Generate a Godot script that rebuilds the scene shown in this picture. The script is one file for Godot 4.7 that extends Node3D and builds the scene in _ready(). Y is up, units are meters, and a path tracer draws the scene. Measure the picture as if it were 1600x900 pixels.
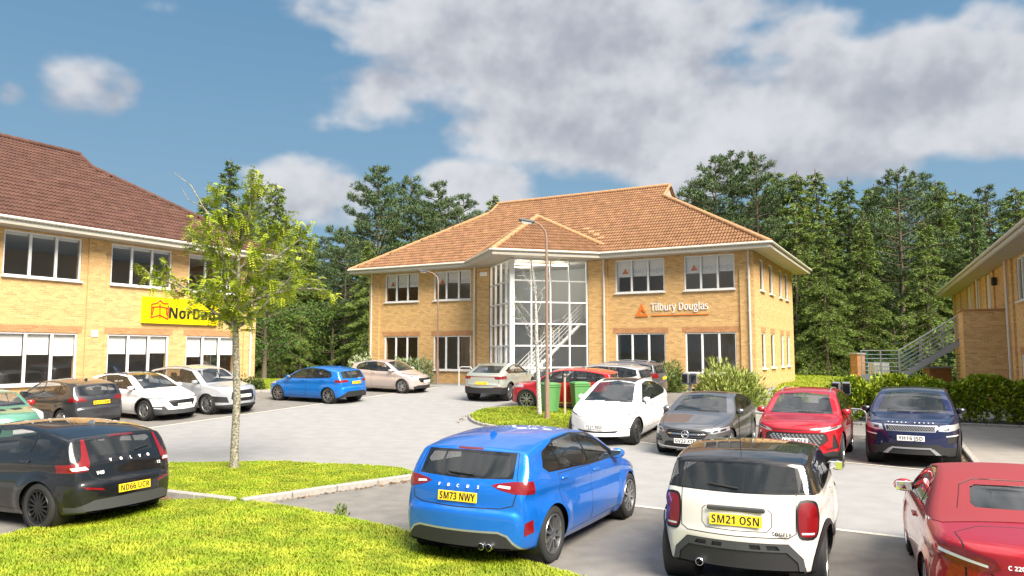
extends Node3D
# A business-park car park: two brick office blocks, parked cars, lawns and a pine wood behind.
# World: x right, y up, the camera looks along -z. "D" below is distance ahead of the camera (z = -D).

const CAM_H := 2.45
const SDIR := Vector2(0.48, 0.877)     # (x, D) direction of the parking bays, square to the main facade
const UDIR := Vector2(-0.877, 0.48)    # (x, D) along the main facade, to the left
var rng := RandomNumberGenerator.new()
var M := {}
var taken := {}
var tex := {}
var font: SystemFont
var font_bold: SystemFont


class MB:
	var v := PackedVector3Array()
	var n := PackedVector3Array()
	var t := PackedVector2Array()
	var c := PackedColorArray()
	var tint := Color(1, 1, 1)
	func tri_n(a: Vector3, b: Vector3, cc: Vector3, na: Vector3, nb: Vector3, nc: Vector3) -> void:
		# a, b, cc run counter-clockwise seen from outside; Godot wants clockwise
		v.append(a); v.append(cc); v.append(b)
		n.append(na); n.append(nc); n.append(nb)
		t.append(Vector2(a.x, -a.y)); t.append(Vector2(cc.x, -cc.y)); t.append(Vector2(b.x, -b.y))
		c.append(tint); c.append(tint); c.append(tint)
	func uvof(p: Vector3, nn: Vector3) -> Vector2:
		if absf(nn.y) > 0.75:
			return Vector2(p.x, p.z)
		var side := Vector3.UP.cross(nn).normalized()
		return Vector2(p.dot(side), -p.y)
	func tri(a: Vector3, b: Vector3, cc: Vector3) -> void:
		var nn := (b - a).cross(cc - a).normalized()
		v.append(a); v.append(cc); v.append(b)
		for i in 3:
			n.append(nn)
			c.append(tint)
		t.append(uvof(a, nn)); t.append(uvof(cc, nn)); t.append(uvof(b, nn))
	func quad(a: Vector3, b: Vector3, cc: Vector3, d: Vector3) -> void:
		tri(a, b, cc)
		tri(a, cc, d)
	func box(at: Vector3, size: Vector3, turn := Basis()) -> void:
		var h := size * 0.5
		var p := []
		for i in 8:
			p.append(at + turn * Vector3(h.x if i & 1 else -h.x, h.y if i & 2 else -h.y, h.z if i & 4 else -h.z))
		quad(p[4], p[5], p[7], p[6])
		quad(p[1], p[0], p[2], p[3])
		quad(p[5], p[1], p[3], p[7])
		quad(p[0], p[4], p[6], p[2])
		quad(p[6], p[7], p[3], p[2])
		quad(p[0], p[1], p[5], p[4])
	# a box with chamfered edges all round
	func bevel(at: Vector3, size: Vector3, r: float, turn := Basis()) -> void:
		var h := size * 0.5
		r = minf(r, minf(h.x, minf(h.y, h.z)) * 0.98)
		var q := func(ax: int, x: float, y: float, z: float) -> Vector3:
			var d := Vector3(h.x - r, h.y - r, h.z - r)
			d[ax] = h[ax]
			return at + turn * Vector3(d.x * x, d.y * y, d.z * z)
		for s: float in [1.0, -1.0]:
			var f := [[q.call(0, s, -1, -1), q.call(0, s, 1, -1), q.call(0, s, 1, 1), q.call(0, s, -1, 1)], [q.call(1, -1, s, -1), q.call(1, -1, s, 1), q.call(1, 1, s, 1), q.call(1, 1, s, -1)], [q.call(2, -1, -1, s), q.call(2, 1, -1, s), q.call(2, 1, 1, s), q.call(2, -1, 1, s)]]
			for k in f:
				if s > 0:
					quad(k[0], k[1], k[2], k[3])
				else:
					quad(k[3], k[2], k[1], k[0])
		for i in 3:
			var j := (i + 1) % 3
			var k := (i + 2) % 3
			for si: float in [-1.0, 1.0]:
				for sj: float in [-1.0, 1.0]:
					var m := [Vector3(), Vector3(), Vector3(), Vector3()]
					for e in 4:
						m[e][i] = si; m[e][j] = sj
						m[e][k] = -1.0 if e < 2 else 1.0
					var a: Vector3 = q.call(i, m[0].x, m[0].y, m[0].z)
					var b: Vector3 = q.call(j, m[1].x, m[1].y, m[1].z)
					var cc: Vector3 = q.call(j, m[2].x, m[2].y, m[2].z)
					var d: Vector3 = q.call(i, m[3].x, m[3].y, m[3].z)
					if si * sj > 0:
						quad(a, b, cc, d)
					else:
						quad(d, cc, b, a)
		for sx: float in [-1.0, 1.0]:
			for sy: float in [-1.0, 1.0]:
				for sz: float in [-1.0, 1.0]:
					var a: Vector3 = q.call(0, sx, sy, sz)
					var b: Vector3 = q.call(1, sx, sy, sz)
					var cc: Vector3 = q.call(2, sx, sy, sz)
					if sx * sy * sz > 0:
						tri(a, b, cc)
					else:
						tri(cc, b, a)
	# smooth tube along points with a radius at each
	func tube(pts: Array, rad: Array, seg := 8, caps := true) -> void:
		var rings := []
		var dirs := []
		var side := Vector3.ZERO
		for i in pts.size():
			var d: Vector3 = (pts[mini(i + 1, pts.size() - 1)] - pts[maxi(i - 1, 0)]).normalized()
			if side == Vector3.ZERO:
				side = d.cross(Vector3.UP if absf(d.y) < 0.9 else Vector3.RIGHT).normalized()
			side = (side - d * side.dot(d)).normalized()
			var up := d.cross(side)
			var ring := []
			var nr := []
			for k in seg:
				var w := TAU * k / seg
				var o := side * cos(w) + up * sin(w)
				nr.append(o)
				ring.append(pts[i] + o * float(rad[i]))
			rings.append(ring)
			dirs.append(nr)
		for i in pts.size() - 1:
			for k in seg:
				var k2 := (k + 1) % seg
				tri_n(rings[i][k], rings[i][k2], rings[i + 1][k2], dirs[i][k], dirs[i][k2], dirs[i + 1][k2])
				tri_n(rings[i][k], rings[i + 1][k2], rings[i + 1][k], dirs[i][k], dirs[i + 1][k2], dirs[i + 1][k])
		if caps:
			for k in range(1, seg - 1):
				tri(rings[0][0], rings[0][k + 1], rings[0][k])
				var e: Array = rings[-1]
				tri(e[0], e[k], e[k + 1])
	# profile of (radius, height) spun about an axis through at; xf maps y-axis spin to the wanted axis
	func lathe(prof: Array, seg: int, xf := Transform3D()) -> void:
		for i in prof.size() - 1:
			var a: Vector2 = prof[i]
			var b: Vector2 = prof[i + 1]
			var s := Vector2(b.y - a.y, -(b.x - a.x)).normalized()
			for k in seg:
				var w0 := TAU * k / seg
				var w1 := TAU * (k + 1) / seg
				var o0 := Vector3(cos(w0), 0, -sin(w0))
				var o1 := Vector3(cos(w1), 0, -sin(w1))
				var n0 := xf.basis * (o0 * s.x + Vector3.UP * s.y)
				var n1 := xf.basis * (o1 * s.x + Vector3.UP * s.y)
				var p00 := xf * (o0 * a.x + Vector3.UP * a.y)
				var p10 := xf * (o1 * a.x + Vector3.UP * a.y)
				var p11 := xf * (o1 * b.x + Vector3.UP * b.y)
				var p01 := xf * (o0 * b.x + Vector3.UP * b.y)
				if b.x > 1e-5:
					tri_n(p00, p10, p11, n0, n1, n1) if a.x > 1e-5 else tri_n(p00, p10, p11, n0, n1, n1)
					tri_n(p00, p11, p01, n0, n1, n0)
				else:
					tri_n(p00, p10, p11, n0, n1, n1)
	# flat polygon (counter-clockwise from +z) extruded along z from z0 to z1, placed by xf
	func prism(poly: PackedVector2Array, z0: float, z1: float, xf := Transform3D()) -> void:
		if Geometry2D.is_polygon_clockwise(poly):
			poly = poly.duplicate()
			poly.reverse()
		var idx := Geometry2D.triangulate_polygon(poly)
		for i in range(0, idx.size(), 3):
			var a := poly[idx[i]]
			var b := poly[idx[i + 1]]
			var cc := poly[idx[i + 2]]
			if (b - a).cross(cc - a) < 0:
				var sw := b
				b = cc
				cc = sw
			tri(xf * Vector3(a.x, a.y, z1), xf * Vector3(b.x, b.y, z1), xf * Vector3(cc.x, cc.y, z1))
			tri(xf * Vector3(a.x, a.y, z0), xf * Vector3(cc.x, cc.y, z0), xf * Vector3(b.x, b.y, z0))
		for i in poly.size():
			var a := poly[i]
			var b := poly[(i + 1) % poly.size()]
			quad(xf * Vector3(a.x, a.y, z0), xf * Vector3(b.x, b.y, z0), xf * Vector3(b.x, b.y, z1), xf * Vector3(a.x, a.y, z1))
	func mesh(with_colors := false) -> ArrayMesh:
		var am := ArrayMesh.new()
		if v.is_empty():
			return am
		var a := []
		a.resize(Mesh.ARRAY_MAX)
		a[Mesh.ARRAY_VERTEX] = v
		a[Mesh.ARRAY_NORMAL] = n
		a[Mesh.ARRAY_TEX_UV] = t
		if with_colors:
			a[Mesh.ARRAY_COLOR] = c
		am.add_surface_from_arrays(Mesh.PRIMITIVE_TRIANGLES, a)
		return am


func put(called: String, what, m: Material, parent: Node = null, xf := Transform3D()) -> MeshInstance3D:
	var o := MeshInstance3D.new()
	o.mesh = what if what is Mesh else what.mesh(m is StandardMaterial3D and m.vertex_color_use_as_albedo)
	o.material_override = m
	o.transform = xf
	if parent == null:
		o.name = numbered(called)
		add_child(o)
	else:
		o.name = called
		parent.add_child(o, true)
	return o


func numbered(called: String) -> String:
	var k: int = taken.get(called, 0)
	taken[called] = k + 1
	return called if k == 0 else "%s_%03d" % [called, k]


func tag(o: Node, label: String, category: String, group := "") -> Node:
	o.set_meta("label", label)
	o.set_meta("category", category)
	if group != "":
		o.set_meta("group", group)
	return o


func thing(called: String, label: String, category: String, at := Vector3.ZERO, turn := 0.0, group := "") -> Node3D:
	var o := Node3D.new()
	o.name = numbered(called)
	add_child(o)
	o.position = at
	o.rotation.y = turn
	tag(o, label, category, group)
	return o


func structure(called: String, what, m: Material) -> MeshInstance3D:
	var o := put(called, what, m)
	o.set_meta("kind", "structure")
	return o


func mat(r: float, g: float, b: float, rough := 0.8, metal := 0.0, spec := 0.5) -> StandardMaterial3D:
	var m := StandardMaterial3D.new()
	m.albedo_color = Color(r, g, b).linear_to_srgb()
	m.roughness = rough
	m.metallic = metal
	m.metallic_specular = spec
	return m


func paint(r: float, g: float, b: float, metal := 0.25) -> StandardMaterial3D:
	var m := mat(r, g, b, 0.34, metal, 0.35)
	m.clearcoat_enabled = true
	m.clearcoat = 1.0
	m.clearcoat_roughness = 0.03
	return m


func glass(alpha: float, tint := 0.03) -> StandardMaterial3D:
	var m := mat(tint, tint * 1.1, tint * 1.1, 0.02, 0.0, 0.6)
	m.albedo_color.a = alpha
	m.transparency = BaseMaterial3D.TRANSPARENCY_ALPHA
	return m


func letters(text: String, height: float, depth: float, bold := true, width := 0.0) -> Mesh:
	var m := TextMesh.new()
	m.text = text
	m.font = font_bold if bold else font
	m.font_size = 64
	m.pixel_size = height / 46.0
	m.depth = depth
	m.curve_step = 2.0
	return m


# ground height: level by the camera, rising gently towards the buildings
func gh(x: float, d: float) -> float:
	return clampf((d - 20.0) * 0.045, 0.0, 0.765) * (1.0 - smoothstep(21.0, 29.0, x))


func gp(x: float, d: float, lift := 0.0) -> Vector3:
	return Vector3(x, gh(x, d) + lift, -d)


func mound(p: Vector2) -> float:
	return 0.5 + 0.5 * (sin(p.x * 2.1 + 1.3 * sin(p.y * 1.7)) * 0.6 + sin(p.y * 3.3 + p.x * 1.1) * 0.4)


# a sheet over the ground inside a polygon of (x, D) points, cut on the ground's own one-metre grid
func sheet(mb: MB, poly: PackedVector2Array, lift: float, cell := 1.0, uneven := 0.0) -> void:
	var lo := poly[0]
	var hi := poly[0]
	for p in poly:
		lo = lo.min(p)
		hi = hi.max(p)
	for i in range(floori(lo.x / cell), ceili(hi.x / cell)):
		for j in range(floori(lo.y / cell), ceili(hi.y / cell)):
			var sq := PackedVector2Array([Vector2(i, j) * cell, Vector2(i + 1, j) * cell, Vector2(i + 1, j + 1) * cell, Vector2(i, j + 1) * cell])
			for piece in Geometry2D.intersect_polygons(poly, sq):
				if piece.size() < 3:
					continue
				var idx := Geometry2D.triangulate_polygon(piece)
				for k in range(0, idx.size(), 3):
					var p := [piece[idx[k]], piece[idx[k + 1]], piece[idx[k + 2]]]
					if (p[1] - p[0]).cross(p[2] - p[0]) < 0:
						p.reverse()
					var w := []
					for e: Vector2 in p:
						w.append(gp(e.x, e.y, lift + (mound(e) * uneven if uneven > 0.0 else 0.0)))
					# (x, D) counter-clockwise is counter-clockwise seen from above
					mb.tri(w[0], w[1], w[2])


func noise(freq: float, sd: int, oct := 4) -> FastNoiseLite:
	var f := FastNoiseLite.new()
	f.noise_type = FastNoiseLite.TYPE_SIMPLEX_SMOOTH
	f.frequency = freq
	f.seed = sd
	f.fractal_octaves = oct
	return f


# fine stone grain over broad faint patches
func grain_tex(sd: int, lo: Color, hi: Color, size: int) -> ImageTexture:
	var fine := noise(0.21, sd, 2).get_seamless_image(size, size)
	var broad := noise(0.006, sd + 50, 4).get_seamless_image(size, size)
	var out := Image.create(size, size, false, Image.FORMAT_RGB8)
	for y in size:
		for x in size:
			var f := clampf((fine.get_pixel(x, y).r - 0.5) * 0.9 + (broad.get_pixel(x, y).r - 0.5) * 0.28 + 0.5, 0.0, 1.0)
			out.set_pixel(x, y, lo.lerp(hi, f).linear_to_srgb())
	return ImageTexture.create_from_image(out)


# seamless noise between two linear colours (with a third for rare spots)
func noise_tex(sd: int, freq: float, lo: Color, hi: Color, oct := 4, size := 512, edge := 0.5) -> ImageTexture:
	var im := noise(freq, sd, oct).get_seamless_image(size, size)
	im.convert(Image.FORMAT_RGB8)
	var out := Image.create(size, size, false, Image.FORMAT_RGB8)
	for y in size:
		for x in size:
			out.set_pixel(x, y, lo.lerp(hi, clampf((im.get_pixel(x, y).r - 0.5) * 0.5 / edge + 0.5, 0.0, 1.0)).linear_to_srgb())
	return ImageTexture.create_from_image(out)


func _ready() -> void:
	rng.seed = 7
	setup_view()
	make_materials()
	build_ground()
	build_buildings()
	build_cars()
	build_street()
	build_plants()


func setup_view() -> void:
	font = SystemFont.new()
	font.font_names = PackedStringArray(["Droid Sans"])
	font_bold = SystemFont.new()
	font_bold.font_names = PackedStringArray(["Droid Sans"])
	font_bold.font_weight = 700
	var cam := Camera3D.new()
	cam.name = "camera"
	add_child(cam)
	cam.fov = rad_to_deg(2.0 * atan(450.0 / 1170.0))
	cam.position = Vector3(0, CAM_H, 0)
	cam.rotation.x = atan(101.0 / 1170.0)
	cam.near = 0.1
	cam.far = 900.0
	cam.current = true
	var env := Environment.new()
	env.background_mode = Environment.BG_SKY
	env.tonemap_mode = Environment.TONE_MAPPER_LINEAR
	env.tonemap_exposure = 2.65
	env.sdfgi_enabled = true
	env.ssao_enabled = true
	env.ssil_enabled = true
	var sky := Sky.new()
	var pan := PanoramaSkyMaterial.new()
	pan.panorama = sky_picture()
	sky.sky_material = pan
	env.sky = sky
	env.sky_rotation = Vector3(0, PI, 0)
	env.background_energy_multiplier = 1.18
	var we := WorldEnvironment.new()
	we.name = "world_environment"
	we.environment = env
	add_child(we)
	var sun := DirectionalLight3D.new()
	sun.name = "sun"
	sun.light_color = Color(1.0, 0.955, 0.89)
	sun.light_energy = 1.35
	sun.light_angular_distance = 38.0
	sun.shadow_enabled = true
	add_child(sun)
	# high sun spread by thin cloud, behind the camera
	sun.look_at_from_position(Vector3(14, 26, 22), Vector3.ZERO)


# clouds: ellipses (azimuth, elevation, half sizes, strength) break up a fractal field; thicker cover overhead
func sky_picture() -> ImageTexture:
	var W := 3072
	var Hh := 1536
	var f1 := noise(3.6, 11, 6)
	var f2 := noise(9.0, 23, 5)
	var f3 := noise(1.3, 31, 3)
	var blobs := []
	for b: Array in [[130, 145, 105, 62, 1.0], [0, 140, 34, 26, 0.8], [840, 30, 400, 160, 1.5], [630, 140, 190, 70, 1.1], [980, 150, 400, 130, 1.6], [1430, 150, 330, 115, 1.4], [1330, 235, 420, 62, 1.3], [480, 300, 140, 52, 0.8], [745, 285, 115, 56, 0.95], [1080, 292, 60, 30, 0.7], [1590, 10, 80, 40, 0.55]]:
		var az := atan((b[0] - 800.0) / 1170.0)
		var c := cos(az)
		var el := atan((551.0 - b[1]) / 1170.0 * c)
		blobs.append([az, el, b[2] / 1170.0 * c * c, b[3] / 1170.0 * c, b[4]])
	var at := func(az: float, el: float) -> Color:
		var d := Vector3(sin(az) * cos(el), sin(el), -cos(az) * cos(el))
		var n1 := f1.get_noise_3dv(d * Vector3(1, 1.9, 1))
		var bias := -1.0
		for b in blobs:
			var q := pow((az - b[0]) / b[2], 2.0) + pow((el - b[1]) / b[3], 2.0)
			bias = maxf(bias, b[4] * (1.0 - q))
		# away from the part of the sky in the picture the cover goes on with broken cloud
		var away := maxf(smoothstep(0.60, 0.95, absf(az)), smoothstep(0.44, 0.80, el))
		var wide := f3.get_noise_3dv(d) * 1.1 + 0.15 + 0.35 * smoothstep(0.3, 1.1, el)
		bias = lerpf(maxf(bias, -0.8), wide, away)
		var dens := bias * 0.52 + n1 * 0.74 + f2.get_noise_3dv(d * Vector3(1, 1.6, 1)) * 0.30
		var cov := smoothstep(-0.02, 0.40, dens)
		var lit := f1.get_noise_3dv((d + Vector3(-0.03, 0.05, 0)) * Vector3(1, 1.9, 1))
		var sh := 0.5 + 0.5 * tanh(0.45 + (n1 - lit) * 1.7 - 0.75 * smoothstep(0.25, 1.1, dens) + f2.get_noise_3dv(d * 1.7) * 0.9 + f2.get_noise_3dv(d * 5.0) * 0.35)
		var t := clampf(el / 0.48, 0.0, 1.0)
		var blue := Color(0.25, 0.375, 0.47).lerp(Color(0.088, 0.195, 0.325), pow(t, 0.7))
		var cloud := Color(0.255, 0.27, 0.315).lerp(Color(0.50, 0.505, 0.525), sh)
		cloud *= 1.0 + 2.6 * smoothstep(0.40, 1.3, el)   # overcast brightens towards the zenith; raised further to add fill light and reflections
		return blue.lerp(cloud, cov * 0.94) * 0.5   # stored at half, drawn at the sky energy
	var coarse := Image.create(256, 128, false, Image.FORMAT_RGB8)
	for y in 128:
		for x in 256:
			var el := (0.5 - (y + 0.5) / 128.0) * PI
			var col: Color = at.call(((x + 0.5) / 256.0 - 0.5) * TAU, maxf(el, 0.0))
			if el < -0.02:
				col = Color(0.08, 0.08, 0.07)
			coarse.set_pixel(x, y, col.linear_to_srgb())
	coarse.resize(W, Hh, Image.INTERPOLATE_CUBIC)
	var x0 := int((0.5 - 0.70 / TAU) * W)
	var x1 := int((0.5 + 0.70 / TAU) * W)
	var y0 := int((0.5 - 0.53 / PI) * Hh)
	for y in range(y0, Hh / 2 - 70):
		for x in range(x0, x1):
			coarse.set_pixel(x, y, at.call(((x + 0.5) / W - 0.5) * TAU, (0.5 - (y + 0.5) / Hh) * PI).linear_to_srgb())
	return ImageTexture.create_from_image(coarse)


func tri_tex(m: StandardMaterial3D, t: Texture2D, metres: float) -> StandardMaterial3D:
	m.albedo_texture = t
	m.albedo_color = Color.WHITE
	m.uv1_triplanar = true
	m.uv1_world_triplanar = true
	m.uv1_scale = Vector3.ONE / metres
	return m


func relief(m: StandardMaterial3D, t: Texture2D, cm: float) -> StandardMaterial3D:
	m.heightmap_enabled = true
	m.heightmap_texture = t
	m.heightmap_scale = cm
	return m


# running-bond brickwork for walls too far away to tell the bricks apart; 8 bricks by 24 courses = 1.8 m
func brick_tex(a: Color, b: Color, mortar: Color, sd: int) -> Array:
	var n := 1024
	var im := Image.create(n, n, false, Image.FORMAT_RGB8)
	var hm := Image.create(n, n, false, Image.FORMAT_RGB8)
	var r := RandomNumberGenerator.new()
	r.seed = sd
	var nz := noise(0.03, sd, 4)
	im.fill(mortar.linear_to_srgb())
	hm.fill(Color(0.2, 0.2, 0.2))
	var bh := n / 24.0
	var bw := n / 8.0
	for row in 24:
		for k in 9:
			var x := int(k * bw - (bw * 0.5 if row % 2 else 0.0))
			var y := int(row * bh)
			var kk := (k % 8) if row % 2 == 0 else k % 8
			r.seed = sd + row * 97 + kk * 31
			var col := a.lerp(b, r.randf()) * r.randf_range(0.86, 1.12)
			col.a = 1.0
			im.fill_rect(Rect2i(x + 3, y + 3, int(bw) - 5, int(bh) - 5), col.linear_to_srgb())
			hm.fill_rect(Rect2i(x + 3, y + 3, int(bw) - 5, int(bh) - 5), Color(0.8, 0.8, 0.8))
	for y in n:
		for x in range(0, n):
			if (x + y) % 2 == 0:
				var c := im.get_pixel(x, y) * (1.0 + nz.get_noise_2d(x, y) * 0.25)
				c.a = 1.0
				im.set_pixel(x, y, c)
	return [ImageTexture.create_from_image(im), ImageTexture.create_from_image(hm)]


func brick_mat(a: Color, b: Color, mortar: Color, sd: int) -> StandardMaterial3D:
	var t := brick_tex(a, b, mortar, sd)
	var m := mat(1, 1, 1, 0.9, 0.0, 0.3)
	m.albedo_texture = t[0]
	m.albedo_color = Color.WHITE
	m.uv1_scale = Vector3(1.0 / 1.8, 1.0 / 1.8, 1)
	relief(m, t[1], 0.6)
	return m


func make_materials() -> void:
	M.tyre = mat(0.018, 0.018, 0.018, 0.85)
	M.alloy = mat(0.55, 0.55, 0.56, 0.28, 0.85)
	M.alloy_two = mat(0.38, 0.38, 0.39, 0.25, 0.9)
	M.alloy_dark = mat(0.07, 0.07, 0.075, 0.3, 0.7)
	M.alloy_black = mat(0.015, 0.015, 0.016, 0.3, 0.3)
	M.disc = mat(0.03, 0.03, 0.03, 0.5, 0.4)
	M.chrome = mat(0.75, 0.75, 0.76, 0.12, 1.0)
	M.badge = mat(0.82, 0.82, 0.82, 0.3, 0.2)
	M.silver = mat(0.50, 0.50, 0.51, 0.32, 0.8)
	M.black_plastic = mat(0.014, 0.014, 0.015, 0.55)
	M.dark_plastic = mat(0.045, 0.047, 0.05, 0.5)
	M.gloss_black = paint(0.006, 0.006, 0.007, 0.0)
	M.red_gloss = paint(0.45, 0.01, 0.01, 0.0)
	M.gap = mat(0.006, 0.006, 0.006, 0.8)
	M.lining = mat(0.022, 0.022, 0.024, 0.85)
	M.seat = mat(0.035, 0.035, 0.038, 0.8)
	M.mirror = mat(0.7, 0.72, 0.74, 0.03, 1.0)
	M.car_glass = glass(0.35)
	M.screen = glass(0.30, 0.05)
	M.privacy = glass(0.55)
	M.red_lamp = paint(0.17, 0.003, 0.005, 0.0)
	M.red_dark = paint(0.10, 0.002, 0.004, 0.0)
	M.white_lamp = paint(0.72, 0.72, 0.72, 0.2)
	M.head_lamp = paint(0.42, 0.43, 0.45, 0.4)
	M.lens_dark = paint(0.05, 0.05, 0.06, 0.3)
	M.grille = mat(0.008, 0.008, 0.009, 0.4)
	M.grille_grey = mat(0.03, 0.03, 0.032, 0.4)
	M.plate_yellow = mat(0.82, 0.58, 0.02, 0.35)
	M.plate_white = mat(0.80, 0.80, 0.78, 0.35)
	M.ink = mat(0.012, 0.012, 0.012, 0.5)
	M.red_cloth = tri_tex(mat(1, 1, 1, 0.92), noise_tex(3, 0.09, Color(0.175, 0.018, 0.024), Color(0.23, 0.030, 0.038), 3, 256), 0.25)
	M.red_cloth.uv1_world_triplanar = false
	# ground
	M.road = tri_tex(mat(1, 1, 1, 0.92, 0, 0.3), grain_tex(5, Color(0.168, 0.167, 0.165), Color(0.335, 0.333, 0.33), 1024), 3.7)
	M.bay = tri_tex(mat(1, 1, 1, 0.92, 0, 0.3), grain_tex(8, Color(0.080, 0.076, 0.070), Color(0.27, 0.256, 0.238), 1024), 2.9)
	M.path = tri_tex(mat(1, 1, 1, 0.92, 0, 0.3), grain_tex(10, Color(0.17, 0.155, 0.14), Color(0.34, 0.32, 0.29), 512), 2.3)
	M.line = tri_tex(mat(1, 1, 1, 0.8), noise_tex(12, 0.05, Color(0.36, 0.33, 0.27), Color(0.66, 0.63, 0.55), 4, 256), 0.8)
	M.kerb = tri_tex(mat(1, 1, 1, 0.9), noise_tex(13, 0.04, Color(0.22, 0.21, 0.19), Color(0.40, 0.38, 0.35), 5, 256), 1.1)
	M.soil = tri_tex(mat(1, 1, 1, 0.95), noise_tex(14, 0.03, Color(0.05, 0.07, 0.012), Color(0.13, 0.15, 0.03), 5, 512), 1.8)
	M.lawn = tri_tex(mat(1, 1, 1, 0.9), noise_tex(15, 0.025, Color(0.16, 0.23, 0.010), Color(0.36, 0.38, 0.022), 5, 512), 2.4)
	M.blade = mat(1, 1, 1, 0.6)
	M.blade.vertex_color_use_as_albedo = true
	M.blade.backlight_enabled = true
	M.blade.backlight = Color(0.35, 0.4, 0.1)
	M.litter = mat(0.22, 0.12, 0.05, 0.9)
	# buildings
	M.brick = brick_mat(Color(0.53, 0.322, 0.128), Color(0.635, 0.402, 0.170), Color(0.55, 0.43, 0.28), 21)
	M.brick_red = brick_mat(Color(0.39, 0.19, 0.085), Color(0.48, 0.25, 0.12), Color(0.45, 0.28, 0.16), 22)
	M.white_frame = mat(0.72, 0.73, 0.73, 0.4)
	M.cream = mat(0.55, 0.53, 0.46, 0.6)
	M.soffit = mat(0.42, 0.37, 0.30, 0.7)
	M.pipe = mat(0.60, 0.56, 0.50, 0.5)
	M.pane = glass(0.10, 0.03)
	M.pane_clear = glass(0.16, 0.10)
	M.lobby = mat(0.52, 0.55, 0.56, 0.7)
	M.lobby_light = mat(0.85, 0.84, 0.80, 0.5)
	M.lobby_light.emission_enabled = true
	M.lobby_light.emission = Color(1.0, 0.97, 0.9)
	M.lobby_light.emission_energy_multiplier = 1.2
	M.room = mat(0.62, 0.61, 0.58, 0.9)
	M.room_floor = mat(0.26, 0.26, 0.27, 0.9)
	M.blind = mat(0.78, 0.78, 0.75, 0.8)
	M.orange = mat(0.62, 0.16, 0.02, 0.5)
	M.sign_white = mat(0.85, 0.85, 0.84, 0.4)
	M.sign_yellow = mat(0.88, 0.70, 0.0, 0.35)
	M.sign_red = mat(0.72, 0.06, 0.01, 0.4)
	M.ridge = tri_tex(mat(1, 1, 1, 0.85), noise_tex(48, 0.03, Color(0.30, 0.16, 0.07), Color(0.46, 0.26, 0.13), 4, 256), 1.5)
	# street things
	M.lamp_post = tri_tex(mat(1, 1, 1, 0.7), noise_tex(50, 0.05, Color(0.19, 0.12, 0.085), Color(0.30, 0.21, 0.165), 4, 256), 0.6)
	M.lamp_head = mat(0.10, 0.11, 0.12, 0.4, 0.3)
	M.bin = mat(0.095, 0.27, 0.085, 0.5)
	M.steel = mat(0.30, 0.31, 0.33, 0.45, 0.5)
	M.fence = mat(0.01, 0.10, 0.085, 0.5)
	M.charger = mat(0.16, 0.17, 0.19, 0.45, 0.2)
	# plants
	M.bark = tri_tex(mat(1, 1, 1, 0.95), noise_tex(60, 0.05, Color(0.06, 0.045, 0.03), Color(0.22, 0.18, 0.13), 4, 256), 0.8)
	M.bark_grey = tri_tex(mat(1, 1, 1, 0.95), noise_tex(61, 0.03, Color(0.075, 0.068, 0.048), Color(0.36, 0.34, 0.265), 5, 512, 0.22), 0.9)
	M.bark_white = tri_tex(mat(1, 1, 1, 0.8), noise_tex(62, 0.04, Color(0.04, 0.035, 0.03), Color(0.75, 0.73, 0.68), 3, 256, 0.2), 0.5)
	for e: Array in [["leaf_rowan", 0.10], ["leaf_pine", 0.03], ["leaf_broad", 0.08], ["leaf_hedge", 0.08]]:
		M[e[0]] = mat(1, 1, 1, 0.55, 0, 0.35)
		M[e[0]].vertex_color_use_as_albedo = true
		M[e[0]].backlight_enabled = true
		M[e[0]].backlight = Color(e[1] * 4.0, e[1] * 5.0, e[1])


# ---------------------------------------------------------------- ground
func skirt(mb: MB, poly: PackedVector2Array, lift: float, drop: float) -> void:
	for i in poly.size():
		var a := poly[i]
		var b := poly[(i + 1) % poly.size()]
		var n := maxi(1, ceili(a.distance_to(b) / 0.5))
		for k in n:
			var p := a.lerp(b, float(k) / n)
			var q := a.lerp(b, float(k + 1) / n)
			mb.quad(gp(p.x, p.y, lift - drop), gp(q.x, q.y, lift - drop), gp(q.x, q.y, lift), gp(p.x, p.y, lift))


func ccw(poly: PackedVector2Array) -> PackedVector2Array:
	if Geometry2D.is_polygon_clockwise(poly):
		poly.reverse()
	return poly


# corners rounded off so that lawn edges run in curves
func rounded(flat: Array) -> PackedVector2Array:
	var pts := pv(flat)
	for k in 2:
		var nx := []
		for i in pts.size():
			var p: Vector2 = pts[i]
			var q: Vector2 = pts[(i + 1) % pts.size()]
			nx.append(p.lerp(q, 0.25))
			nx.append(p.lerp(q, 0.75))
		pts = nx
	return ccw(PackedVector2Array(pts))


var lawns := []
func lawn(called: String, poly: PackedVector2Array, lift: float, per_m2: float, tall: float) -> void:
	var mb := MB.new()
	sheet(mb, poly, lift, 0.5, 0.035 if per_m2 > 100 else 0.0)
	skirt(mb, poly, lift + 0.012, 0.2)
	structure(called, mb, M.lawn)
	lawns.append([poly, lift, per_m2, tall])


func strip_line(pts: Array, w: float) -> void:
	var mb := MB.new()
	for i in pts.size() - 1:
		var a: Vector2 = pts[i]
		var b: Vector2 = pts[i + 1]
		var e := (b - a).normalized().orthogonal() * w * 0.5
		sheet(mb, ccw(PackedVector2Array([a - e, b - e, b + e, a + e])), 0.009, 1.0)
	structure("painted_line", mb, M.line)


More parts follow.
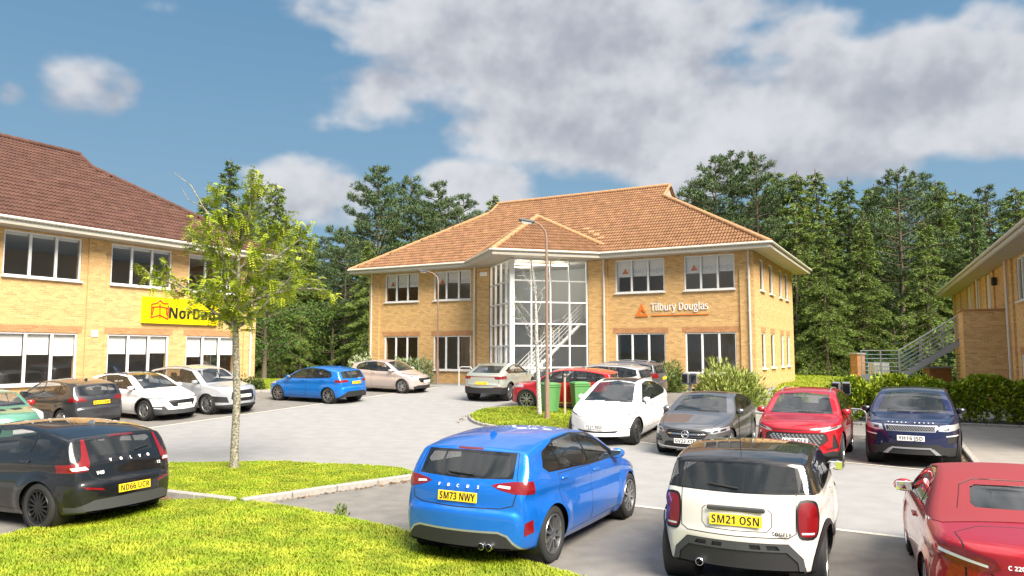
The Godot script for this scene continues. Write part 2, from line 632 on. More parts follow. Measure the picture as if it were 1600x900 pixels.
func kerb(pts: Array, h := 0.11, w := 0.13) -> void:
	var o := Node3D.new()
	o.name = numbered("kerb")
	o.set_meta("kind", "structure")
	add_child(o)
	for i in pts.size() - 1:
		var a: Vector2 = pts[i]
		var b: Vector2 = pts[i + 1]
		var n := maxi(1, roundi(a.distance_to(b) / 0.9))
		for k in n:
			var p := a.lerp(b, float(k) / n)
			var q := a.lerp(b, float(k + 1) / n)
			var P := gp(p.x, p.y)
			var Q := gp(q.x, q.y)
			var ax := (Q - P).normalized()
			var zz := ax.cross(Vector3.UP).normalized()
			var mb := MB.new()
			mb.bevel((P + Q) * 0.5 + Vector3(0, h * 0.5 - 0.05 + rng.randf_range(-0.004, 0.004), 0), Vector3(P.distance_to(Q) - 0.012, h + 0.1, w), 0.018, Basis(ax, zz.cross(ax), zz))
			put("kerb_stone", mb, M.kerb, o)


func build_ground() -> void:
	var mb := MB.new()
	sheet(mb, ccw(pp([-70, -20, 70, -20, 70, 110, -70, 110])), -0.07, 2.0)
	structure("ground", mb, M.soil)
	mb = MB.new()
	for r: Array in [[-500, -70, -20, 110], [70, 500, -20, 110], [-500, 500, 110, 600], [-500, 500, -300, -20]]:
		var y := 0.69 if r[2] >= 110 else -0.3
		mb.quad(Vector3(r[0], y, -r[2]), Vector3(r[1], y, -r[2]), Vector3(r[1], y, -r[3]), Vector3(r[0], y, -r[3]))
	structure("terrain", mb, M.soil)
	mb = MB.new()
	sheet(mb, ccw(pp([-27, -6, 24, -6, 24, 30, 16, 38, 9, 45, -6, 48, -9.6, 42, -10.4, 34.7, -13.5, 34.1, -27, 15])), 0.0)
	structure("road", mb, M.road)
	# parking bays of browner, rougher asphalt
	for p: Array in [[-1.9, 14.73, 12.5, 5.53, 8, -4, -8, 5, -4.4, 12.2], [-4.4, 12.3, -6, 13.15, -7.5, 16.5, -16, 21, -19, 15, -9, 8], [-15.5, 15.2, -3.3, 37.5, -8.4, 43.0, -9.8, 41.8, -10.4, 34.72, -12.9, 34.15, -21, 18.5], [1.2, 22.4, 4.21, 19.95, 9.62, 15.3, 12.1, 20.65, 9.55, 21.4, 7.33, 23.8, 3.2, 27.2], [-0.9, 28.4, 3.0, 27.2, 7.5, 29.5, 8, 36.5, 2.2, 35.6]]:
		mb = MB.new()
		sheet(mb, ccw(pp(p)), 0.004)
		structure("parking_bay", mb, M.bay)
	mb = MB.new()
	sheet(mb, ccw(pp([4.0, 27.6, 7.33, 23.8, 9.55, 21.4, 12.17, 20.7, 9.76, 15.91, 8.2, 12.7, 14, 8, 23, 16, 19, 21.9, 13.94, 23.92, 10.94, 23.77, 8.6, 26.6, 7, 29.2])), 0.006)
	structure("pavement", mb, M.path)
	strip_line(pv([-1.9, 14.73, 9.5, 7.45]), 0.11)
	strip_line(pv([1.3, 22.4, 4.21, 19.99, 9.4, 15.25]), 0.11)
	strip_line(pv([-14.6, 16.9, -11.05, 23.36, -3.3, 37.5]), 0.12)
	strip_line(pv([-1.3, 27.95, 1.9, 30.7]), 0.1)
	# lawns
	lawn("front_lawn", rounded([-6.75, 9.6, -6.4, 11.0, -5.75, 12.2, -4.75, 12.65, -3.9, 12.2, -2.4, 11.05, -0.9, 9.75, 0.55, 8.4, 2.6, 6.4, 2.2, 1.5, -9.5, 1.5, -9.5, 7.0]), 0.05, 1700.0, 0.045)
	lawn("tree_lawn", ccw(pp([-4.42, 12.42, -4.62, 12.5, -5.95, 13.16, -7.45, 16.45, -6.57, 16.66, -5.03, 16.66, -3.55, 16.3, -2.3, 15.75, -1.98, 15.2, -1.97, 14.83])), 0.06, 900.0, 0.05)
	lawn("island_lawn", rounded([1.9, 27.85, -0.9, 28.0, -1.5, 26.2, -1.25, 24.3, -0.6, 23.25, 0.6, 22.4, 1.9, 21.9, 3.2, 23.2, 3.0, 26.6]), 0.06, 420.0, 0.08)
	lawn("side_lawn", ccw(pp([-12.1, 36.0, -12.5, 34.3, -10.6, 34.75, -9.8, 42, -12, 47, -17.6, 46.6])), 0.05, 60.0, 0.09)
	lawn("back_lawn", ccw(pp([12.0, 34.5, 14.5, 31.0, 18.2, 31.5, 26, 40, 30, 56, 19, 56, 16.8, 46.5])), 0.05, 50.0, 0.09)
	# kerbs
	kerb(pv([-1.9, 14.78, -4.36, 12.33]))
	kerb(pv([-4.5, 12.38, -6.0, 13.12]))
	var edge := rounded([1.9, 27.85, -0.9, 28.0, -1.5, 26.2, -1.25, 24.3, -0.6, 23.25, 0.6, 22.4, 1.9, 21.9, 3.2, 23.2, 3.0, 26.6])
	kerb(Array(edge) + [edge[0]], 0.09)
	kerb(pv([12.17, 20.71, 9.76, 15.91, 8.2, 12.75]))
	kerb(pv([4.0, 27.6, 7.33, 23.77, 9.55, 21.37, 12.1, 20.75]), 0.10)
	kerb(pv([7.2, 29.0, 8.5, 26.8, 10.94, 23.8, 13.94, 23.95, 19, 21.95]), 0.08)
	kerb(pv([-13.4, 34.05, -12.5, 34.2, -10.4, 34.68, -9.7, 41.8]))


func grass_tuft(sd: int, tall: float) -> ArrayMesh:
	var r := RandomNumberGenerator.new()
	r.seed = sd
	var mb := MB.new()
	for k in 9:
		var a := r.randf() * TAU
		var at := Vector3(r.randf_range(-0.03, 0.03), -0.01, r.randf_range(-0.03, 0.03))
		var d := Vector3(cos(a), 0, sin(a))
		var h := tall * r.randf_range(0.5, 1.15)
		var s := d.cross(Vector3.UP) * r.randf_range(0.0025, 0.0045)
		var b := at + Vector3(0, h * 0.6, 0) + d * h * 0.2
		var c := at + Vector3(0, h, 0) + d * h * r.randf_range(0.4, 0.9)
		var g := r.randf_range(0.75, 1.2)
		mb.tint = Color(g * r.randf_range(0.85, 1.15), g, g * r.randf_range(0.7, 1.2))
		var up := Vector3(d.x * -0.3, 1, d.z * -0.3).normalized()
		mb.tri_n(at - s, at + s, b + s, up, up, up)
		mb.tri_n(at - s, b + s, b - s, up, up, up)
		mb.tri_n(b - s, b + s, c, up, up, up)
	return mb.mesh(true)


func build_grass() -> void:
	var patch := noise(0.55, 77, 3)
	var dry := noise(1.6, 78, 3)
	for L: Array in lawns:
		var poly: PackedVector2Array = L[0]
		var lo := poly[0]
		var hi := poly[0]
		for p in poly:
			lo = lo.min(p)
			hi = hi.max(p)
		lo.y = maxf(lo.y, 4.6)
		lo.x = maxf(lo.x, -8.0)  if L[2] > 1000 else lo.x
		var n := int((hi.x - lo.x) * (hi.y - lo.y) * L[2])
		var tf := []
		var cols := []
		for k in n:
			var p := Vector2(rng.randf_range(lo.x, hi.x), rng.randf_range(lo.y, hi.y))
			if not Geometry2D.is_point_in_polygon(p, poly):
				continue
			var d := dry.get_noise_2dv(p)
			if d > 0.42 and rng.randf() < 0.8:
				continue
			var s := rng.randf_range(0.7, 1.3) * (1.0 + patch.get_noise_2dv(p) * 0.5)
			var b := Basis(Vector3.UP, rng.randf() * TAU).scaled(Vector3(1, s, 1))
			tf.append(Transform3D(b, gp(p.x, p.y, L[1] + (mound(p) * 0.035 if L[2] > 100 else 0.0))))
			var g := 1.0 + patch.get_noise_2dv(p * 2.0) * 0.35
			var c := Color(0.235, 0.315, 0.012).lerp(Color(0.37, 0.40, 0.028), clampf(0.35 + d * 1.2, 0.0, 1.0)) * g
			cols.append(c)
		var mm := MultiMesh.new()
		mm.transform_format = MultiMesh.TRANSFORM_3D
		mm.use_colors = true
		mm.mesh = grass_tuft(5 + int(L[2]), L[3])
		mm.instance_count = tf.size()
		for i in tf.size():
			mm.set_instance_transform(i, tf[i])
			mm.set_instance_color(i, cols[i])
		var o := MultiMeshInstance3D.new()
		o.multimesh = mm
		o.material_override = M.blade
		o.name = numbered("grass")
		o.set_meta("kind", "stuff")
		tag(o, ["short bright green grass on the nearest lawn", "short bright green grass around the slender tree", "short grass on the kerbed island by the bins", "grass beside the yellow-sign office", "grass on the bank beyond the glazed office"][lawns.find(L)], "grass")
		add_child(o)


# ---------------------------------------------------------------- cars
# A car body is lofted slice by slice along its centre-line profile. The surface is then cut along outlines given in side (S), front (F),
# rear (R) or top (T) view into panes, lamps, doors, gaps and body. Lengths are metres; "a" runs from the front bumper back.

func soften(tab: Array) -> Array:
	var out := tab
	for k in 2:
		var nx := [out[0]]
		for i in out.size() - 1:
			var p: Vector2 = out[i]
			var q: Vector2 = out[i + 1]
			nx.append(p.lerp(q, 0.25))
			nx.append(p.lerp(q, 0.75))
		nx.append(out[-1])
		out = nx
	return out


func look(tab: Array, x: float) -> float:
	if x <= tab[0].x:
		return tab[0].y
	for i in range(1, tab.size()):
		if x <= tab[i].x:
			var p: Vector2 = tab[i - 1]
			var q: Vector2 = tab[i]
			return lerpf(p.y, q.y, (x - p.x) / maxf(q.x - p.x, 1e-6))
	return tab[-1].y


func pv(flat: Array) -> Array:
	var out := []
	for i in range(0, flat.size(), 2):
		out.append(Vector2(flat[i], flat[i + 1]))
	return out


func pp(flat: Array) -> PackedVector2Array:
	return PackedVector2Array(pv(flat))


# profile points (a, y, fillet radius) -> dense polyline, a never decreasing
func profile(pts: Array, step: float) -> Array:
	var line := [Vector2(pts[0][0], pts[0][1])]
	for i in range(1, pts.size() - 1):
		var p := Vector2(pts[i][0], pts[i][1])
		var b := Vector2(pts[i - 1][0], pts[i - 1][1])
		var f := Vector2(pts[i + 1][0], pts[i + 1][1])
		var r: float = minf(pts[i][2], minf(p.distance_to(b), p.distance_to(f)) * 0.49)
		var p0 := p + (b - p).normalized() * r
		var p2 := p + (f - p).normalized() * r
		var k := clampi(ceili(r * 2.0 / step), 3, 9)
		for e in k + 1:
			var w := float(e) / k
			line.append(p0.lerp(p, w).lerp(p.lerp(p2, w), w))
	line.append(Vector2(pts[-1][0], pts[-1][1]))
	var out := [line[0]]
	for i in range(1, line.size()):
		var p: Vector2 = out[-1]
		var q: Vector2 = line[i]
		q.x = maxf(q.x, p.x + 0.0004)
		var k := ceili(p.distance_to(q) / step)
		for e in range(1, k + 1):
			out.append(p.lerp(q, float(e) / k))
	return out


func car_half_width(s: Dictionary, a: float, y: float) -> float:
	var hw := look(s.plan_t, a)
	var belt := look(s.belt_t, a)
	var x: float
	if y <= belt:
		x = hw - look(s.inset_t, clampf((y - 0.2) / (belt - 0.2), 0.0, 1.0))
		for c: float in [s.fo, s.fo + s.wb]:
			var d := Vector2(a, y).distance_to(Vector2(c, s.wr))
			x += s.flare * smoothstep(s.ra + 0.17, s.ra + 0.01, d)
	else:
		var up := y - belt
		x = hw - look(s.inset_t, 1.0) - s.th * up - s.tc * up * up
	return maxf(x, 0.02)


func car_bow(s: Dictionary, a: float) -> float:
	var f: float = clampf(1.0 - a / (s.L * 0.45), 0.0, 1.0)
	var r: float = clampf((a - s.L * 0.6) / (s.L * 0.4), 0.0, 1.0)
	return s.bowF * pow(f, 1.2) - s.bowR * pow(r, 1.2)


# where the front (or rear) surface lies at offset x and height y, and how it leans
func car_face(s: Dictionary, x: float, y: float, rear: bool) -> Array:
	var best := []
	for dy: float in [0.0, 0.03]:
		var yy: float = y + dy + s.crown * 0.6 * pow(x / 0.9, 2.0)
		var a := 0.0
		var tp: Array = s.top_t
		if rear:
			var i := tp.size() - 1
			while i > 0 and tp[i].y < yy:
				i -= 1
			var p: Vector2 = tp[i]
			var q: Vector2 = tp[mini(i + 1, tp.size() - 1)]
			a = lerpf(p.x, q.x, clampf((yy - p.y) / minf(q.y - p.y, -1e-5), 0.0, 1.0))
		else:
			var i := 0
			while i < tp.size() - 1 and tp[i].y < yy:
				i += 1
			var p: Vector2 = tp[maxi(i - 1, 0)]
			var q: Vector2 = tp[i]
			a = lerpf(p.x, q.x, clampf((yy - p.y) / maxf(q.y - p.y, 1e-5), 0.0, 1.0))
		a += car_bow(s, a) * pow(x / look(s.plan_t, a), 2.0)
		best.append(a)
	return [best[0], (best[1] - best[0]) / 0.03]


func cut(poly: PackedVector3Array, view: int, ring: PackedVector2Array, outside: Array) -> PackedVector3Array:
	var rest := poly
	var m := ring.size()
	for e in m:
		var a := ring[e]
		var d := ring[(e + 1) % m] - a
		var cnt := rest.size() / 2
		var side := PackedFloat32Array()
		side.resize(cnt)
		var any_in := false
		var any_out := false
		for i in cnt:
			var p := rest[i * 2]
			var q := Vector2(p.z, p.y) if view == 0 else (Vector2(p.x, p.y) if view == 1 else Vector2(p.x, p.z))
			var w := d.cross(q - a)
			side[i] = w
			if w > 1e-7:
				any_in = true
			elif w < -1e-7:
				any_out = true
		if not any_out:
			continue
		if not any_in:
			outside.append(rest)
			return PackedVector3Array()
		var ins := PackedVector3Array()
		var outs := PackedVector3Array()
		for i in cnt:
			var j := (i + 1) % cnt
			var wi := side[i]
			var wj := side[j]
			if wi >= 0.0:
				ins.append(rest[i * 2]); ins.append(rest[i * 2 + 1])
			if wi <= 0.0:
				outs.append(rest[i * 2]); outs.append(rest[i * 2 + 1])
			if (wi > 0.0 and wj < 0.0) or (wi < 0.0 and wj > 0.0):
				var f := wi / (wi - wj)
				var p := rest[i * 2].lerp(rest[j * 2], f)
				var nn := rest[i * 2 + 1].lerp(rest[j * 2 + 1], f)
				ins.append(p); ins.append(nn)
				outs.append(p); outs.append(nn)
		if outs.size() >= 6:
			outside.append(outs)
		if ins.size() < 6:
			return PackedVector3Array()
		rest = ins
	return rest


func convex_parts(poly: PackedVector2Array) -> Array:
	var out := []
	for c in Geometry2D.decompose_polygon_in_convex(poly):
		if c.size() < 3:
			continue
		if Geometry2D.is_polygon_clockwise(c):
			c.reverse()
		out.append(c)
	return out


# regions: [name, view, polygon, a_min, a_max, paired, offset]; a line: [name, view, points, a_min, a_max, width]
func car_regions(s: Dictionary) -> Array:
	var out := []
	var serial := 0
	for r: Array in s.regions:
		serial += 1
		var view: int = {"S": 0, "F": 1, "R": 1, "T": 2}[r[1].to_upper()]
		var rings := []
		var paired := false
		var off := 0.0
		if r[0] == "panel_gap" or r[1] == r[1].to_lower():   # a line
			var w: float = r[5] if r.size() > 5 else 0.009
			for i in r[2].size() - 1:
				var a: Vector2 = r[2][i]
				var b: Vector2 = r[2][i + 1]
				var d := (b - a).normalized() * w * 0.5
				var e := d.orthogonal()
				rings.append(PackedVector2Array([a - d - e, b + d - e, b + d + e, a - d + e]))
		else:
			rings = convex_parts(PackedVector2Array(r[2]))
			paired = r[5] if r.size() > 5 else false
			off = r[6] if r.size() > 6 else 0.0
		for ring in rings:
			if Geometry2D.is_polygon_clockwise(ring):
				ring.reverse()
			var bb := Rect2(ring[0], Vector2.ZERO)
			for p in ring:
				bb = bb.expand(p)
			out.append([r[0], view, ring, float(r[3]), float(r[4]), paired, off, bb, serial])
	return out


func wheel_mesh(s: Dictionary) -> Node3D:
	var w := Node3D.new()
	w.name = "wheel"
	var R: float = s.wr
	var rim: float = s.rim
	var h: float = s.tw * 0.5
	var turn := Transform3D(Basis(Vector3(0, 0, 1), -PI / 2), Vector3.ZERO)
	var t := MB.new()
	t.lathe([Vector2(rim - 0.02, -h), Vector2(R - 0.035, -h), Vector2(R - 0.01, -h + 0.015), Vector2(R, -h + 0.04), Vector2(R, -0.012), Vector2(R - 0.008, -0.01), Vector2(R - 0.008, 0.01), Vector2(R, 0.012), Vector2(R, h - 0.04), Vector2(R - 0.01, h - 0.015), Vector2(R - 0.035, h), Vector2(rim + 0.02, h + 0.002), Vector2(rim, h - 0.012)], 40, turn)
	put("tyre", t, M.tyre, w)
	var b := MB.new()
	b.lathe([Vector2(rim, h - 0.014), Vector2(rim - 0.006, h - 0.002), Vector2(rim - 0.018, h - 0.006), Vector2(rim - 0.03, h - 0.05), Vector2(rim - 0.035, -h + 0.02)], 40, turn)
	var n: int = s.spokes
	for k in n:
		var bas := Basis(Vector3(0, 0, 1), TAU * k / n)
		var to := Basis(Vector3(0, 1, 0), PI / 2) * bas   # local z -> +x
		var pairs: Array = [[-0.5, -1.0], [0.5, 1.0]] if s.twin else [[0.0, 0.0]]
		for pr in pairs:
			var w0: float = s.sw * (0.55 if s.twin else 1.0)
			var y0: float = pr[0] * s.sw * 0.8
			var y1: float = pr[1] * s.sw * 1.3 + s.lean
			b.prism(PackedVector2Array([Vector2(0.045, y0 - w0 * 0.6), Vector2(rim - 0.012, y1 - w0 * 0.4), Vector2(rim - 0.012, y1 + w0 * 0.4), Vector2(0.045, y0 + w0 * 0.6)]), h - 0.045, h - 0.012, Transform3D(to, Vector3.ZERO))
	b.lathe([Vector2(0.072, h - 0.05), Vector2(0.07, h - 0.012), Vector2(0.05, h - 0.004), Vector2(0.0, h - 0.002)], 20, turn)
	put("rim", b, s.rim_mat, w)
	var d := MB.new()
	d.lathe([Vector2(rim - 0.036, h - 0.10), Vector2(rim * 0.72, h - 0.10), Vector2(rim * 0.70, h - 0.085), Vector2(0.06, h - 0.085), Vector2(0.0, h - 0.085)], 28, turn)
	put("brake_disc", d, M.disc, w)
	return w


func add_plate(s: Dictionary, root: Node3D, rear: bool, y: float, text: String, tilt := 999.0) -> void:
	var f := car_face(s, 0.0, y, rear)
	var sg := 1.0 if rear else -1.0
	var lean: float = atan(f[1]) if tilt > 900 else tilt
	# the plate faces +z at the rear, -z at the front, leaning with the panel behind it
	var bas := Basis(Vector3.UP, 0.0 if rear else PI) * Basis(Vector3.RIGHT, -absf(lean))
	var at: Vector3 = Vector3(0, y, f[0] - s.L * 0.5) * s.sc + Vector3(0, 0, sg * 0.014)
	var o := Node3D.new()
	o.name = "number_plate"
	root.add_child(o, true)
	o.transform = Transform3D(bas, at)
	var b := MB.new()
	b.bevel(Vector3.ZERO, Vector3(0.52, 0.111, 0.012), 0.004)
	put("plate_board", b, M.plate_yellow if rear else M.plate_white, o)
	if text != "":
		var tm := letters(text, 0.079, 0.002)
		var wd: float = tm.get_aabb().size.x
		var k := minf(1.0, 0.47 / wd)
		put("lettering", tm, M.ink, o, Transform3D(Basis.from_scale(Vector3(k, 1.0, 1)), Vector3(0, 0, 0.0075)))


func add_badge(s: Dictionary, root: Node3D, rear: bool, x: float, y: float, text: String, size: float, m: Material, spread := 0.0, called := "badge") -> void:
	var sg := 1.0 if rear else -1.0
	var xs := [x]
	var ts := [text]
	if spread > 0.0:
		xs = []
		ts = []
		for i in text.length():
			if text[i] != " ":
				xs.append((x + spread * (float(i) / (text.length() - 1) - 0.5)) * (1.0 if rear else -1.0))
				ts.append(text[i])
	for i in xs.size():
		var f := car_face(s, xs[i], y, rear)
		var bas := Basis(Vector3.UP, 0.0 if rear else PI) * Basis(Vector3.RIGHT, -absf(atan(f[1])))
		put(called, letters(ts[i], size, 0.008), m, root, Transform3D(bas, Vector3(xs[i], y, f[0] - s.L * 0.5) * s.sc + Vector3(0, 0.004, sg * 0.020)))


func make_car(s: Dictionary, label: String, at: Vector2, heading: Vector2, group := "cars parked in the marked bays") -> Node3D:
	var sc: Vector3 = s.sc
	var L: float = s.L
	s.plan_t = soften(pv(s.plan))
	s.belt_t = soften(pv(s.belt))
	s.inset_t = soften(pv(s.inset))
	s.top_t = profile(s.top, s.step)
	var under := soften(pv(s.under))
	var root := thing("parked_car", label, "car", Vector3.ZERO, 0.0, group)
	# slices
	var tp: Array = s.top_t
	var grid := []
	for q: Vector2 in tp:
		var a := q.x
		var yc := q.y
		var yb := look(under, a)
		yc = maxf(yc, yb + 0.01)
		var hw := look(s.plan_t, a)
		var tall := yc - yb
		var r := minf(s.rtop, tall * 0.4)
		var cr: float = s.crown * clampf(tall / 0.5, 0.0, 1.0)
		var yj := yc - cr - r
		var wt := car_half_width(s, a, yj)
		r = minf(r, wt * 0.5)
		var bow := car_bow(s, a)
		var col := PackedVector3Array()
		var flat := wt - r
		for j in s.nt + 1:
			var x: float = flat * j / s.nt
			col.append(Vector3(x, yc - cr * pow(x / wt, 2.0), a))
		var y1 := col[s.nt].y
		for j in range(1, s.nc + 1):
			var w: float = PI * 0.5 * j / s.nc
			col.append(Vector3(flat + r * sin(w), yj + (y1 - yj) * cos(w), a))
		for j in range(1, s.ns + 1):
			var y: float = lerpf(yj, yb, float(j) / s.ns)
			col.append(Vector3(car_half_width(s, a, y), y, a))
		col.append(Vector3(col[-1].x * 0.9, yb - 0.012, a))
		col.append(Vector3(0, yb - 0.015, a))
		for j in col.size():
			col[j].z += bow * pow(col[j].x / hw, 2.0)
		grid.append(col)
	var ni := grid.size()
	var nj: int = grid[0].size()
	var nrm := []
	for i in ni:
		var col := PackedVector3Array()
		for j in nj:
			var du: Vector3 = grid[mini(i + 1, ni - 1)][j] - grid[maxi(i - 1, 0)][j]
			var dv: Vector3 = grid[i][mini(j + 1, nj - 1)] - grid[i][maxi(j - 1, 0)]
			if j == 0:
				du.x = 0
				dv.y = 0
			col.append(du.cross(dv).normalized())
		nrm.append(col)
	# cut into regions
	var regs := car_regions(s)
	var parts := {}
	for i in ni - 1:
		for j in nj - 1:
			var p0: Vector3 = grid[i][j]
			var p1: Vector3 = grid[i + 1][j]
			var p2: Vector3 = grid[i + 1][j + 1]
			var p3: Vector3 = grid[i][j + 1]
			var polys := [PackedVector3Array([p0, nrm[i][j], p1, nrm[i + 1][j], p2, nrm[i + 1][j + 1], p3, nrm[i][j + 1]])]
			var lo := p0.min(p1).min(p2).min(p3)
			var hi := p0.max(p1).max(p2).max(p3)
			for r: Array in regs:
				if hi.z < r[3] or lo.z > r[4]:
					continue
				var bb: Rect2 = r[7]
				var view: int = r[1]
				var l2 := Vector2(lo.z, lo.y) if view == 0 else (Vector2(lo.x, lo.y) if view == 1 else Vector2(lo.x, lo.z))
				var h2 := Vector2(hi.z, hi.y) if view == 0 else (Vector2(hi.x, hi.y) if view == 1 else Vector2(hi.x, hi.z))
				if l2.x > bb.end.x or h2.x < bb.position.x or l2.y > bb.end.y or h2.y < bb.position.y:
					continue
				if view == 2 and hi.y < 0.5:
					continue
				if r[0] == "void" and hi.x < 0.5:
					continue
				if view == 0 and hi.x < 0.3 and not r[0] in ["void", "roof", "soft_top"]:
					continue
				var mid := (lo.z + hi.z) * 0.5
				if mid < r[3] or mid > r[4]:
					continue
				var left := []
				for poly: PackedVector3Array in polys:
					var ins := cut(poly, view, r[2], left)
					if ins.size() >= 6 and r[0] != "void":
						emit(parts, r[0] if not r[5] or r[0].ends_with("door") else r[0] + "#%d" % r[8], ins, r[5], r[6], sc, L)
				polys = left
				if polys.is_empty():
					break
			for poly: PackedVector3Array in polys:
				emit(parts, "body", poly, false, 0.0, sc, L)
	var nodes := {}
	for key: String in parts:
		var nm := key.get_slice("#", 0)
		var e: MB = parts[key]
		nodes[key] = put(nm, e, s.mats.get(nm, s.mats.body), root)
	# wheels, arches
	var proto := wheel_mesh(s)
	var first := true
	for c: float in [s.fo, s.fo + s.wb]:
		var hwid: float = look(s.plan_t, c) * sc.x
		var cz := (c - L * 0.5) * sc.z
		for sg: float in [1.0, -1.0]:
			var w: Node3D = proto if first else proto.duplicate()
			first = false
			w.name = "wheel"
			root.add_child(w, true)
			w.position = Vector3(sg * (hwid - s.tw * 0.5 - 0.012), s.wr, cz)
			w.rotation.y = 0.0 if sg > 0 else PI
			var ar := MB.new()
			var turn := Transform3D(Basis(Vector3(0, 0, 1), -PI / 2 * sg), Vector3(sg * (hwid - 0.2), s.wr * sc.y, cz))
			ar.lathe([Vector2(0.0, -0.16), Vector2((s.ra + 0.004) * sc.y, -0.16), Vector2((s.ra + 0.004) * sc.y, 0.165)], 28, turn)
			put("wheel_arch_liner", ar, M.black_plastic, root)
	car_inside(s, root)
	# door mirrors
	for sg: float in [1.0, -1.0]:
		var mb := MB.new()
		var ma: float = s.mirror[0]
		var my: float = s.mirror[1]
		var mx: float = (car_half_width(s, ma, my) + 0.10) * sc.x
		var mp := Vector3(sg * mx, my * sc.y, (ma - L * 0.5) * sc.z)
		var mt := Transform3D(Basis.from_scale(Vector3(0.105, 0.07, 0.085)), mp)
		mb.lathe([Vector2(0.0, -1.0), Vector2(0.5, -0.9), Vector2(0.85, -0.55), Vector2(1.0, 0.0), Vector2(0.9, 0.5), Vector2(0.5, 0.88), Vector2(0.0, 0.97)], 14, mt * Transform3D(Basis(Vector3.RIGHT, -PI / 2), Vector3.ZERO))
		var mo := put("door_mirror", mb, s.mats.get("door_mirror", s.mats.body), root)
		var arm := MB.new()
		arm.tube([mp + Vector3(-sg * 0.06, -0.03, 0), mp + Vector3(-sg * 0.16, -0.06, -0.01)], [0.03, 0.035], 8)
		put("mirror_arm", arm, M.black_plastic, mo)
		var gl := MB.new()
		gl.bevel(mp + Vector3(0, 0, 0.078), Vector3(0.16, 0.10, 0.012), 0.005)
		put("mirror_glass", gl, M.mirror, mo)
	if s.has("handles"):
		for h: Array in s.handles:
			for sg: float in [1.0, -1.0]:
				var hx := car_half_width(s, h[0], h[1]) * sc.x + 0.012
				var hm := MB.new()
				hm.bevel(Vector3(sg * hx, h[1] * sc.y, (h[0] - L * 0.5) * sc.z), Vector3(0.03, 0.032, 0.20), 0.012)
				put("door_handle", hm, s.mats.get("door_handle", s.mats.body), nodes.get(h[2] + ("#R" if sg > 0 else "#L"), root))
	if s.has("plate_r"):
		add_plate(s, root, true, s.plate_r, s.reg)
	if s.has("plate_f"):
		add_plate(s, root, false, s.plate_f, s.reg, 0.04)
	# stand it on the ground
	var hd := heading.normalized()
	var fwd := gp(at.x + hd.x * 1.3, at.y + hd.y * 1.3) - gp(at.x - hd.x * 1.3, at.y - hd.y * 1.3)
	var rt := Vector2(hd.y, -hd.x)
	var right := gp(at.x + rt.x, at.y + rt.y) - gp(at.x - rt.x, at.y - rt.y)
	var zb := -fwd.normalized()
	var yb2 := zb.cross(right).normalized()
	root.transform = Transform3D(Basis(yb2.cross(zb).normalized(), yb2, zb), gp(at.x, at.y, 0.012))
	return root


func emit(parts: Dictionary, nm: String, poly: PackedVector3Array, paired: bool, off: float, sc: Vector3, L: float) -> void:
	var kr := nm + "#R" if paired else nm
	var kl := nm + "#L" if paired else nm
	if not parts.has(kr):
		parts[kr] = MB.new()
	if not parts.has(kl):
		parts[kl] = MB.new()
	var mr: MB = parts[kr]
	var ml: MB = parts[kl]
	var cnt := poly.size() / 2
	var ps := []
	var ns := []
	for i in cnt:
		var nn := poly[i * 2 + 1].normalized()
		var p := poly[i * 2] + nn * off
		ps.append(Vector3(p.x * sc.x, p.y * sc.y, (p.z - L * 0.5) * sc.z))
		ns.append(nn)
	var fl := Vector3(-1, 1, 1)
	for i in range(1, cnt - 1):
		mr.tri_n(ps[0], ps[i], ps[i + 1], ns[0], ns[i], ns[i + 1])
		ml.tri_n(ps[0] * fl, ps[i + 1] * fl, ps[i] * fl, ns[0] * fl, ns[i + 1] * fl, ns[i] * fl)


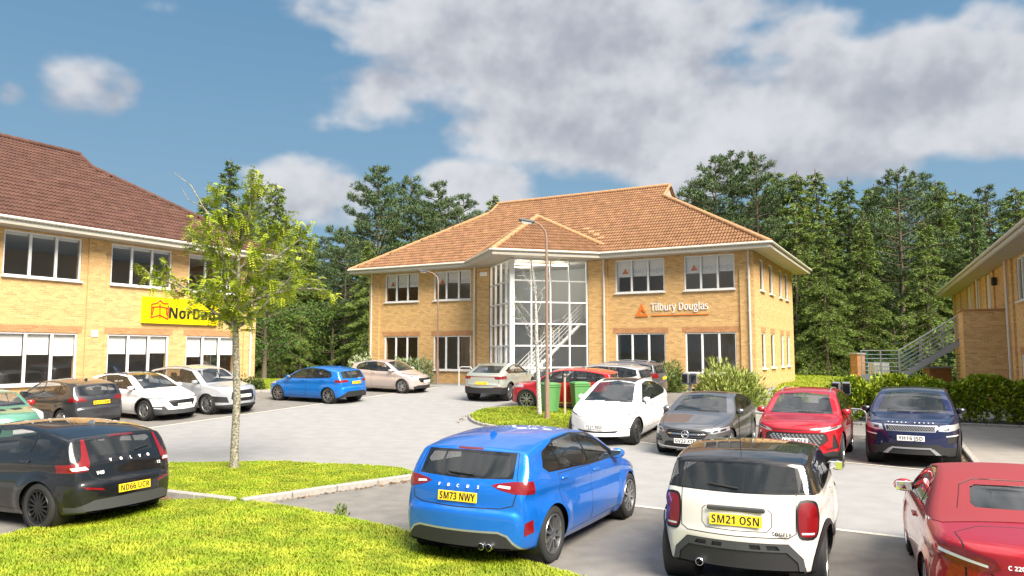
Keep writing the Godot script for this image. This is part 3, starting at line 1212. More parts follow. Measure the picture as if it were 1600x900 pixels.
# seats, dashboard, steering wheel and a dark tub that lines the cabin
func car_inside(s: Dictionary, root: Node3D) -> void:
	var sc: Vector3 = s.sc
	var L: float = s.L
	var z := func(a: float) -> float: return (a - L * 0.5) * sc.z
	var a0: float = s.cabin[0]
	var a1: float = s.cabin[1]
	var hw: float = (look(s.plan_t, (a0 + a1) * 0.5) - 0.13) * sc.x
	var by: float = (look(s.belt_t, (a0 + a1) * 0.5) - 0.03) * sc.y
	var tub := MB.new()
	var y0 := 0.30 * sc.y
	var p := [Vector3(-hw, y0, z.call(a0)), Vector3(hw, y0, z.call(a0)), Vector3(hw, y0, z.call(a1)), Vector3(-hw, y0, z.call(a1))]
	var up := Vector3(0, by - y0, 0)
	tub.quad(p[0], p[3], p[2], p[1])
	for i in 4:
		tub.quad(p[i], p[(i + 1) % 4], p[(i + 1) % 4] + up, p[i] + up)
	put("cabin_lining", tub, M.lining, root)
	var da: float = s.dash
	var dm := MB.new()
	dm.bevel(Vector3(0, by - 0.07, z.call(da)), Vector3(hw * 1.9, 0.2, 0.5), 0.06)
	put("dashboard", dm, M.lining, root)
	var sw := MB.new()
	var ring := []
	for k in 17:
		var w := TAU * k / 16
		ring.append(Vector3(0.36, by - 0.02, z.call(da + 0.36)) + Basis(Vector3.RIGHT, -0.4) * Vector3(cos(w) * 0.18, sin(w) * 0.18, 0))
	var rr := []
	rr.resize(17)
	rr.fill(0.014)
	sw.tube(ring, rr, 6, false)
	put("steering_wheel", sw, M.black_plastic, root)
	for row: float in [s.seat_a, s.seat_a + 0.85]:
		if row > a1 - 0.25:
			continue
		for sg: float in [-1.0, 1.0]:
			var st := MB.new()
			var top: float = s.seat_h * sc.y
			st.bevel(Vector3(sg * 0.37, 0.48 * sc.y, z.call(row - 0.22)), Vector3(0.5, 0.16, 0.5), 0.05)
			st.bevel(Vector3(sg * 0.37, lerpf(0.5 * sc.y, top - 0.2, 0.5), z.call(row + 0.1)), Vector3(0.48, top - 0.2 - 0.5 * sc.y + 0.1, 0.14), 0.05, Basis(Vector3.RIGHT, 0.22))
			st.bevel(Vector3(sg * 0.37, top - 0.1, z.call(row + 0.2)), Vector3(0.26, 0.2, 0.1), 0.04, Basis(Vector3.RIGHT, 0.15))
			put("seat", st, M.seat, root)


func plan_for(L: float, hw: float, f := 0.70, r := 0.78) -> Array:
	return [0, hw * f, 0.08, hw * (f + 0.10), 0.28, hw * 0.93, 0.7, hw * 0.985, L * 0.4, hw, L * 0.65, hw, L - 0.75, hw * 0.985, L - 0.32, hw * 0.95, L - 0.09, hw * (r + 0.09), L, hw * r]


func car_base(L: float, hw: float, wb: float, fo: float, near := true) -> Dictionary:
	var s := {"L": L, "wb": wb, "fo": fo, "sc": Vector3.ONE, "plan": plan_for(L, hw), "inset": [0, 0.085, 0.10, 0.035, 0.32, 0.0, 0.56, 0.004, 0.75, 0.040, 0.83, 0.008, 1.0, 0.05],
		"under": [0, 0.21, 0.5, 0.17, L - 0.7, 0.19, L, 0.27], "th": 0.42, "tc": 0.25, "flare": 0.022, "wr": 0.32, "ra": 0.355, "rim": 0.225, "tw": 0.22, "spokes": 5, "twin": true, "sw": 0.06, "lean": 0.0,
		"rim_mat": M.alloy, "bowF": 0.24, "bowR": 0.14, "crown": 0.05, "rtop": 0.10, "mirror": [1.5, 1.02], "seat_a": 2.35, "seat_h": 1.2, "dash": 1.45, "regions": [], "mats": {}, "reg": ""}
	s.merge({"step": 0.045, "nt": 9, "nc": 4, "ns": 24} if near else {"step": 0.075, "nt": 6, "nc": 3, "ns": 16})
	return s


func common_mats(body: Material) -> Dictionary:
	return {"body": body, "windscreen": M.screen, "rear_window": M.privacy, "side_window": M.car_glass, "window_trim": M.gloss_black, "screen_trim": M.gloss_black, "tail_lamp": M.red_lamp, "tail_lamp_clear": M.white_lamp, "headlamp": M.head_lamp, "headlamp_lens": M.lens_dark, "grille": M.grille, "lower_bumper": M.black_plastic,
		"wheel_arch_trim": M.black_plastic, "panel_gap": M.gap, "reflector": M.red_lamp, "brake_lamp": M.red_dark, "silver_trim": M.silver, "roof": M.gloss_black, "air_intake": M.black_plastic, "light_strip": M.white_lamp, "diffuser": M.black_plastic, "door_mirror": body, "skid_plate": M.silver, "fog_lamp": M.white_lamp}


# outline of the side glazing, split at the pillars
func glazing(outline: Array, splits: Array, lo := 0.0, hi := 99.0) -> Array:
	var out := []
	var poly := pp(outline)
	if Geometry2D.is_polygon_clockwise(poly):
		poly.reverse()
	var inner: Array = Geometry2D.offset_polygon(poly, -0.024)
	var edges := [lo] + splits + [hi]
	for i in edges.size() - 1:
		var x0: float = edges[i] + (0.03 if i > 0 else 0.0)
		var x1: float = edges[i + 1] - (0.03 if i < edges.size() - 2 else 0.0)
		for piece in Geometry2D.intersect_polygons(inner[0], PackedVector2Array([Vector2(x0, 0), Vector2(x1, 0), Vector2(x1, 3), Vector2(x0, 3)])):
			out.append(["side_window", "S", Array(piece), 0, 99, true, -0.004])
	out.append(["window_trim", "S", Array(poly), 0, 99, false])
	return out


func arches(s: Dictionary, trim := 0.0) -> Array:
	var out := []
	for c: float in [s.fo, s.fo + s.wb]:
		for e: Array in [["void", s.ra], ["wheel_arch_trim", s.ra + trim]]:
			if e[0] == "void" or trim > 0:
				var ring := []
				for k in 30:
					ring.append(Vector2(c, s.wr) + Vector2.from_angle(TAU * k / 30) * float(e[1]))
				out.append([e[0], "S", ring, 0, 99, false, 0.012 if e[0] != "void" else 0.0])
	return out


func doors(fr: Array, rr: Array, belt0: float, belt1: float, sill: float) -> Array:
	# fr, rr: [a at front edge, a at rear edge]; each a panel of its own with a dark gap all round
	var out := []
	var d := []
	for e: Array in [["front_door", fr], ["rear_door", rr]]:
		if e[1].is_empty():
			continue
		var a0: float = e[1][0]
		var a1: float = e[1][1]
		var y0 := lerpf(belt0, belt1, (a0 - fr[0]) / 2.2)
		var y1 := lerpf(belt0, belt1, (a1 - fr[0]) / 2.2)
		var ring := pv([a0 + 0.04, sill, a1 - 0.02, sill, a1, sill + 0.2, a1, y1, a0, y0, a0, sill + 0.12])
		out.append(["panel_gap", "S", ring + [ring[0]], 0, 99])
		d.append([e[0], "S", ring, 0, 99, true])
	return out + d


# ---- five-door hatchback seen from behind, also stretched for its cousins
func hatch(near := true) -> Dictionary:
	var s := car_base(4.38, 0.912, 2.70, 0.88, near)
	s.top = [[0, 0.22, 0], [0.0, 0.50, 0.05], [0.03, 0.66, 0.06], [0.22, 0.78, 0.16], [1.12, 0.985, 0.25], [1.98, 1.405, 0.30], [2.65, 1.468, 0.5], [3.50, 1.415, 0.4], [4.00, 1.33, 0.025], [4.03, 1.285, 0.02], [4.24, 0.995, 0.05], [4.29, 0.90, 0.05], [4.31, 0.70, 0.03], [4.37, 0.655, 0.04], [4.38, 0.45, 0.08], [4.385, 0.27, 0]]
	s.belt = [0, 0.80, 1.1, 0.93, 2.0, 0.96, 3.2, 1.0, 4.0, 1.03, 4.38, 1.0]
	s.cabin = [1.15, 4.05]
	s.win = [1.32, 0.965, 2.06, 1.355, 2.6, 1.405, 3.2, 1.375, 3.60, 1.27, 3.72, 1.10, 3.62, 1.035, 2.5, 0.985]
	s.splits = [2.42, 3.28]
	s.fd = [1.28, 2.42]
	s.rd = [2.42, 3.40]
	s.handles = [[2.26, 0.90, "front_door"], [3.26, 0.93, "rear_door"]]
	s.scr = [-0.1, 1.0, 0.66, 0.985, 0.60, 1.15, 0.515, 1.36, -0.1, 1.395]
	s.rw = [-0.1, 1.02, 0.585, 1.035, 0.53, 1.25, -0.1, 1.275]
	s.rwt = [-0.1, 0.995, 0.63, 1.01, 0.60, 1.285, -0.1, 1.30]
	return s


func hatch_regions(s: Dictionary, extra: Array, trim := 0.0) -> void:
	var L: float = s.L
	s.regions = arches(s, trim)
	s.regions.append(["windscreen", "F", pv(s.scr), s.get("scr_a0", 1.05), s.get("scr_a1", 2.15), false, -0.003])
	s.regions.append(["rear_window", "R", pv(s.rw), L * s.get("rw_a", 0.86), 99, false, -0.003])
	s.regions += glazing(s.win, s.splits)
	s.regions.append_array(extra)
	s.regions.append(["window_trim", "R", pv(s.rwt), L * s.get("rw_a", 0.86), 99, false])
	s.regions += doors(s.fd, s.rd, s.win[1] - 0.005, s.win[-1] + 0.01, s.get("sill", 0.27))


func front_plain(s: Dictionary, grille_y: float) -> Array:
	return [["headlamp_lens", "F", pv([0.62, grille_y + 0.10, 0.74, grille_y + 0.12, 0.74, grille_y + 0.17, 0.62, grille_y + 0.15]), 0, 0.8, true], ["headlamp", "F", pv([0.48, grille_y + 0.06, 0.95, grille_y + 0.12, 0.95, grille_y + 0.24, 0.55, grille_y + 0.15]), 0, 0.75, true],
		["grille", "F", pv([-0.1, grille_y - 0.12, 0.38, grille_y - 0.12, 0.5, grille_y + 0.04, 0.42, grille_y + 0.08, -0.1, grille_y + 0.08]), 0, 0.5, false, -0.01], ["lower_bumper", "F", pv([-0.1, 0.1, 0.6, 0.1, 0.72, 0.3, 0.5, 0.36, -0.1, 0.36]), 0, 0.5, false],
		["panel_gap", "F", pv([0, grille_y + 0.13, 0.5, grille_y + 0.12]), 0, 0.8], ["panel_gap", "S", pv([0.35, grille_y + 0.2, 0.8, 0.86, 1.15, 0.93]), 0, 1.3]]


func extra_tube(root: Node3D, called: String, pts: Array, r: float, m: Material, seg := 8) -> void:
	var mb := MB.new()
	var rr := []
	rr.resize(pts.size())
	rr.fill(r)
	mb.tube(pts, rr, seg)
	put(called, mb, m, root)


func wiper(s: Dictionary, root: Node3D, x0: float, y0: float, x1: float, y1: float, rear := true) -> void:
	var pts := []
	for k in 6:
		var w := k / 5.0
		var x := lerpf(x0, x1, w)
		var y := lerpf(y0, y1, w)
		var f := car_face(s, x, y, rear)
		pts.append(Vector3(x, y, f[0] - s.L * 0.5) * s.sc + Vector3(0, 0.01, 0.012 if rear else -0.012))
	extra_tube(root, "wiper", pts, 0.009, M.black_plastic, 6)


func exhaust(s: Dictionary, root: Node3D, x: float, y: float, r := 0.04) -> void:
	var mb := MB.new()
	var t := Transform3D(Basis(Vector3.RIGHT, PI / 2), Vector3(x, y, s.L * 0.5 * s.sc.z - 0.03))
	mb.lathe([Vector2(r, -0.12), Vector2(r, 0.045), Vector2(r - 0.006, 0.05), Vector2(r - 0.01, 0.04), Vector2(r - 0.01, -0.1), Vector2(0, -0.1)], 20, t)
	put("exhaust_tip", mb, M.chrome, root)


func shark_fin(s: Dictionary, root: Node3D, a: float, m: Material) -> void:
	var y := 0.0
	for p: Vector2 in s.top_t:
		if p.x <= a:
			y = p.y
	var mb := MB.new()
	mb.prism(pp([-0.10, 0, 0.07, 0, 0.065, 0.055, 0.03, 0.06]), -0.014, 0.014, Transform3D(Basis(Vector3.UP, -PI / 2), Vector3(0, y * s.sc.y - 0.006, (a - s.L * 0.5) * s.sc.z)))
	put("roof_aerial", mb, m, root)


func rails(s: Dictionary, root: Node3D, a0: float, a1: float, x: float, m: Material) -> void:
	for sg: float in [-1.0, 1.0]:
		var pts := []
		for k in 9:
			var a := lerpf(a0, a1, k / 8.0)
			var y := 0.0
			for p: Vector2 in s.top_t:
				if p.x <= a:
					y = p.y
			var lift := 0.035 if k > 0 and k < 8 else -0.02
			pts.append(Vector3(sg * x, y - s.crown * 0.9 + lift, a - s.L * 0.5) * s.sc)
		extra_tube(root, "roof_rail", pts, 0.016, m, 6)


func star_badge(s: Dictionary, root: Node3D, y: float, r: float, rear := false) -> void:
	var f := car_face(s, 0.0, y, rear)
	var at: Vector3 = Vector3(0, y, f[0] - s.L * 0.5) * s.sc + Vector3(0, 0, -0.02 if not rear else 0.02)
	var mb := MB.new()
	var ring := []
	var rr := []
	for k in 25:
		ring.append(at + Vector3(cos(TAU * k / 24), sin(TAU * k / 24), 0) * r)
		rr.append(r * 0.10)
	mb.tube(ring, rr, 6, false)
	for k in 3:
		var w := PI / 2 + TAU * k / 3
		mb.tube([at, at + Vector3(cos(w), sin(w), 0) * r], [r * 0.2, r * 0.05], 5)
	put("badge", mb, M.chrome, root)


func grille_bars(s: Dictionary, root: Node3D, y0: float, y1: float, n: int, half0: float, half1: float, m: Material, th := 0.012) -> void:
	for k in n:
		var w := (k + 0.5) / n
		var y := lerpf(y0, y1, w)
		var hx := lerpf(half0, half1, w)
		var pts := []
		var rr := []
		for e in 9:
			var x := lerpf(-hx, hx, e / 8.0)
			pts.append(Vector3(x, y, car_face(s, x, y, false)[0] - s.L * 0.5) * s.sc)
			rr.append(th)
		var mb := MB.new()
		mb.tube(pts, rr, 6)
		put("grille_bar", mb, m, root)


func grille_mesh(s: Dictionary, root: Node3D, y0: float, y1: float, half0: float, half1: float, dx: float, dy: float, m: Material) -> void:
	var mb := MB.new()
	var row := 0
	var y := y0
	while y <= y1:
		var hx := lerpf(half0, half1, (y - y0) / (y1 - y0))
		var x := -hx + (dx * 0.5 if row % 2 else 0.0)
		while x <= hx:
			var f := car_face(s, x, y, false)
			mb.prism(pp([-dx * 0.36, 0, 0, -dy * 0.3, dx * 0.36, 0, 0, dy * 0.3]), -0.012, 0.008, Transform3D(Basis(Vector3.UP, PI), Vector3(x, y, f[0] - s.L * 0.5) * s.sc))
			x += dx
		y += dy * 0.5
		row += 1
	put("grille_mesh", mb, m, root).set_meta("kind", "stuff")


func build_cars() -> void:
	var g := "cars parked in the marked bays"
	# ---------------- blue hatchback in the near bay
	var s := hatch()
	s.merge({"reg": "SM73 NWY", "plate_r": 0.80, "wr": 0.325, "rim": 0.232, "sw": 0.05, "rim_mat": M.alloy_two}, true)
	s.mats = common_mats(paint(0.006, 0.15, 0.62, 0.45))
	hatch_regions(s, front_plain(s, 0.6) + [["brake_lamp", "R", pv([-0.1, 1.300, 0.17, 1.300, 0.17, 1.326, -0.1, 1.326]), 3.9, 99],
		["tail_lamp_clear", "R", pv([0.47, 0.925, 0.62, 0.908, 0.62, 0.935, 0.49, 0.945]), 4.0, 99, true, 0.006], ["tail_lamp", "R", pv([0.40, 0.94, 0.50, 0.898, 0.66, 0.86, 0.97, 0.835, 0.97, 0.99, 0.64, 0.985, 0.46, 0.962]), 3.98, 99, true, 0.004],
		["panel_gap", "R", pv([0, 0.69, 0.52, 0.695, 0.66, 0.73, 0.695, 0.87]), 4.0, 99, 0.012], ["panel_gap", "R", pv([0.68, 0.98, 0.62, 1.28]), 3.9, 99],
		["silver_trim", "r", pv([0, 0.445, 0.52, 0.445, 0.62, 0.41, 0.76, 0.25]), 3.9, 99, 0.022], ["lower_bumper", "R", pv([-0.1, 0.435, 0.52, 0.435, 0.61, 0.40, 0.75, 0.25, 0.75, 0.1, -0.1, 0.1]), 4.0, 99],
		["reflector", "R", pv([0.775, 0.40, 0.835, 0.43, 0.835, 0.57, 0.785, 0.54]), 3.9, 99, true, 0.004]])
	var c := make_car(s, "bright blue five-door hatchback parked beside the white hatchback with a black roof", Vector2(0.36, 10.62), Vector2(0.465, 0.885), g)
	add_badge(s, c, true, 0.0, 0.915, "FOCUS", 0.036, M.badge, 0.52)
	for x: float in [0.36, 0.46]:
		exhaust(s, c, x, 0.30)
	wiper(s, c, 0.16, 1.035, -0.18, 1.05)
	shark_fin(s, c, 3.45, s.mats.body)
	# ---------------- black hatchback by the tree lawn
	s = hatch()
	s.top = [[0, 0.22, 0], [0.0, 0.50, 0.05], [0.03, 0.66, 0.06], [0.22, 0.78, 0.16], [1.12, 0.97, 0.25], [1.98, 1.385, 0.30], [2.65, 1.44, 0.5], [3.55, 1.375, 0.4], [4.03, 1.275, 0.025], [4.06, 1.235, 0.02], [4.22, 0.985, 0.06], [4.27, 0.90, 0.06], [4.31, 0.70, 0.04], [4.36, 0.65, 0.05], [4.375, 0.45, 0.08], [4.38, 0.27, 0]]
	s.merge({"reg": "ND66 UCR", "plate_r": 0.535, "wr": 0.325, "rim": 0.225, "spokes": 15, "twin": false, "sw": 0.026, "lean": 0.03, "rim_mat": M.alloy_black}, true)
	s.win = [1.32, 0.955, 2.06, 1.335, 2.6, 1.378, 3.2, 1.345, 3.60, 1.24, 3.70, 1.10, 3.55, 1.03, 2.5, 0.97]
	s.rw = [-0.1, 1.0, 0.48, 1.01, 0.50, 1.205, -0.1, 1.225]
	s.rwt = [-0.1, 0.975, 0.52, 0.985, 0.545, 1.235, -0.1, 1.25]
	s.mats = common_mats(paint(0.006, 0.006, 0.007, 0.0))
	s.mats.merge({"lower_bumper": M.dark_plastic}, true)
	hatch_regions(s, front_plain(s, 0.6) + [["brake_lamp", "R", pv([-0.1, 1.240, 0.2, 1.240, 0.2, 1.262, -0.1, 1.265]), 3.9, 99],
		["tail_lamp_clear", "R", pv([0.60, 0.83, 0.78, 0.825, 0.80, 0.865, 0.64, 0.875]), 4.0, 99, true, 0.006],
		["tail_lamp", "R", pv([0.555, 1.225, 0.60, 1.225, 0.66, 1.0, 0.70, 0.935, 0.97, 0.88, 0.97, 0.79, 0.62, 0.81, 0.575, 0.90]), 3.86, 99, true, 0.005],
		["panel_gap", "R", pv([0, 0.665, 0.42, 0.67, 0.56, 0.72, 0.61, 0.81]), 4.0, 99, 0.012], ["reflector", "R", pv([0.42, 0.535, 0.66, 0.575, 0.70, 0.61, 0.46, 0.57]), 3.9, 99, true, 0.004],
		["lower_bumper", "R", pv([-0.1, 0.44, 0.55, 0.42, 0.76, 0.34, 0.9, 0.34, 0.9, 0.1, -0.1, 0.1]), 4.0, 99]])
	c = make_car(s, "glossy black five-door hatchback with black spoked wheels beside the lawn with the tree", Vector2(-7.42, 11.86), Vector2(-0.913, 0.408), g)
	add_badge(s, c, true, 0.0, 0.93, "VOLVO", 0.045, M.badge, 0.62)
	add_badge(s, c, true, -0.47, 0.775, "V40", 0.05, M.badge)
	add_badge(s, c, true, 0.50, 0.80, "T2", 0.04, M.badge)
	wiper(s, c, 0.12, 1.02, 0.38, 1.06)
	shark_fin(s, c, 3.4, M.silver)
	# ---------------- white three-door with a black roof
	s = car_base(3.82, 0.864, 2.495, 0.70)
	s.top = [[0, 0.22, 0], [0.0, 0.50, 0.06], [0.04, 0.72, 0.10], [0.20, 0.86, 0.12], [1.05, 0.985, 0.18], [1.55, 1.34, 0.20], [2.3, 1.412, 0.5], [3.2, 1.375, 0.3], [3.50, 1.335, 0.02], [3.53, 1.30, 0.02], [3.68, 1.00, 0.06], [3.73, 0.90, 0.10], [3.78, 0.66, 0.06], [3.81, 0.60, 0.04], [3.82, 0.42, 0.08], [3.825, 0.26, 0]]
	s.belt = [0, 0.84, 1.0, 0.93, 2.0, 0.965, 3.0, 0.985, 3.82, 0.99]
	s.merge({"reg": "SM21 OSN", "plate_r": 0.735, "wr": 0.31, "rim": 0.22, "fo": 0.70, "th": 0.30, "tc": 0.12, "mirror": [1.30, 1.02], "cabin": [1.1, 3.45], "seat_a": 2.1, "dash": 1.3, "ra": 0.35, "flare": 0.03, "twin": false, "sw": 0.06, "bowR": 0.17}, true)
	s.win = [1.18, 0.965, 1.62, 1.30, 2.4, 1.355, 3.2, 1.325, 3.46, 1.28, 3.60, 1.0, 3.3, 0.985]
	s.splits = [2.28]
	s.fd = [1.10, 2.32]
	s.rd = []
	s.handles = [[2.16, 0.90, "front_door"]]
	s.scr = [-0.1, 1.0, 0.66, 0.99, 0.56, 1.30, -0.1, 1.34]
	s.scr_a0 = 1.0
	s.scr_a1 = 1.75
	s.rw = [-0.1, 1.005, 0.60, 1.01, 0.56, 1.255, -0.1, 1.28]
	s.rwt = [-0.1, 0.99, 0.64, 0.995, 0.62, 1.30, -0.1, 1.305]
	s.mats = common_mats(paint(0.66, 0.62, 0.57, 0.1))
	s.mats.merge({"tail_lamp_clear": M.white_lamp, "door_mirror": M.gloss_black, "diffuser": M.dark_plastic}, true)
	var ring := []
	var ring2 := []
	for k in 20:
		var w := Vector2.from_angle(TAU * k / 20)
		var q := Vector2(signf(w.x) * pow(absf(w.x), 0.55) * 0.085, signf(w.y) * pow(absf(w.y), 0.6) * 0.165)
		ring.append(Vector2(0.675, 0.765) + q)
		ring2.append(Vector2(0.675, 0.765) + q * 1.16)
	hatch_regions(s, front_plain(s, 0.62) + [["tail_lamp_clear", "R", pv([0.62, 0.625, 0.73, 0.625, 0.73, 0.645, 0.62, 0.645]), 3.3, 99, true, 0.01], ["tail_lamp", "R", ring, 3.3, 99, true, 0.012], ["grille", "R", ring2, 3.3, 99, true, 0.008],
		["panel_gap", "R", pv([0, 0.585, 0.50, 0.59, 0.57, 0.63, 0.575, 0.99]), 3.3, 99, 0.01], ["panel_gap", "R", pv([0, 0.635, 0.30, 0.64, 0.345, 0.69, 0.345, 0.82, 0.31, 0.85]), 3.3, 99, 0.008],
		["air_intake", "R", pv([0.14, 0.475, 0.24, 0.475, 0.23, 0.515, 0.13, 0.515]), 3.3, 99, true, -0.01], ["air_intake", "R", pv([0.30, 0.475, 0.42, 0.475, 0.39, 0.515, 0.29, 0.515]), 3.3, 99, true, -0.01],
		["diffuser", "R", pv([-0.1, 0.455, 0.48, 0.455, 0.58, 0.36, 0.6, 0.22, 0.66, 0.22, 0.63, 0.40, 0.50, 0.535, -0.1, 0.535]), 3.3, 99, false, 0.012], ["lower_bumper", "R", pv([-0.1, 0.1, 0.6, 0.1, 0.6, 0.36, 0.48, 0.455, -0.1, 0.455]), 3.3, 99],
		["roof", "S", pv([1.60, 1.285, 2.4, 1.345, 3.3, 1.31, 3.5, 1.27, 3.9, 1.2, 3.9, 1.6, 1.3, 1.6]), 0, 99, false], ["roof", "F", pv([-0.1, 1.325, 0.9, 1.29, 0.9, 1.6, -0.1, 1.6]), 1.4, 99, false]], 0.055)
	c = make_car(s, "cream-white three-door hatchback with a black roof and upright oval tail lamps", Vector2(3.06, 9.5), Vector2(0.42, 0.907), g)
	add_badge(s, c, true, 0.44, 0.625, "COOPER", 0.035, M.ink)
	var hb := MB.new()
	hb.bevel(Vector3(0, 0.845, car_face(s, 0, 0.845, true)[0] - s.L * 0.5 + 0.012), Vector3(0.58, 0.05, 0.03), 0.014)
	put("tailgate_handle", hb, M.dark_plastic, c)
	exhaust(s, c, -0.36, 0.30)
	wiper(s, c, 0.02, 1.03, -0.30, 1.06)
	extra_tube(c, "roof_aerial", [Vector3(0, 1.37, 1.35), Vector3(0, 1.40, 1.36), Vector3(0, 1.74, 1.44)], 0.004, M.black_plastic, 6)
	# ---------------- red convertible with its red hood up
	s = car_base(4.69, 0.905, 2.84, 0.83)
	s.top = [[0, 0.22, 0], [0.0, 0.50, 0.05], [0.04, 0.68, 0.08], [0.25, 0.80, 0.16], [1.45, 0.98, 0.25], [2.12, 1.335, 0.22], [2.65, 1.405, 0.4], [3.15, 1.345, 0.35], [3.80, 1.055, 0.10], [4.48, 0.985, 0.12], [4.60, 0.945, 0.04], [4.63, 0.78, 0.04], [4.68, 0.68, 0.06], [4.69, 0.45, 0.08], [4.695, 0.27, 0]]
	s.belt = [0, 0.82, 1.4, 0.93, 2.4, 0.955, 3.4, 0.975, 4.3, 0.955, 4.69, 0.92]
	s.merge({"reg": "", "sc": Vector3(1.0, 0.965, 1.0), "plate_r": 0.60, "wr": 0.33, "rim": 0.24, "th": 0.46, "tc": 0.1, "mirror": [1.85, 1.0], "cabin": [1.55, 3.6], "seat_a": 2.75, "dash": 1.8, "rtop": 0.12, "bowR": 0.24}, true)
	s.plan = plan_for(4.69, 0.905, 0.70, 0.66)
	s.win = [1.66, 0.965, 2.18, 1.29, 2.7, 1.345, 3.0, 1.30, 3.25, 0.99]
	s.splits = [2.85]
	s.fd = [1.52, 2.92]
	s.rd = []
	s.handles = [[2.75, 0.86, "front_door"]]
	s.scr = [-0.1, 1.0, 0.66, 0.985, 0.52, 1.29, -0.1, 1.325]
	s.scr_a0 = 1.35
	s.scr_a1 = 2.2
	s.rw = [-0.1, 1.125, 0.46, 1.115, 0.49, 1.14, 0.46, 1.25, 0.42, 1.268, -0.1, 1.285]
	s.rwt = [-0.1, 1.28, -0.09, 1.28, -0.09, 1.285]
	s.rw_a = 0.66
	s.mats = common_mats(paint(0.36, 0.005, 0.009, 0.25))
	s.mats.merge({"soft_top": M.red_cloth, "rear_window": M.screen, "silver_trim": M.chrome}, true)
	hatch_regions(s, front_plain(s, 0.6) + [["tail_lamp_clear", "R", pv([0.50, 0.80, 0.93, 0.865, 0.93, 0.895, 0.50, 0.82]), 4.2, 99, true, 0.005], ["tail_lamp", "R", pv([0.42, 0.80, 0.50, 0.755, 0.93, 0.80, 0.93, 0.925, 0.66, 0.92, 0.46, 0.875]), 4.18, 99, true, 0.004],
		["panel_gap", "T", pv([0, 3.98, 0.50, 3.96, 0.68, 4.10, 0.63, 4.5]), 3.8, 4.58, 0.012], ["panel_gap", "R", pv([0, 0.73, 0.45, 0.735, 0.52, 0.78]), 4.4, 99, 0.012], ["silver_trim", "s", pv([1.62, 0.955, 3.3, 0.985, 3.7, 1.0]), 1.5, 3.7, 0.022],
		["panel_gap", "R", pv([-0.1, 1.315, 0.42, 1.305, 0.54, 1.26, 0.60, 1.10]), 2.9, 3.78, 0.006],
		["soft_top", "S", pv([2.06, 1.26, 3.2, 0.985, 3.84, 1.005, 3.84, 1.7, 2.10, 1.7]), 0, 99, false, 0.004], ["lower_bumper", "R", pv([-0.1, 0.1, 0.7, 0.1, 0.7, 0.3, -0.1, 0.38]), 4.2, 99]])
	c = make_car(s, "red convertible with its red fabric hood raised", Vector2(5.03, 7.72), Vector2(0.41, 0.912), g)
	add_badge(s, c, true, -0.33, 0.835, "C 220", 0.032, M.badge)
	build_front_cars(g)
	build_far_cars(g)


func suv(near := true) -> Dictionary:
	var s := car_base(4.65, 0.945, 2.76, 0.92, near)
	s.top = [[0, 0.26, 0], [0.0, 0.60, 0.06], [0.04, 0.84, 0.08], [0.24, 0.975, 0.14], [1.12, 1.085, 0.22], [1.86, 1.535, 0.25], [2.55, 1.645, 0.5], [3.65, 1.60, 0.4], [4.30, 1.50, 0.03], [4.33, 1.45, 0.02], [4.48, 1.09, 0.06], [4.54, 0.96, 0.06], [4.57, 0.76, 0.04], [4.63, 0.70, 0.05], [4.65, 0.48, 0.08], [4.655, 0.32, 0]]
	s.belt = [0, 0.95, 1.1, 1.03, 2.0, 1.06, 3.2, 1.10, 4.2, 1.13, 4.65, 1.1]
	s.under = [0, 0.26, 0.5, 0.21, 3.9, 0.23, 4.65, 0.33]
	s.inset = [0, 0.07, 0.10, 0.03, 0.32, 0.0, 0.58, 0.006, 0.78, 0.03, 0.88, 0.016, 1.0, 0.05]
	s.merge({"wr": 0.355, "ra": 0.395, "rim": 0.25, "tw": 0.235, "cabin": [1.15, 4.3], "mirror": [1.48, 1.13], "seat_a": 2.35, "seat_h": 1.36, "dash": 1.42, "th": 0.40, "tc": 0.12, "rtop": 0.11}, true)
	s.win = [1.30, 1.07, 1.95, 1.475, 2.5, 1.55, 3.3, 1.535, 4.0, 1.43, 4.15, 1.26, 3.9, 1.155, 2.5, 1.095]
	s.splits = [2.40, 3.40]
	s.fd = [1.25, 2.40]
	s.rd = [2.40, 3.45]
	s.handles = [[2.24, 0.98, "front_door"], [3.28, 1.01, "rear_door"]]
	s.scr = [-0.1, 1.10, 0.70, 1.09, 0.56, 1.49, -0.1, 1.545]
	s.rw = [-0.1, 1.13, 0.62, 1.14, 0.56, 1.42, -0.1, 1.44]
	s.rwt = [-0.1, 1.10, 0.66, 1.11, 0.61, 1.46, -0.1, 1.47]
	s.sill = 0.34
	return s


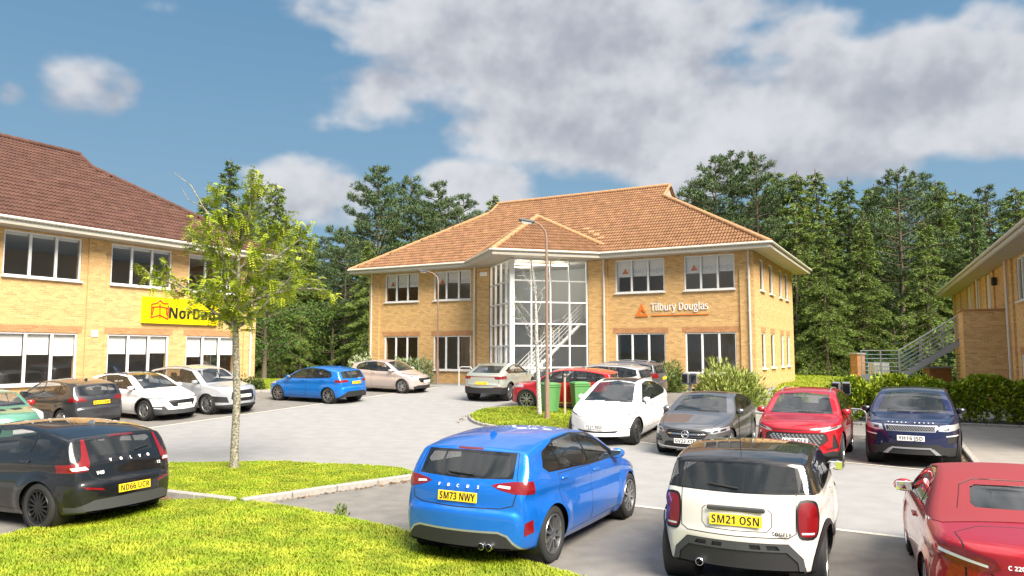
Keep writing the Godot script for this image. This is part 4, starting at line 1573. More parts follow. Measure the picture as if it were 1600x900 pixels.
func build_front_cars(g: String) -> void:
	# ---------------- white electric crossover
	var s := suv()
	s.L = 4.75
	s.top = [[0, 0.24, 0], [0.0, 0.56, 0.08], [0.05, 0.74, 0.10], [0.26, 0.88, 0.2], [1.02, 1.06, 0.3], [2.05, 1.555, 0.35], [2.6, 1.62, 0.5], [3.5, 1.53, 0.5], [4.42, 1.17, 0.10], [4.56, 1.10, 0.02], [4.59, 1.0, 0.04], [4.64, 0.78, 0.05], [4.73, 0.68, 0.06], [4.745, 0.48, 0.08], [4.75, 0.3, 0]]
	s.plan = plan_for(4.75, 0.96, 0.66, 0.7)
	s.belt = [0, 0.86, 1.0, 1.0, 2.0, 1.03, 3.2, 1.07, 4.2, 1.10, 4.75, 1.05]
	s.under = [0, 0.22, 0.5, 0.18, 4.0, 0.2, 4.75, 0.3]
	s.merge({"reg": "YJ21 NSC", "plate_f": 0.50, "wb": 2.89, "fo": 0.87, "wr": 0.35, "ra": 0.385, "rim": 0.25, "rim_mat": M.alloy_dark, "spokes": 10, "twin": false, "sw": 0.045, "th": 0.5, "tc": 0.15, "bowF": 0.34, "mirror": [1.62, 1.11], "scr_a1": 2.2}, true)
	s.win = [1.42, 1.045, 2.12, 1.49, 2.65, 1.545, 3.4, 1.47, 3.95, 1.27, 4.0, 1.16, 3.8, 1.10, 2.5, 1.06]
	s.splits = [2.45, 3.40]
	s.scr = [-0.1, 1.085, 0.70, 1.055, 0.53, 1.50, -0.1, 1.565]
	s.rw = [-0.1, 1.20, 0.5, 1.2, 0.45, 1.42, -0.1, 1.46]
	s.rwt = [-0.1, 1.18, 0.53, 1.18, 0.48, 1.44, -0.1, 1.48]
	s.rw_a = 0.72
	s.handles = [[2.24, 0.93, "front_door"], [3.28, 0.96, "rear_door"]]
	s.mats = common_mats(paint(0.80, 0.80, 0.80, 0.0))
	s.mats.merge({"door_handle": s.mats.body, "roof": M.gloss_black}, true)
	hatch_regions(s, [["headlamp_lens", "F", pv([0.60, 0.745, 0.80, 0.80, 0.80, 0.83, 0.62, 0.775]), 0, 0.9, true], ["headlamp", "F", pv([0.52, 0.715, 0.86, 0.795, 0.97, 0.85, 0.97, 0.885, 0.60, 0.775]), 0, 0.85, true],
		["air_intake", "F", pv([-0.1, 0.345, 0.5, 0.345, 0.56, 0.385, 0.54, 0.40, -0.1, 0.385]), 0, 0.6, false, -0.01], ["air_intake", "F", pv([0.70, 0.42, 0.84, 0.45, 0.86, 0.475, 0.72, 0.445]), 0, 0.7, true, -0.01],
		["panel_gap", "F", pv([0, 0.735, 0.3, 0.725, 0.55, 0.73]), 0, 0.9], ["panel_gap", "T", pv([0.62, 0.45, 0.80, 1.0, 0.83, 1.3]), 0.4, 1.35], ["lower_bumper", "F", pv([-0.1, 0.1, 0.9, 0.1, 0.9, 0.255, -0.1, 0.26]), 0, 0.6],
		["roof", "T", pv([-0.1, 2.16, 0.50, 2.10, 0.54, 2.6, 0.52, 3.3, -0.1, 3.35]), 2.0, 3.4]])
	var c := make_car(s, "white electric crossover with a smooth grille-free nose beside the green wheelie bins", Vector2(3.18, 22.03), Vector2(-0.43, -0.903), g)
	wiper(s, c, -0.55, 1.095, 0.05, 1.075, false)
	# ---------------- grey four-door coupe
	s = car_base(4.69, 0.915, 2.73, 0.93)
	s.top = [[0, 0.22, 0], [0.0, 0.48, 0.05], [0.03, 0.68, 0.06], [0.20, 0.79, 0.14], [1.35, 0.98, 0.3], [2.12, 1.36, 0.3], [2.65, 1.438, 0.5], [3.4, 1.36, 0.5], [4.28, 1.045, 0.2], [4.58, 1.0, 0.03], [4.61, 0.94, 0.04], [4.64, 0.75, 0.05], [4.68, 0.66, 0.05], [4.69, 0.45, 0.08], [4.695, 0.27, 0]]
	s.belt = [0, 0.80, 1.3, 0.93, 2.2, 0.955, 3.3, 0.985, 4.2, 0.995, 4.69, 0.96]
	s.merge({"reg": "GV23 XTF", "plate_f": 0.415, "wr": 0.325, "rim": 0.235, "cabin": [1.4, 4.0], "mirror": [1.72, 1.0], "seat_a": 2.5, "dash": 1.7, "th": 0.46, "scr_a0": 1.25, "scr_a1": 2.25, "rw_a": 0.74}, true)
	s.win = [1.58, 0.955, 2.2, 1.30, 2.65, 1.365, 3.3, 1.315, 3.85, 1.12, 3.7, 1.03, 2.6, 0.98]
	s.splits = [2.58, 3.45]
	s.fd = [1.50, 2.58]
	s.rd = [2.58, 3.55]
	s.handles = [[2.42, 0.88, "front_door"], [3.40, 0.91, "rear_door"]]
	s.scr = [-0.1, 1.0, 0.67, 0.985, 0.52, 1.315, -0.1, 1.365]
	s.rw = [-0.1, 1.08, 0.5, 1.08, 0.45, 1.28, -0.1, 1.30]
	s.rwt = [-0.1, 1.06, 0.53, 1.06, 0.48, 1.30, -0.1, 1.32]
	s.mats = common_mats(paint(0.13, 0.13, 0.135, 0.55))
	s.mats.merge({"silver_trim": M.chrome}, true)
	hatch_regions(s, [["headlamp_lens", "F", pv([0.60, 0.615, 0.70, 0.63, 0.70, 0.68, 0.61, 0.665]), 0, 0.8, true, 0.004], ["headlamp_lens", "F", pv([0.74, 0.635, 0.83, 0.65, 0.83, 0.70, 0.745, 0.685]), 0, 0.8, true, 0.004], ["headlamp", "F", pv([0.53, 0.60, 0.60, 0.585, 0.97, 0.66, 0.97, 0.745, 0.62, 0.695]), 0, 0.8, true],
		["silver_trim", "f", pv([0, 0.575, 0.44, 0.575]), 0, 0.5, 0.022], ["grille", "F", pv([-0.1, 0.47, 0.40, 0.47, 0.50, 0.575, 0.45, 0.655, 0.38, 0.67, -0.1, 0.67]), 0, 0.5, false, -0.012],
		["air_intake", "F", pv([0.60, 0.36, 0.86, 0.40, 0.90, 0.54, 0.66, 0.50]), 0, 0.6, true, -0.015], ["silver_trim", "f", pv([0, 0.262, 0.62, 0.262, 0.90, 0.31]), 0, 0.7, 0.02], ["lower_bumper", "F", pv([-0.1, 0.27, 0.56, 0.28, 0.52, 0.37, 0.42, 0.40, -0.1, 0.40]), 0, 0.5, false, -0.01],
		["panel_gap", "F", pv([0, 0.69, 0.40, 0.69, 0.58, 0.70]), 0, 0.8], ["panel_gap", "T", pv([0.60, 0.30, 0.74, 0.8, 0.80, 1.4]), 0.25, 1.5], ["tail_lamp", "R", pv([0.4, 0.80, 0.95, 0.80, 0.95, 0.92, 0.4, 0.9]), 4.3, 99, true], ["roof", "T", pv([-0.1, 2.32, 0.46, 2.28, 0.5, 3.0, -0.1, 3.0]), 2.2, 3.1]])
	c = make_car(s, "dark grey four-door coupe with a star badge on its grille", Vector2(5.15, 19.83), Vector2(-0.47, -0.883), g)
	star_badge(s, c, 0.575, 0.085)
	grille_bars(s, c, 0.49, 0.655, 4, 0.36, 0.36, M.dark_plastic, 0.006)
	for y: float in [0.41, 0.45, 0.49]:
		for sg: float in [-1.0, 1.0]:
			var f := car_face(s, 0.66, y, false)
			var f2 := car_face(s, 0.80, y, false)
			extra_tube(c, "intake_fin", [Vector3(sg * 0.66, y, f[0] - s.L * 0.5), Vector3(sg * 0.80, y + 0.02, f2[0] - s.L * 0.5 + 0.04)], 0.009, s.mats.body, 6)
	wiper(s, c, -0.5, 1.005, 0.05, 1.01, false)
	# ---------------- red family crossover
	s = suv()
	s.merge({"reg": "LC25 OLE", "plate_f": 0.575, "rim_mat": M.alloy_two, "scr_a1": 2.0, "sc": Vector3(0.96, 0.98, 0.97)}, true)
	s.mats = common_mats(paint(0.40, 0.006, 0.014, 0.3))
	s.mats.merge({"grille": M.grille_grey, "roof": s.mats.body}, true)
	hatch_regions(s, [["headlamp_lens", "F", pv([0.64, 0.80, 0.84, 0.855, 0.84, 0.885, 0.66, 0.83]), 0, 0.8, true, 0.003], ["headlamp", "F", pv([0.50, 0.765, 0.60, 0.765, 0.99, 0.87, 0.99, 0.925, 0.56, 0.815]), 0, 0.85, true],
		["grille", "F", pv([-0.1, 0.44, 0.50, 0.46, 0.66, 0.58, 0.64, 0.70, 0.56, 0.745, -0.1, 0.745]), 0, 0.5, false, -0.012], ["air_intake", "F", pv([0.74, 0.40, 0.86, 0.44, 0.80, 0.68, 0.76, 0.72]), 0, 0.7, true, -0.012],
		["lower_bumper", "F", pv([-0.1, 0.1, 0.95, 0.1, 0.95, 0.32, 0.74, 0.36, 0.50, 0.30, -0.1, 0.30]), 0, 0.7, false], ["air_intake", "F", pv([0.62, 0.375, 0.84, 0.42, 0.84, 0.44, 0.68, 0.42]), 0, 0.7, true, -0.01],
		["panel_gap", "F", pv([0, 0.80, 0.46, 0.80, 0.58, 0.83]), 0, 0.8, 0.016], ["panel_gap", "T", pv([0.62, 0.45, 0.78, 0.9, 0.84, 1.3]), 0.3, 1.3]], 0.0)
	c = make_car(s, "red crossover with a wide black honeycomb grille and silver roof rails", Vector2(7.10, 18.2), Vector2(-0.47, -0.883), g)
	grille_mesh(s, c, 0.47, 0.72, 0.46, 0.56, 0.085, 0.075, M.silver)
	rails(s, c, 2.0, 3.9, 0.56, M.silver)
	wiper(s, c, -0.5, 1.115, 0.05, 1.12, false)
	# ---------------- navy off-roader
	s = suv()
	s.top = [[0, 0.28, 0], [0.0, 0.62, 0.05], [0.03, 0.84, 0.06], [0.20, 0.97, 0.10], [1.08, 1.09, 0.2], [1.72, 1.52, 0.25], [2.4, 1.635, 0.5], [3.5, 1.575, 0.4], [4.08, 1.47, 0.03], [4.11, 1.42, 0.02], [4.22, 1.12, 0.06], [4.27, 1.0, 0.06], [4.30, 0.78, 0.04], [4.36, 0.72, 0.05], [4.37, 0.5, 0.08], [4.375, 0.34, 0]]
	s.L = 4.37
	s.plan = plan_for(4.37, 0.95, 0.74, 0.8)
	s.merge({"wb": 2.66, "fo": 0.86, "reg": "YH16 JSD", "plate_f": 0.62, "wr": 0.36, "ra": 0.40, "rim": 0.25, "rim_mat": M.alloy_dark, "scr_a1": 1.95, "cabin": [1.1, 4.05]}, true)
	s.win = [1.24, 1.085, 1.82, 1.465, 2.4, 1.545, 3.2, 1.52, 3.85, 1.42, 3.95, 1.30, 3.7, 1.20, 2.4, 1.12]
	s.belt = [0, 0.95, 1.1, 1.045, 2.0, 1.075, 3.2, 1.13, 4.0, 1.16, 4.37, 1.13]
	s.splits = [2.32, 3.25]
	s.fd = [1.2, 2.32]
	s.rd = [2.32, 3.30]
	s.mats = common_mats(paint(0.008, 0.012, 0.055, 0.35))
	s.mats.merge({"silver_trim": M.silver, "door_mirror": M.gloss_black}, true)
	hatch_regions(s, [["headlamp_lens", "F", pv([0.62, 0.80, 0.72, 0.80, 0.72, 0.86, 0.62, 0.86]), 0, 0.8, true, 0.003], ["headlamp", "F", pv([0.52, 0.775, 0.70, 0.765, 0.99, 0.83, 0.99, 0.925, 0.56, 0.885]), 0, 0.85, true],
		["silver_trim", "f", pv([0, 0.765, 0.46, 0.765, 0.495, 0.88, 0, 0.885]), 0, 0.5, 0.02], ["grille", "F", pv([-0.1, 0.765, 0.46, 0.765, 0.495, 0.88, -0.1, 0.885]), 0, 0.5, false, -0.012],
		["fog_lamp", "F", pv([0.66, 0.655, 0.90, 0.675, 0.90, 0.70, 0.66, 0.68]), 0, 0.7, true, 0.004], ["air_intake", "F", pv([0.68, 0.50, 0.86, 0.53, 0.89, 0.675, 0.68, 0.655]), 0, 0.7, true, -0.015],
		["skid_plate", "F", pv([0.34, 0.40, 0.42, 0.40, 0.56, 0.27, 0.48, 0.25]), 0, 0.6, true, 0.01], ["skid_plate", "F", pv([-0.1, 0.395, 0.40, 0.395, 0.37, 0.43, -0.1, 0.43]), 0, 0.6, false, 0.01], ["lower_bumper", "F", pv([-0.1, 0.1, 0.97, 0.1, 0.97, 0.42, 0.62, 0.44, 0.50, 0.50, -0.1, 0.50]), 0, 0.75, false],
		["air_intake", "T", pv([0.70, 0.75, 0.74, 0.75, 0.80, 1.05, 0.77, 1.05]), 0.5, 1.1, true, -0.01], ["panel_gap", "F", pv([0, 0.915, 0.50, 0.915, 0.60, 0.93]), 0, 0.8], ["panel_gap", "T", pv([0.66, 0.35, 0.80, 0.8, 0.86, 1.25]), 0.25, 1.25], ["roof", "T", pv([-0.1, 1.86, 0.54, 1.82, 0.58, 3.2, 0.5, 3.9, -0.1, 3.95]), 1.8, 4.0]], 0.05)
	c = make_car(s, "dark navy off-roader with a silver front skid plate next to the electric charging post", Vector2(9.58, 18.05), Vector2(-0.50, -0.866), g)
	grille_mesh(s, c, 0.79, 0.87, 0.43, 0.45, 0.05, 0.045, M.silver)
	add_badge(s, c, false, 0.0, 0.935, "RANGE ROVER", 0.035, M.badge, 0.85)
	wiper(s, c, -0.55, 1.12, -0.02, 1.10, false)
	wiper(s, c, 0.02, 1.10, 0.5, 1.12, false)


func build_far_cars(g: String) -> void:
	var tail := [["tail_lamp", "R", pv([0.44, 0.86, 0.97, 0.84, 0.97, 0.98, 0.52, 0.965]), 3.9, 99, true, 0.004], ["panel_gap", "R", pv([0, 0.68, 0.52, 0.69, 0.66, 0.73, 0.69, 0.86]), 4.0, 99, 0.012], ["lower_bumper", "R", pv([-0.1, 0.1, 0.8, 0.1, 0.7, 0.34, -0.1, 0.42]), 3.9, 99]]
	# dark grey small hatchback
	var s := hatch(false)
	s.merge({"sc": Vector3(0.96, 1.02, 0.92), "reg": "DL12 CAW", "plate_r": 0.80}, true)
	s.mats = common_mats(paint(0.045, 0.045, 0.052, 0.4))
	hatch_regions(s, front_plain(s, 0.6) + tail)
	var row := Vector2(-12.0, 24.9)   # front-right wheel of the white one; the row runs along SDIR
	var c := make_car(s, "dark grey small hatchback parked tail-out in front of the brick office with the yellow sign", Vector2(-14.15, 23.9), Vector2(-0.877, 0.48), g)
	shark_fin(s, c, 3.4, M.black_plastic)
	# white crossover hatch, nose out
	s = hatch(false)
	s.merge({"sc": Vector3(1.0, 1.02, 1.0), "reg": "MV20 NXD", "plate_f": 0.49, "wr": 0.335, "ra": 0.365}, true)
	s.mats = common_mats(paint(0.78, 0.78, 0.78, 0.0))
	s.mats.merge({"roof": M.gloss_black, "lower_bumper": M.dark_plastic}, true)
	hatch_regions(s, [["headlamp_lens", "F", pv([0.60, 0.68, 0.74, 0.70, 0.74, 0.73, 0.60, 0.72]), 0, 0.8, true], ["headlamp", "F", pv([0.50, 0.655, 0.97, 0.70, 0.97, 0.775, 0.56, 0.735]), 0, 0.75, true], ["grille", "F", pv([-0.1, 0.45, 0.36, 0.45, 0.50, 0.62, 0.44, 0.665, -0.1, 0.665]), 0, 0.5, false, -0.01],
		["fog_lamp", "F", pv([0.66, 0.38, 0.82, 0.40, 0.82, 0.43, 0.66, 0.42]), 0, 0.6, true], ["lower_bumper", "F", pv([-0.1, 0.1, 0.9, 0.1, 0.9, 0.46, 0.6, 0.48, 0.5, 0.36, -0.1, 0.36]), 0, 0.7], ["roof", "T", pv([-0.1, 2.0, 0.5, 1.96, 0.52, 3.2, -0.1, 3.2]), 1.9, 3.3]], 0.05)
	c = make_car(s, "white hatchback with black wheel-arch trim parked nose-out beside the silver crossover", Vector2(-12.78, 26.16), Vector2(0.877, -0.48), g)
	rails(s, c, 2.1, 3.7, 0.53, M.black_plastic)
	# silver crossover, nose out
	s = suv(false)
	s.merge({"sc": Vector3(0.99, 0.985, 0.985), "reg": "PE23 WKJ", "plate_f": 0.64, "rim": 0.265, "rim_mat": M.alloy, "spokes": 10, "twin": false, "sw": 0.035}, true)
	s.mats = common_mats(paint(0.42, 0.44, 0.47, 0.45))
	hatch_regions(s, [["headlamp", "F", pv([0.56, 0.79, 0.98, 0.82, 0.98, 0.89, 0.56, 0.85]), 0, 0.85, true], ["grille", "F", pv([-0.1, 0.46, 0.40, 0.46, 0.50, 0.56, 0.46, 0.80, 0.38, 0.84, -0.1, 0.84]), 0, 0.5, false, 0.004], ["air_intake", "F", pv([0.56, 0.42, 0.90, 0.44, 0.92, 0.66, 0.62, 0.62]), 0, 0.7, true, -0.012], ["lower_bumper", "F", pv([-0.1, 0.1, 0.9, 0.1, 0.9, 0.34, -0.1, 0.38]), 0, 0.7]])
	c = make_car(s, "silver crossover with a tall black grille parked nose-out by the yellow-sign office corner", Vector2(-11.44, 27.84), Vector2(0.877, -0.48), g)
	rails(s, c, 1.95, 3.9, 0.56, M.silver)
	# green small car at the picture's edge of the same row
	s = car_base(3.82, 0.864, 2.495, 0.70, false)
	s.top = [[0, 0.22, 0], [0.0, 0.50, 0.06], [0.04, 0.72, 0.10], [0.20, 0.86, 0.12], [1.05, 0.985, 0.18], [1.55, 1.34, 0.20], [2.3, 1.412, 0.5], [3.2, 1.375, 0.3], [3.50, 1.335, 0.02], [3.53, 1.30, 0.02], [3.68, 1.00, 0.06], [3.73, 0.90, 0.10], [3.78, 0.66, 0.06], [3.81, 0.60, 0.04], [3.82, 0.42, 0.08], [3.825, 0.26, 0]]
	s.belt = [0, 0.84, 1.0, 0.93, 2.0, 0.965, 3.0, 0.985, 3.82, 0.99]
	s.merge({"plate_f": 0.42, "wr": 0.31, "rim": 0.22, "th": 0.30, "tc": 0.12, "mirror": [1.30, 1.02], "cabin": [1.1, 3.45], "seat_a": 2.1, "dash": 1.3, "scr_a0": 1.0, "scr_a1": 1.75}, true)
	s.win = [1.18, 0.965, 1.62, 1.30, 2.4, 1.355, 3.2, 1.325, 3.46, 1.28, 3.60, 1.0, 3.3, 0.985]
	s.splits = [2.28]
	s.fd = [1.10, 2.32]
	s.rd = []
	s.handles = [[2.16, 0.90, "front_door"]]
	s.scr = [-0.1, 1.0, 0.66, 0.99, 0.56, 1.30, -0.1, 1.34]
	s.rw = [-0.1, 1.005, 0.60, 1.01, 0.56, 1.255, -0.1, 1.28]
	s.rwt = [-0.1, 0.99, 0.64, 0.995, 0.62, 1.30, -0.1, 1.305]
	s.mats = common_mats(paint(0.10, 0.27, 0.19, 0.35))
	s.mats.merge({"door_mirror": M.red_gloss, "headlamp": M.white_lamp}, true)
	var ring := []
	for k in 16:
		ring.append(Vector2(0.60, 0.78) + Vector2.from_angle(TAU * k / 16) * 0.13)
	hatch_regions(s, [["headlamp", "F", ring, 0, 0.7, true, 0.008], ["grille", "F", pv([-0.1, 0.46, 0.42, 0.48, 0.46, 0.58, 0.38, 0.68, -0.1, 0.70]), 0, 0.5], ["panel_gap", "F", pv([0.1, 0.935, 0.34, 0.935]), 0, 0.9, 0.03], ["lower_bumper", "F", pv([-0.1, 0.1, 0.8, 0.1, 0.8, 0.3, -0.1, 0.34]), 0, 0.6]], 0.04)
	make_car(s, "green small car with red door mirrors parked nose-out in front of the yellow-sign office", Vector2(-14.35, 20.6), Vector2(0.877, -0.48), g)
	# blue hatchback by the side lawn
	s = hatch(false)
	s.merge({"sc": Vector3(0.985, 0.975, 0.986), "reg": "SL70 HXB", "plate_r": 0.83, "rim": 0.24, "rim_mat": M.alloy_two}, true)
	s.mats = common_mats(paint(0.006, 0.17, 0.60, 0.4))
	hatch_regions(s, front_plain(s, 0.6) + [["tail_lamp", "R", pv([0.40, 0.87, 0.97, 0.84, 0.97, 0.965, 0.46, 0.955]), 3.9, 99, true, 0.004], ["panel_gap", "R", pv([0, 0.70, 0.5, 0.70, 0.68, 0.76, 0.69, 0.86]), 4.0, 99, 0.012], ["lower_bumper", "R", pv([-0.1, 0.1, 0.85, 0.1, 0.74, 0.36, 0.5, 0.50, -0.1, 0.50]), 3.9, 99]])
	c = make_car(s, "blue hatchback parked by itself next to the side lawn of the yellow-sign office", Vector2(-8.05, 31.1), Vector2(-0.885, 0.466), g)
	shark_fin(s, c, 3.4, s.mats.body)
	# pale pink-silver three-door
	s = hatch(false)
	s.merge({"sc": Vector3(0.95, 0.99, 0.905), "reg": "SD13 VHL", "plate_f": 0.52, "rim": 0.215}, true)
	s.splits = [2.75]
	s.fd = [1.28, 2.72]
	s.rd = []
	s.handles = [[2.55, 0.90, "front_door"]]
	s.mats = common_mats(paint(0.56, 0.49, 0.46, 0.45))
	hatch_regions(s, front_plain(s, 0.6))
	make_car(s, "pale rose-silver three-door hatchback parked under the left office wing", Vector2(-5.65, 35.05), Vector2(0.90, -0.43), g)
	# pale green-grey fastback
	s = suv(false)
	s.top = [[0, 0.24, 0], [0.0, 0.56, 0.06], [0.04, 0.76, 0.08], [0.24, 0.88, 0.16], [1.30, 1.03, 0.25], [2.1, 1.42, 0.3], [2.7, 1.48, 0.5], [3.5, 1.41, 0.4], [4.36, 1.115, 0.06], [4.50, 1.09, 0.02], [4.53, 1.0, 0.04], [4.56, 0.76, 0.04], [4.60, 0.70, 0.05], [4.61, 0.48, 0.08], [4.615, 0.3, 0]]
	s.belt = [0, 0.88, 1.2, 0.99, 2.0, 1.01, 3.2, 1.04, 4.2, 1.05, 4.61, 1.02]
	s.merge({"L": 4.61, "reg": "SF22 KZP", "plate_r": 0.745, "wr": 0.35, "ra": 0.385, "mirror": [1.72, 1.06], "scr_a0": 1.25, "scr_a1": 2.25, "rim_mat": M.alloy_two, "rw_a": 0.74, "cabin": [1.35, 4.1], "seat_a": 2.5, "dash": 1.65, "seat_h": 1.25}, true)
	s.plan = plan_for(4.61, 0.93, 0.70, 0.8)
	s.win = [1.52, 1.02, 2.16, 1.365, 2.7, 1.42, 3.4, 1.36, 3.9, 1.21, 3.75, 1.10, 2.6, 1.045]
	s.splits = [2.55, 3.42]
	s.fd = [1.46, 2.55]
	s.rd = [2.55, 3.5]
	s.scr = [-0.1, 1.055, 0.67, 1.04, 0.53, 1.37, -0.1, 1.42]
	s.rw = [-0.1, 1.16, 0.56, 1.155, 0.50, 1.355, -0.1, 1.38]
	s.rwt = [-0.1, 1.14, 0.60, 1.135, 0.54, 1.375, -0.1, 1.395]
	s.mats = common_mats(paint(0.36, 0.38, 0.34, 0.35))
	hatch_regions(s, [["tail_lamp", "R", pv([-0.1, 0.985, 0.50, 0.985, 0.56, 0.90, 0.97, 0.90, 0.97, 1.02, -0.1, 1.005]), 4.05, 99, false, 0.004], ["lower_bumper", "R", pv([-0.1, 0.1, 0.97, 0.1, 0.97, 0.56, 0.7, 0.58, -0.1, 0.56]), 3.8, 99], ["reflector", "R", pv([0.50, 0.575, 0.80, 0.575, 0.80, 0.60, 0.50, 0.60]), 4, 99, true, 0.004], ["panel_gap", "R", pv([0, 0.66, 0.6, 0.66, 0.68, 0.72, 0.69, 0.9]), 4.0, 99, 0.012]], 0.05)
	make_car(s, "pale green-grey fastback car parked tail-out in front of the glazed entrance", Vector2(-0.43, 32.5), Vector2(0.35, 0.937), g)
	# red crossover behind the bins
	s = suv(false)
	s.merge({"sc": Vector3(0.95, 0.935, 0.93), "rim": 0.255, "rim_mat": M.alloy_two, "spokes": 6}, true)
	s.mats = common_mats(paint(0.42, 0.008, 0.014, 0.3))
	s.mats.merge({"roof": paint(0.50, 0.07, 0.03, 0.2)}, true)
	hatch_regions(s, front_plain(s, 0.74) + [["tail_lamp", "R", pv([0.5, 0.92, 0.97, 0.92, 0.97, 1.06, 0.5, 1.04]), 4.1, 99, true], ["silver_trim", "s", pv([1.3, 0.31, 3.6, 0.31]), 1.0, 3.8, 0.04], ["roof", "S", pv([1.9, 1.51, 2.5, 1.585, 3.3, 1.57, 4.1, 1.46, 4.7, 1.4, 4.7, 1.9, 1.6, 1.9]), 1.9, 99]], 0.05)
	make_car(s, "red crossover with an orange-red roof half hidden by the green bins", Vector2(2.07, 28.3), Vector2(-0.93, 0.37), g)
	# two estates beyond it
	for k in 2:
		s = hatch(false)
		s.merge({"sc": Vector3(1.02, 1.05, 1.09), "plate_r": 0.80}, true)
		s.top = [[0, 0.22, 0], [0.0, 0.50, 0.05], [0.03, 0.66, 0.06], [0.22, 0.78, 0.16], [1.12, 0.985, 0.25], [1.9, 1.39, 0.30], [2.55, 1.468, 0.5], [3.70, 1.445, 0.4], [4.12, 1.39, 0.025], [4.14, 1.345, 0.02], [4.28, 1.02, 0.05], [4.31, 0.92, 0.05], [4.33, 0.70, 0.03], [4.37, 0.655, 0.04], [4.38, 0.45, 0.08], [4.385, 0.27, 0]]
		s.win = [1.32, 0.965, 1.98, 1.34, 2.6, 1.405, 3.5, 1.385, 4.02, 1.30, 4.08, 1.10, 3.9, 1.04, 2.5, 0.985]
		s.splits = [2.42, 3.35]
		s.mats = common_mats(paint(0.45, 0.46, 0.47, 0.45) if k == 0 else paint(0.10, 0.10, 0.11, 0.4))
		hatch_regions(s, front_plain(s, 0.6) + [["tail_lamp", "R", pv([0.52, 0.84, 0.97, 0.82, 0.97, 1.02, 0.56, 1.0]), 3.95, 99, true, 0.004]])
		c = make_car(s, ["silver estate car beyond the red crossover, near the office entrance", "dark grey estate car farthest in the row by the entrance, beside a shrub"][k], [Vector2(3.35, 30.6), Vector2(4.4, 33.0)][k], Vector2(-0.877, 0.48), g)
		rails(s, c, 2.0, 3.9, 0.55, M.silver)


# ---------------------------------------------------------------- buildings
# walls are built in the building's own axes: x along the front, y up, z out of the front wall

func wall_panel(mb: MB, p: Vector3, ax: Vector3, w: float, h: float, holes: Array, thick: float) -> void:
	var nn := ax.cross(Vector3.UP).normalized()     # outward
	var xs := [0.0, w]
	var ys := [0.0, h]
	for o: Array in holes:
		xs.append_array([o[0], o[1]])
		ys.append_array([o[2], o[3]])
	xs.sort()
	ys.sort()
	for i in xs.size() - 1:
		for j in ys.size() - 1:
			if xs[i + 1] - xs[i] < 0.001 or ys[j + 1] - ys[j] < 0.001:
				continue
			var cx: float = (xs[i] + xs[i + 1]) * 0.5
			var cy: float = (ys[j] + ys[j + 1]) * 0.5
			var open := false
			for o: Array in holes:
				if cx > o[0] and cx < o[1] and cy > o[2] and cy < o[3]:
					open = true
			if open:
				continue
			var a: Vector3 = p + ax * xs[i] + Vector3.UP * ys[j]
			var b: Vector3 = p + ax * xs[i + 1] + Vector3.UP * ys[j]
			var c: Vector3 = p + ax * xs[i + 1] + Vector3.UP * ys[j + 1]
			var d: Vector3 = p + ax * xs[i] + Vector3.UP * ys[j + 1]
			mb.quad(a, b, c, d)
			var k := -nn * thick
			mb.quad(b + k, a + k, d + k, c + k)
	for o: Array in holes:
		var a: Vector3 = p + ax * o[0] + Vector3.UP * o[2]
		var b: Vector3 = p + ax * o[1] + Vector3.UP * o[2]
		var c: Vector3 = p + ax * o[1] + Vector3.UP * o[3]
		var d: Vector3 = p + ax * o[0] + Vector3.UP * o[3]
		var k := -nn * thick
		mb.quad(a, a + k, b + k, b)
		mb.quad(b, b + k, c + k, c)
		mb.quad(c, c + k, d + k, d)
		mb.quad(d, d + k, a + k, a)


# a window: frame, panes and blinds, set in an opening; xf puts its lower-left outer corner, x along the wall, z outwards
func window_unit(parent: Node3D, xf: Transform3D, w: float, h: float, panes: int, blind: float, sill := true, blind_mat: Material = null, text := "") -> void:
	var o := Node3D.new()
	o.name = "window"
	parent.add_child(o, true)
	o.transform = xf
	var zf := -0.07
	var f := MB.new()
	var t := 0.065
	f.bevel(Vector3(w / 2, t / 2, zf), Vector3(w, t, 0.08), 0.008)
	f.bevel(Vector3(w / 2, h - t / 2, zf), Vector3(w, t, 0.08), 0.008)
	for k in panes + 1:
		var x := clampf(w * k / panes, t / 2, w - t / 2)
		f.bevel(Vector3(x, h / 2, zf), Vector3(t if k == 0 or k == panes else 0.095, h - 2 * t - 0.004, 0.078), 0.008)
	put("window_frame", f, M.white_frame, o)
	for k in panes:
		var p := MB.new()
		p.quad(Vector3(w * k / panes + 0.04, t, zf), Vector3(w * (k + 1) / panes - 0.04, t, zf), Vector3(w * (k + 1) / panes - 0.04, h - t, zf), Vector3(w * k / panes + 0.04, h - t, zf))
		put("pane", p, M.pane, o)
		if blind > 0.02:
			var b := MB.new()
			var bh := h * blind * rng.randf_range(0.94, 1.06)
			b.bevel(Vector3(w * (k + 0.5) / panes, h - 0.02 - bh / 2, zf - 0.10), Vector3(w / panes - 0.10, bh, 0.008), 0.003)
			put("blind", b, blind_mat if blind_mat else M.blind, o)
	if text != "":
		var mk := MB.new()
		var c := Vector2(w * 0.19, h * 0.66)
		mk.prism(pp([c.x - 0.16, c.y - 0.14, c.x + 0.16, c.y - 0.14, c.x, c.y + 0.15]), -0.162, -0.152)
		put("blind_print", mk, M.orange, o)
		put("blind_print", letters(text, 0.2, 0.004, false), M.print_grey, o, Transform3D(Basis(), Vector3(w * 0.62, h * 0.66, -0.160)))
	if sill:
		var s := MB.new()
		s.bevel(Vector3(w / 2, -0.035, 0.01), Vector3(w + 0.10, 0.06, 0.20), 0.012)
		put("sill", s, M.white_frame, o)


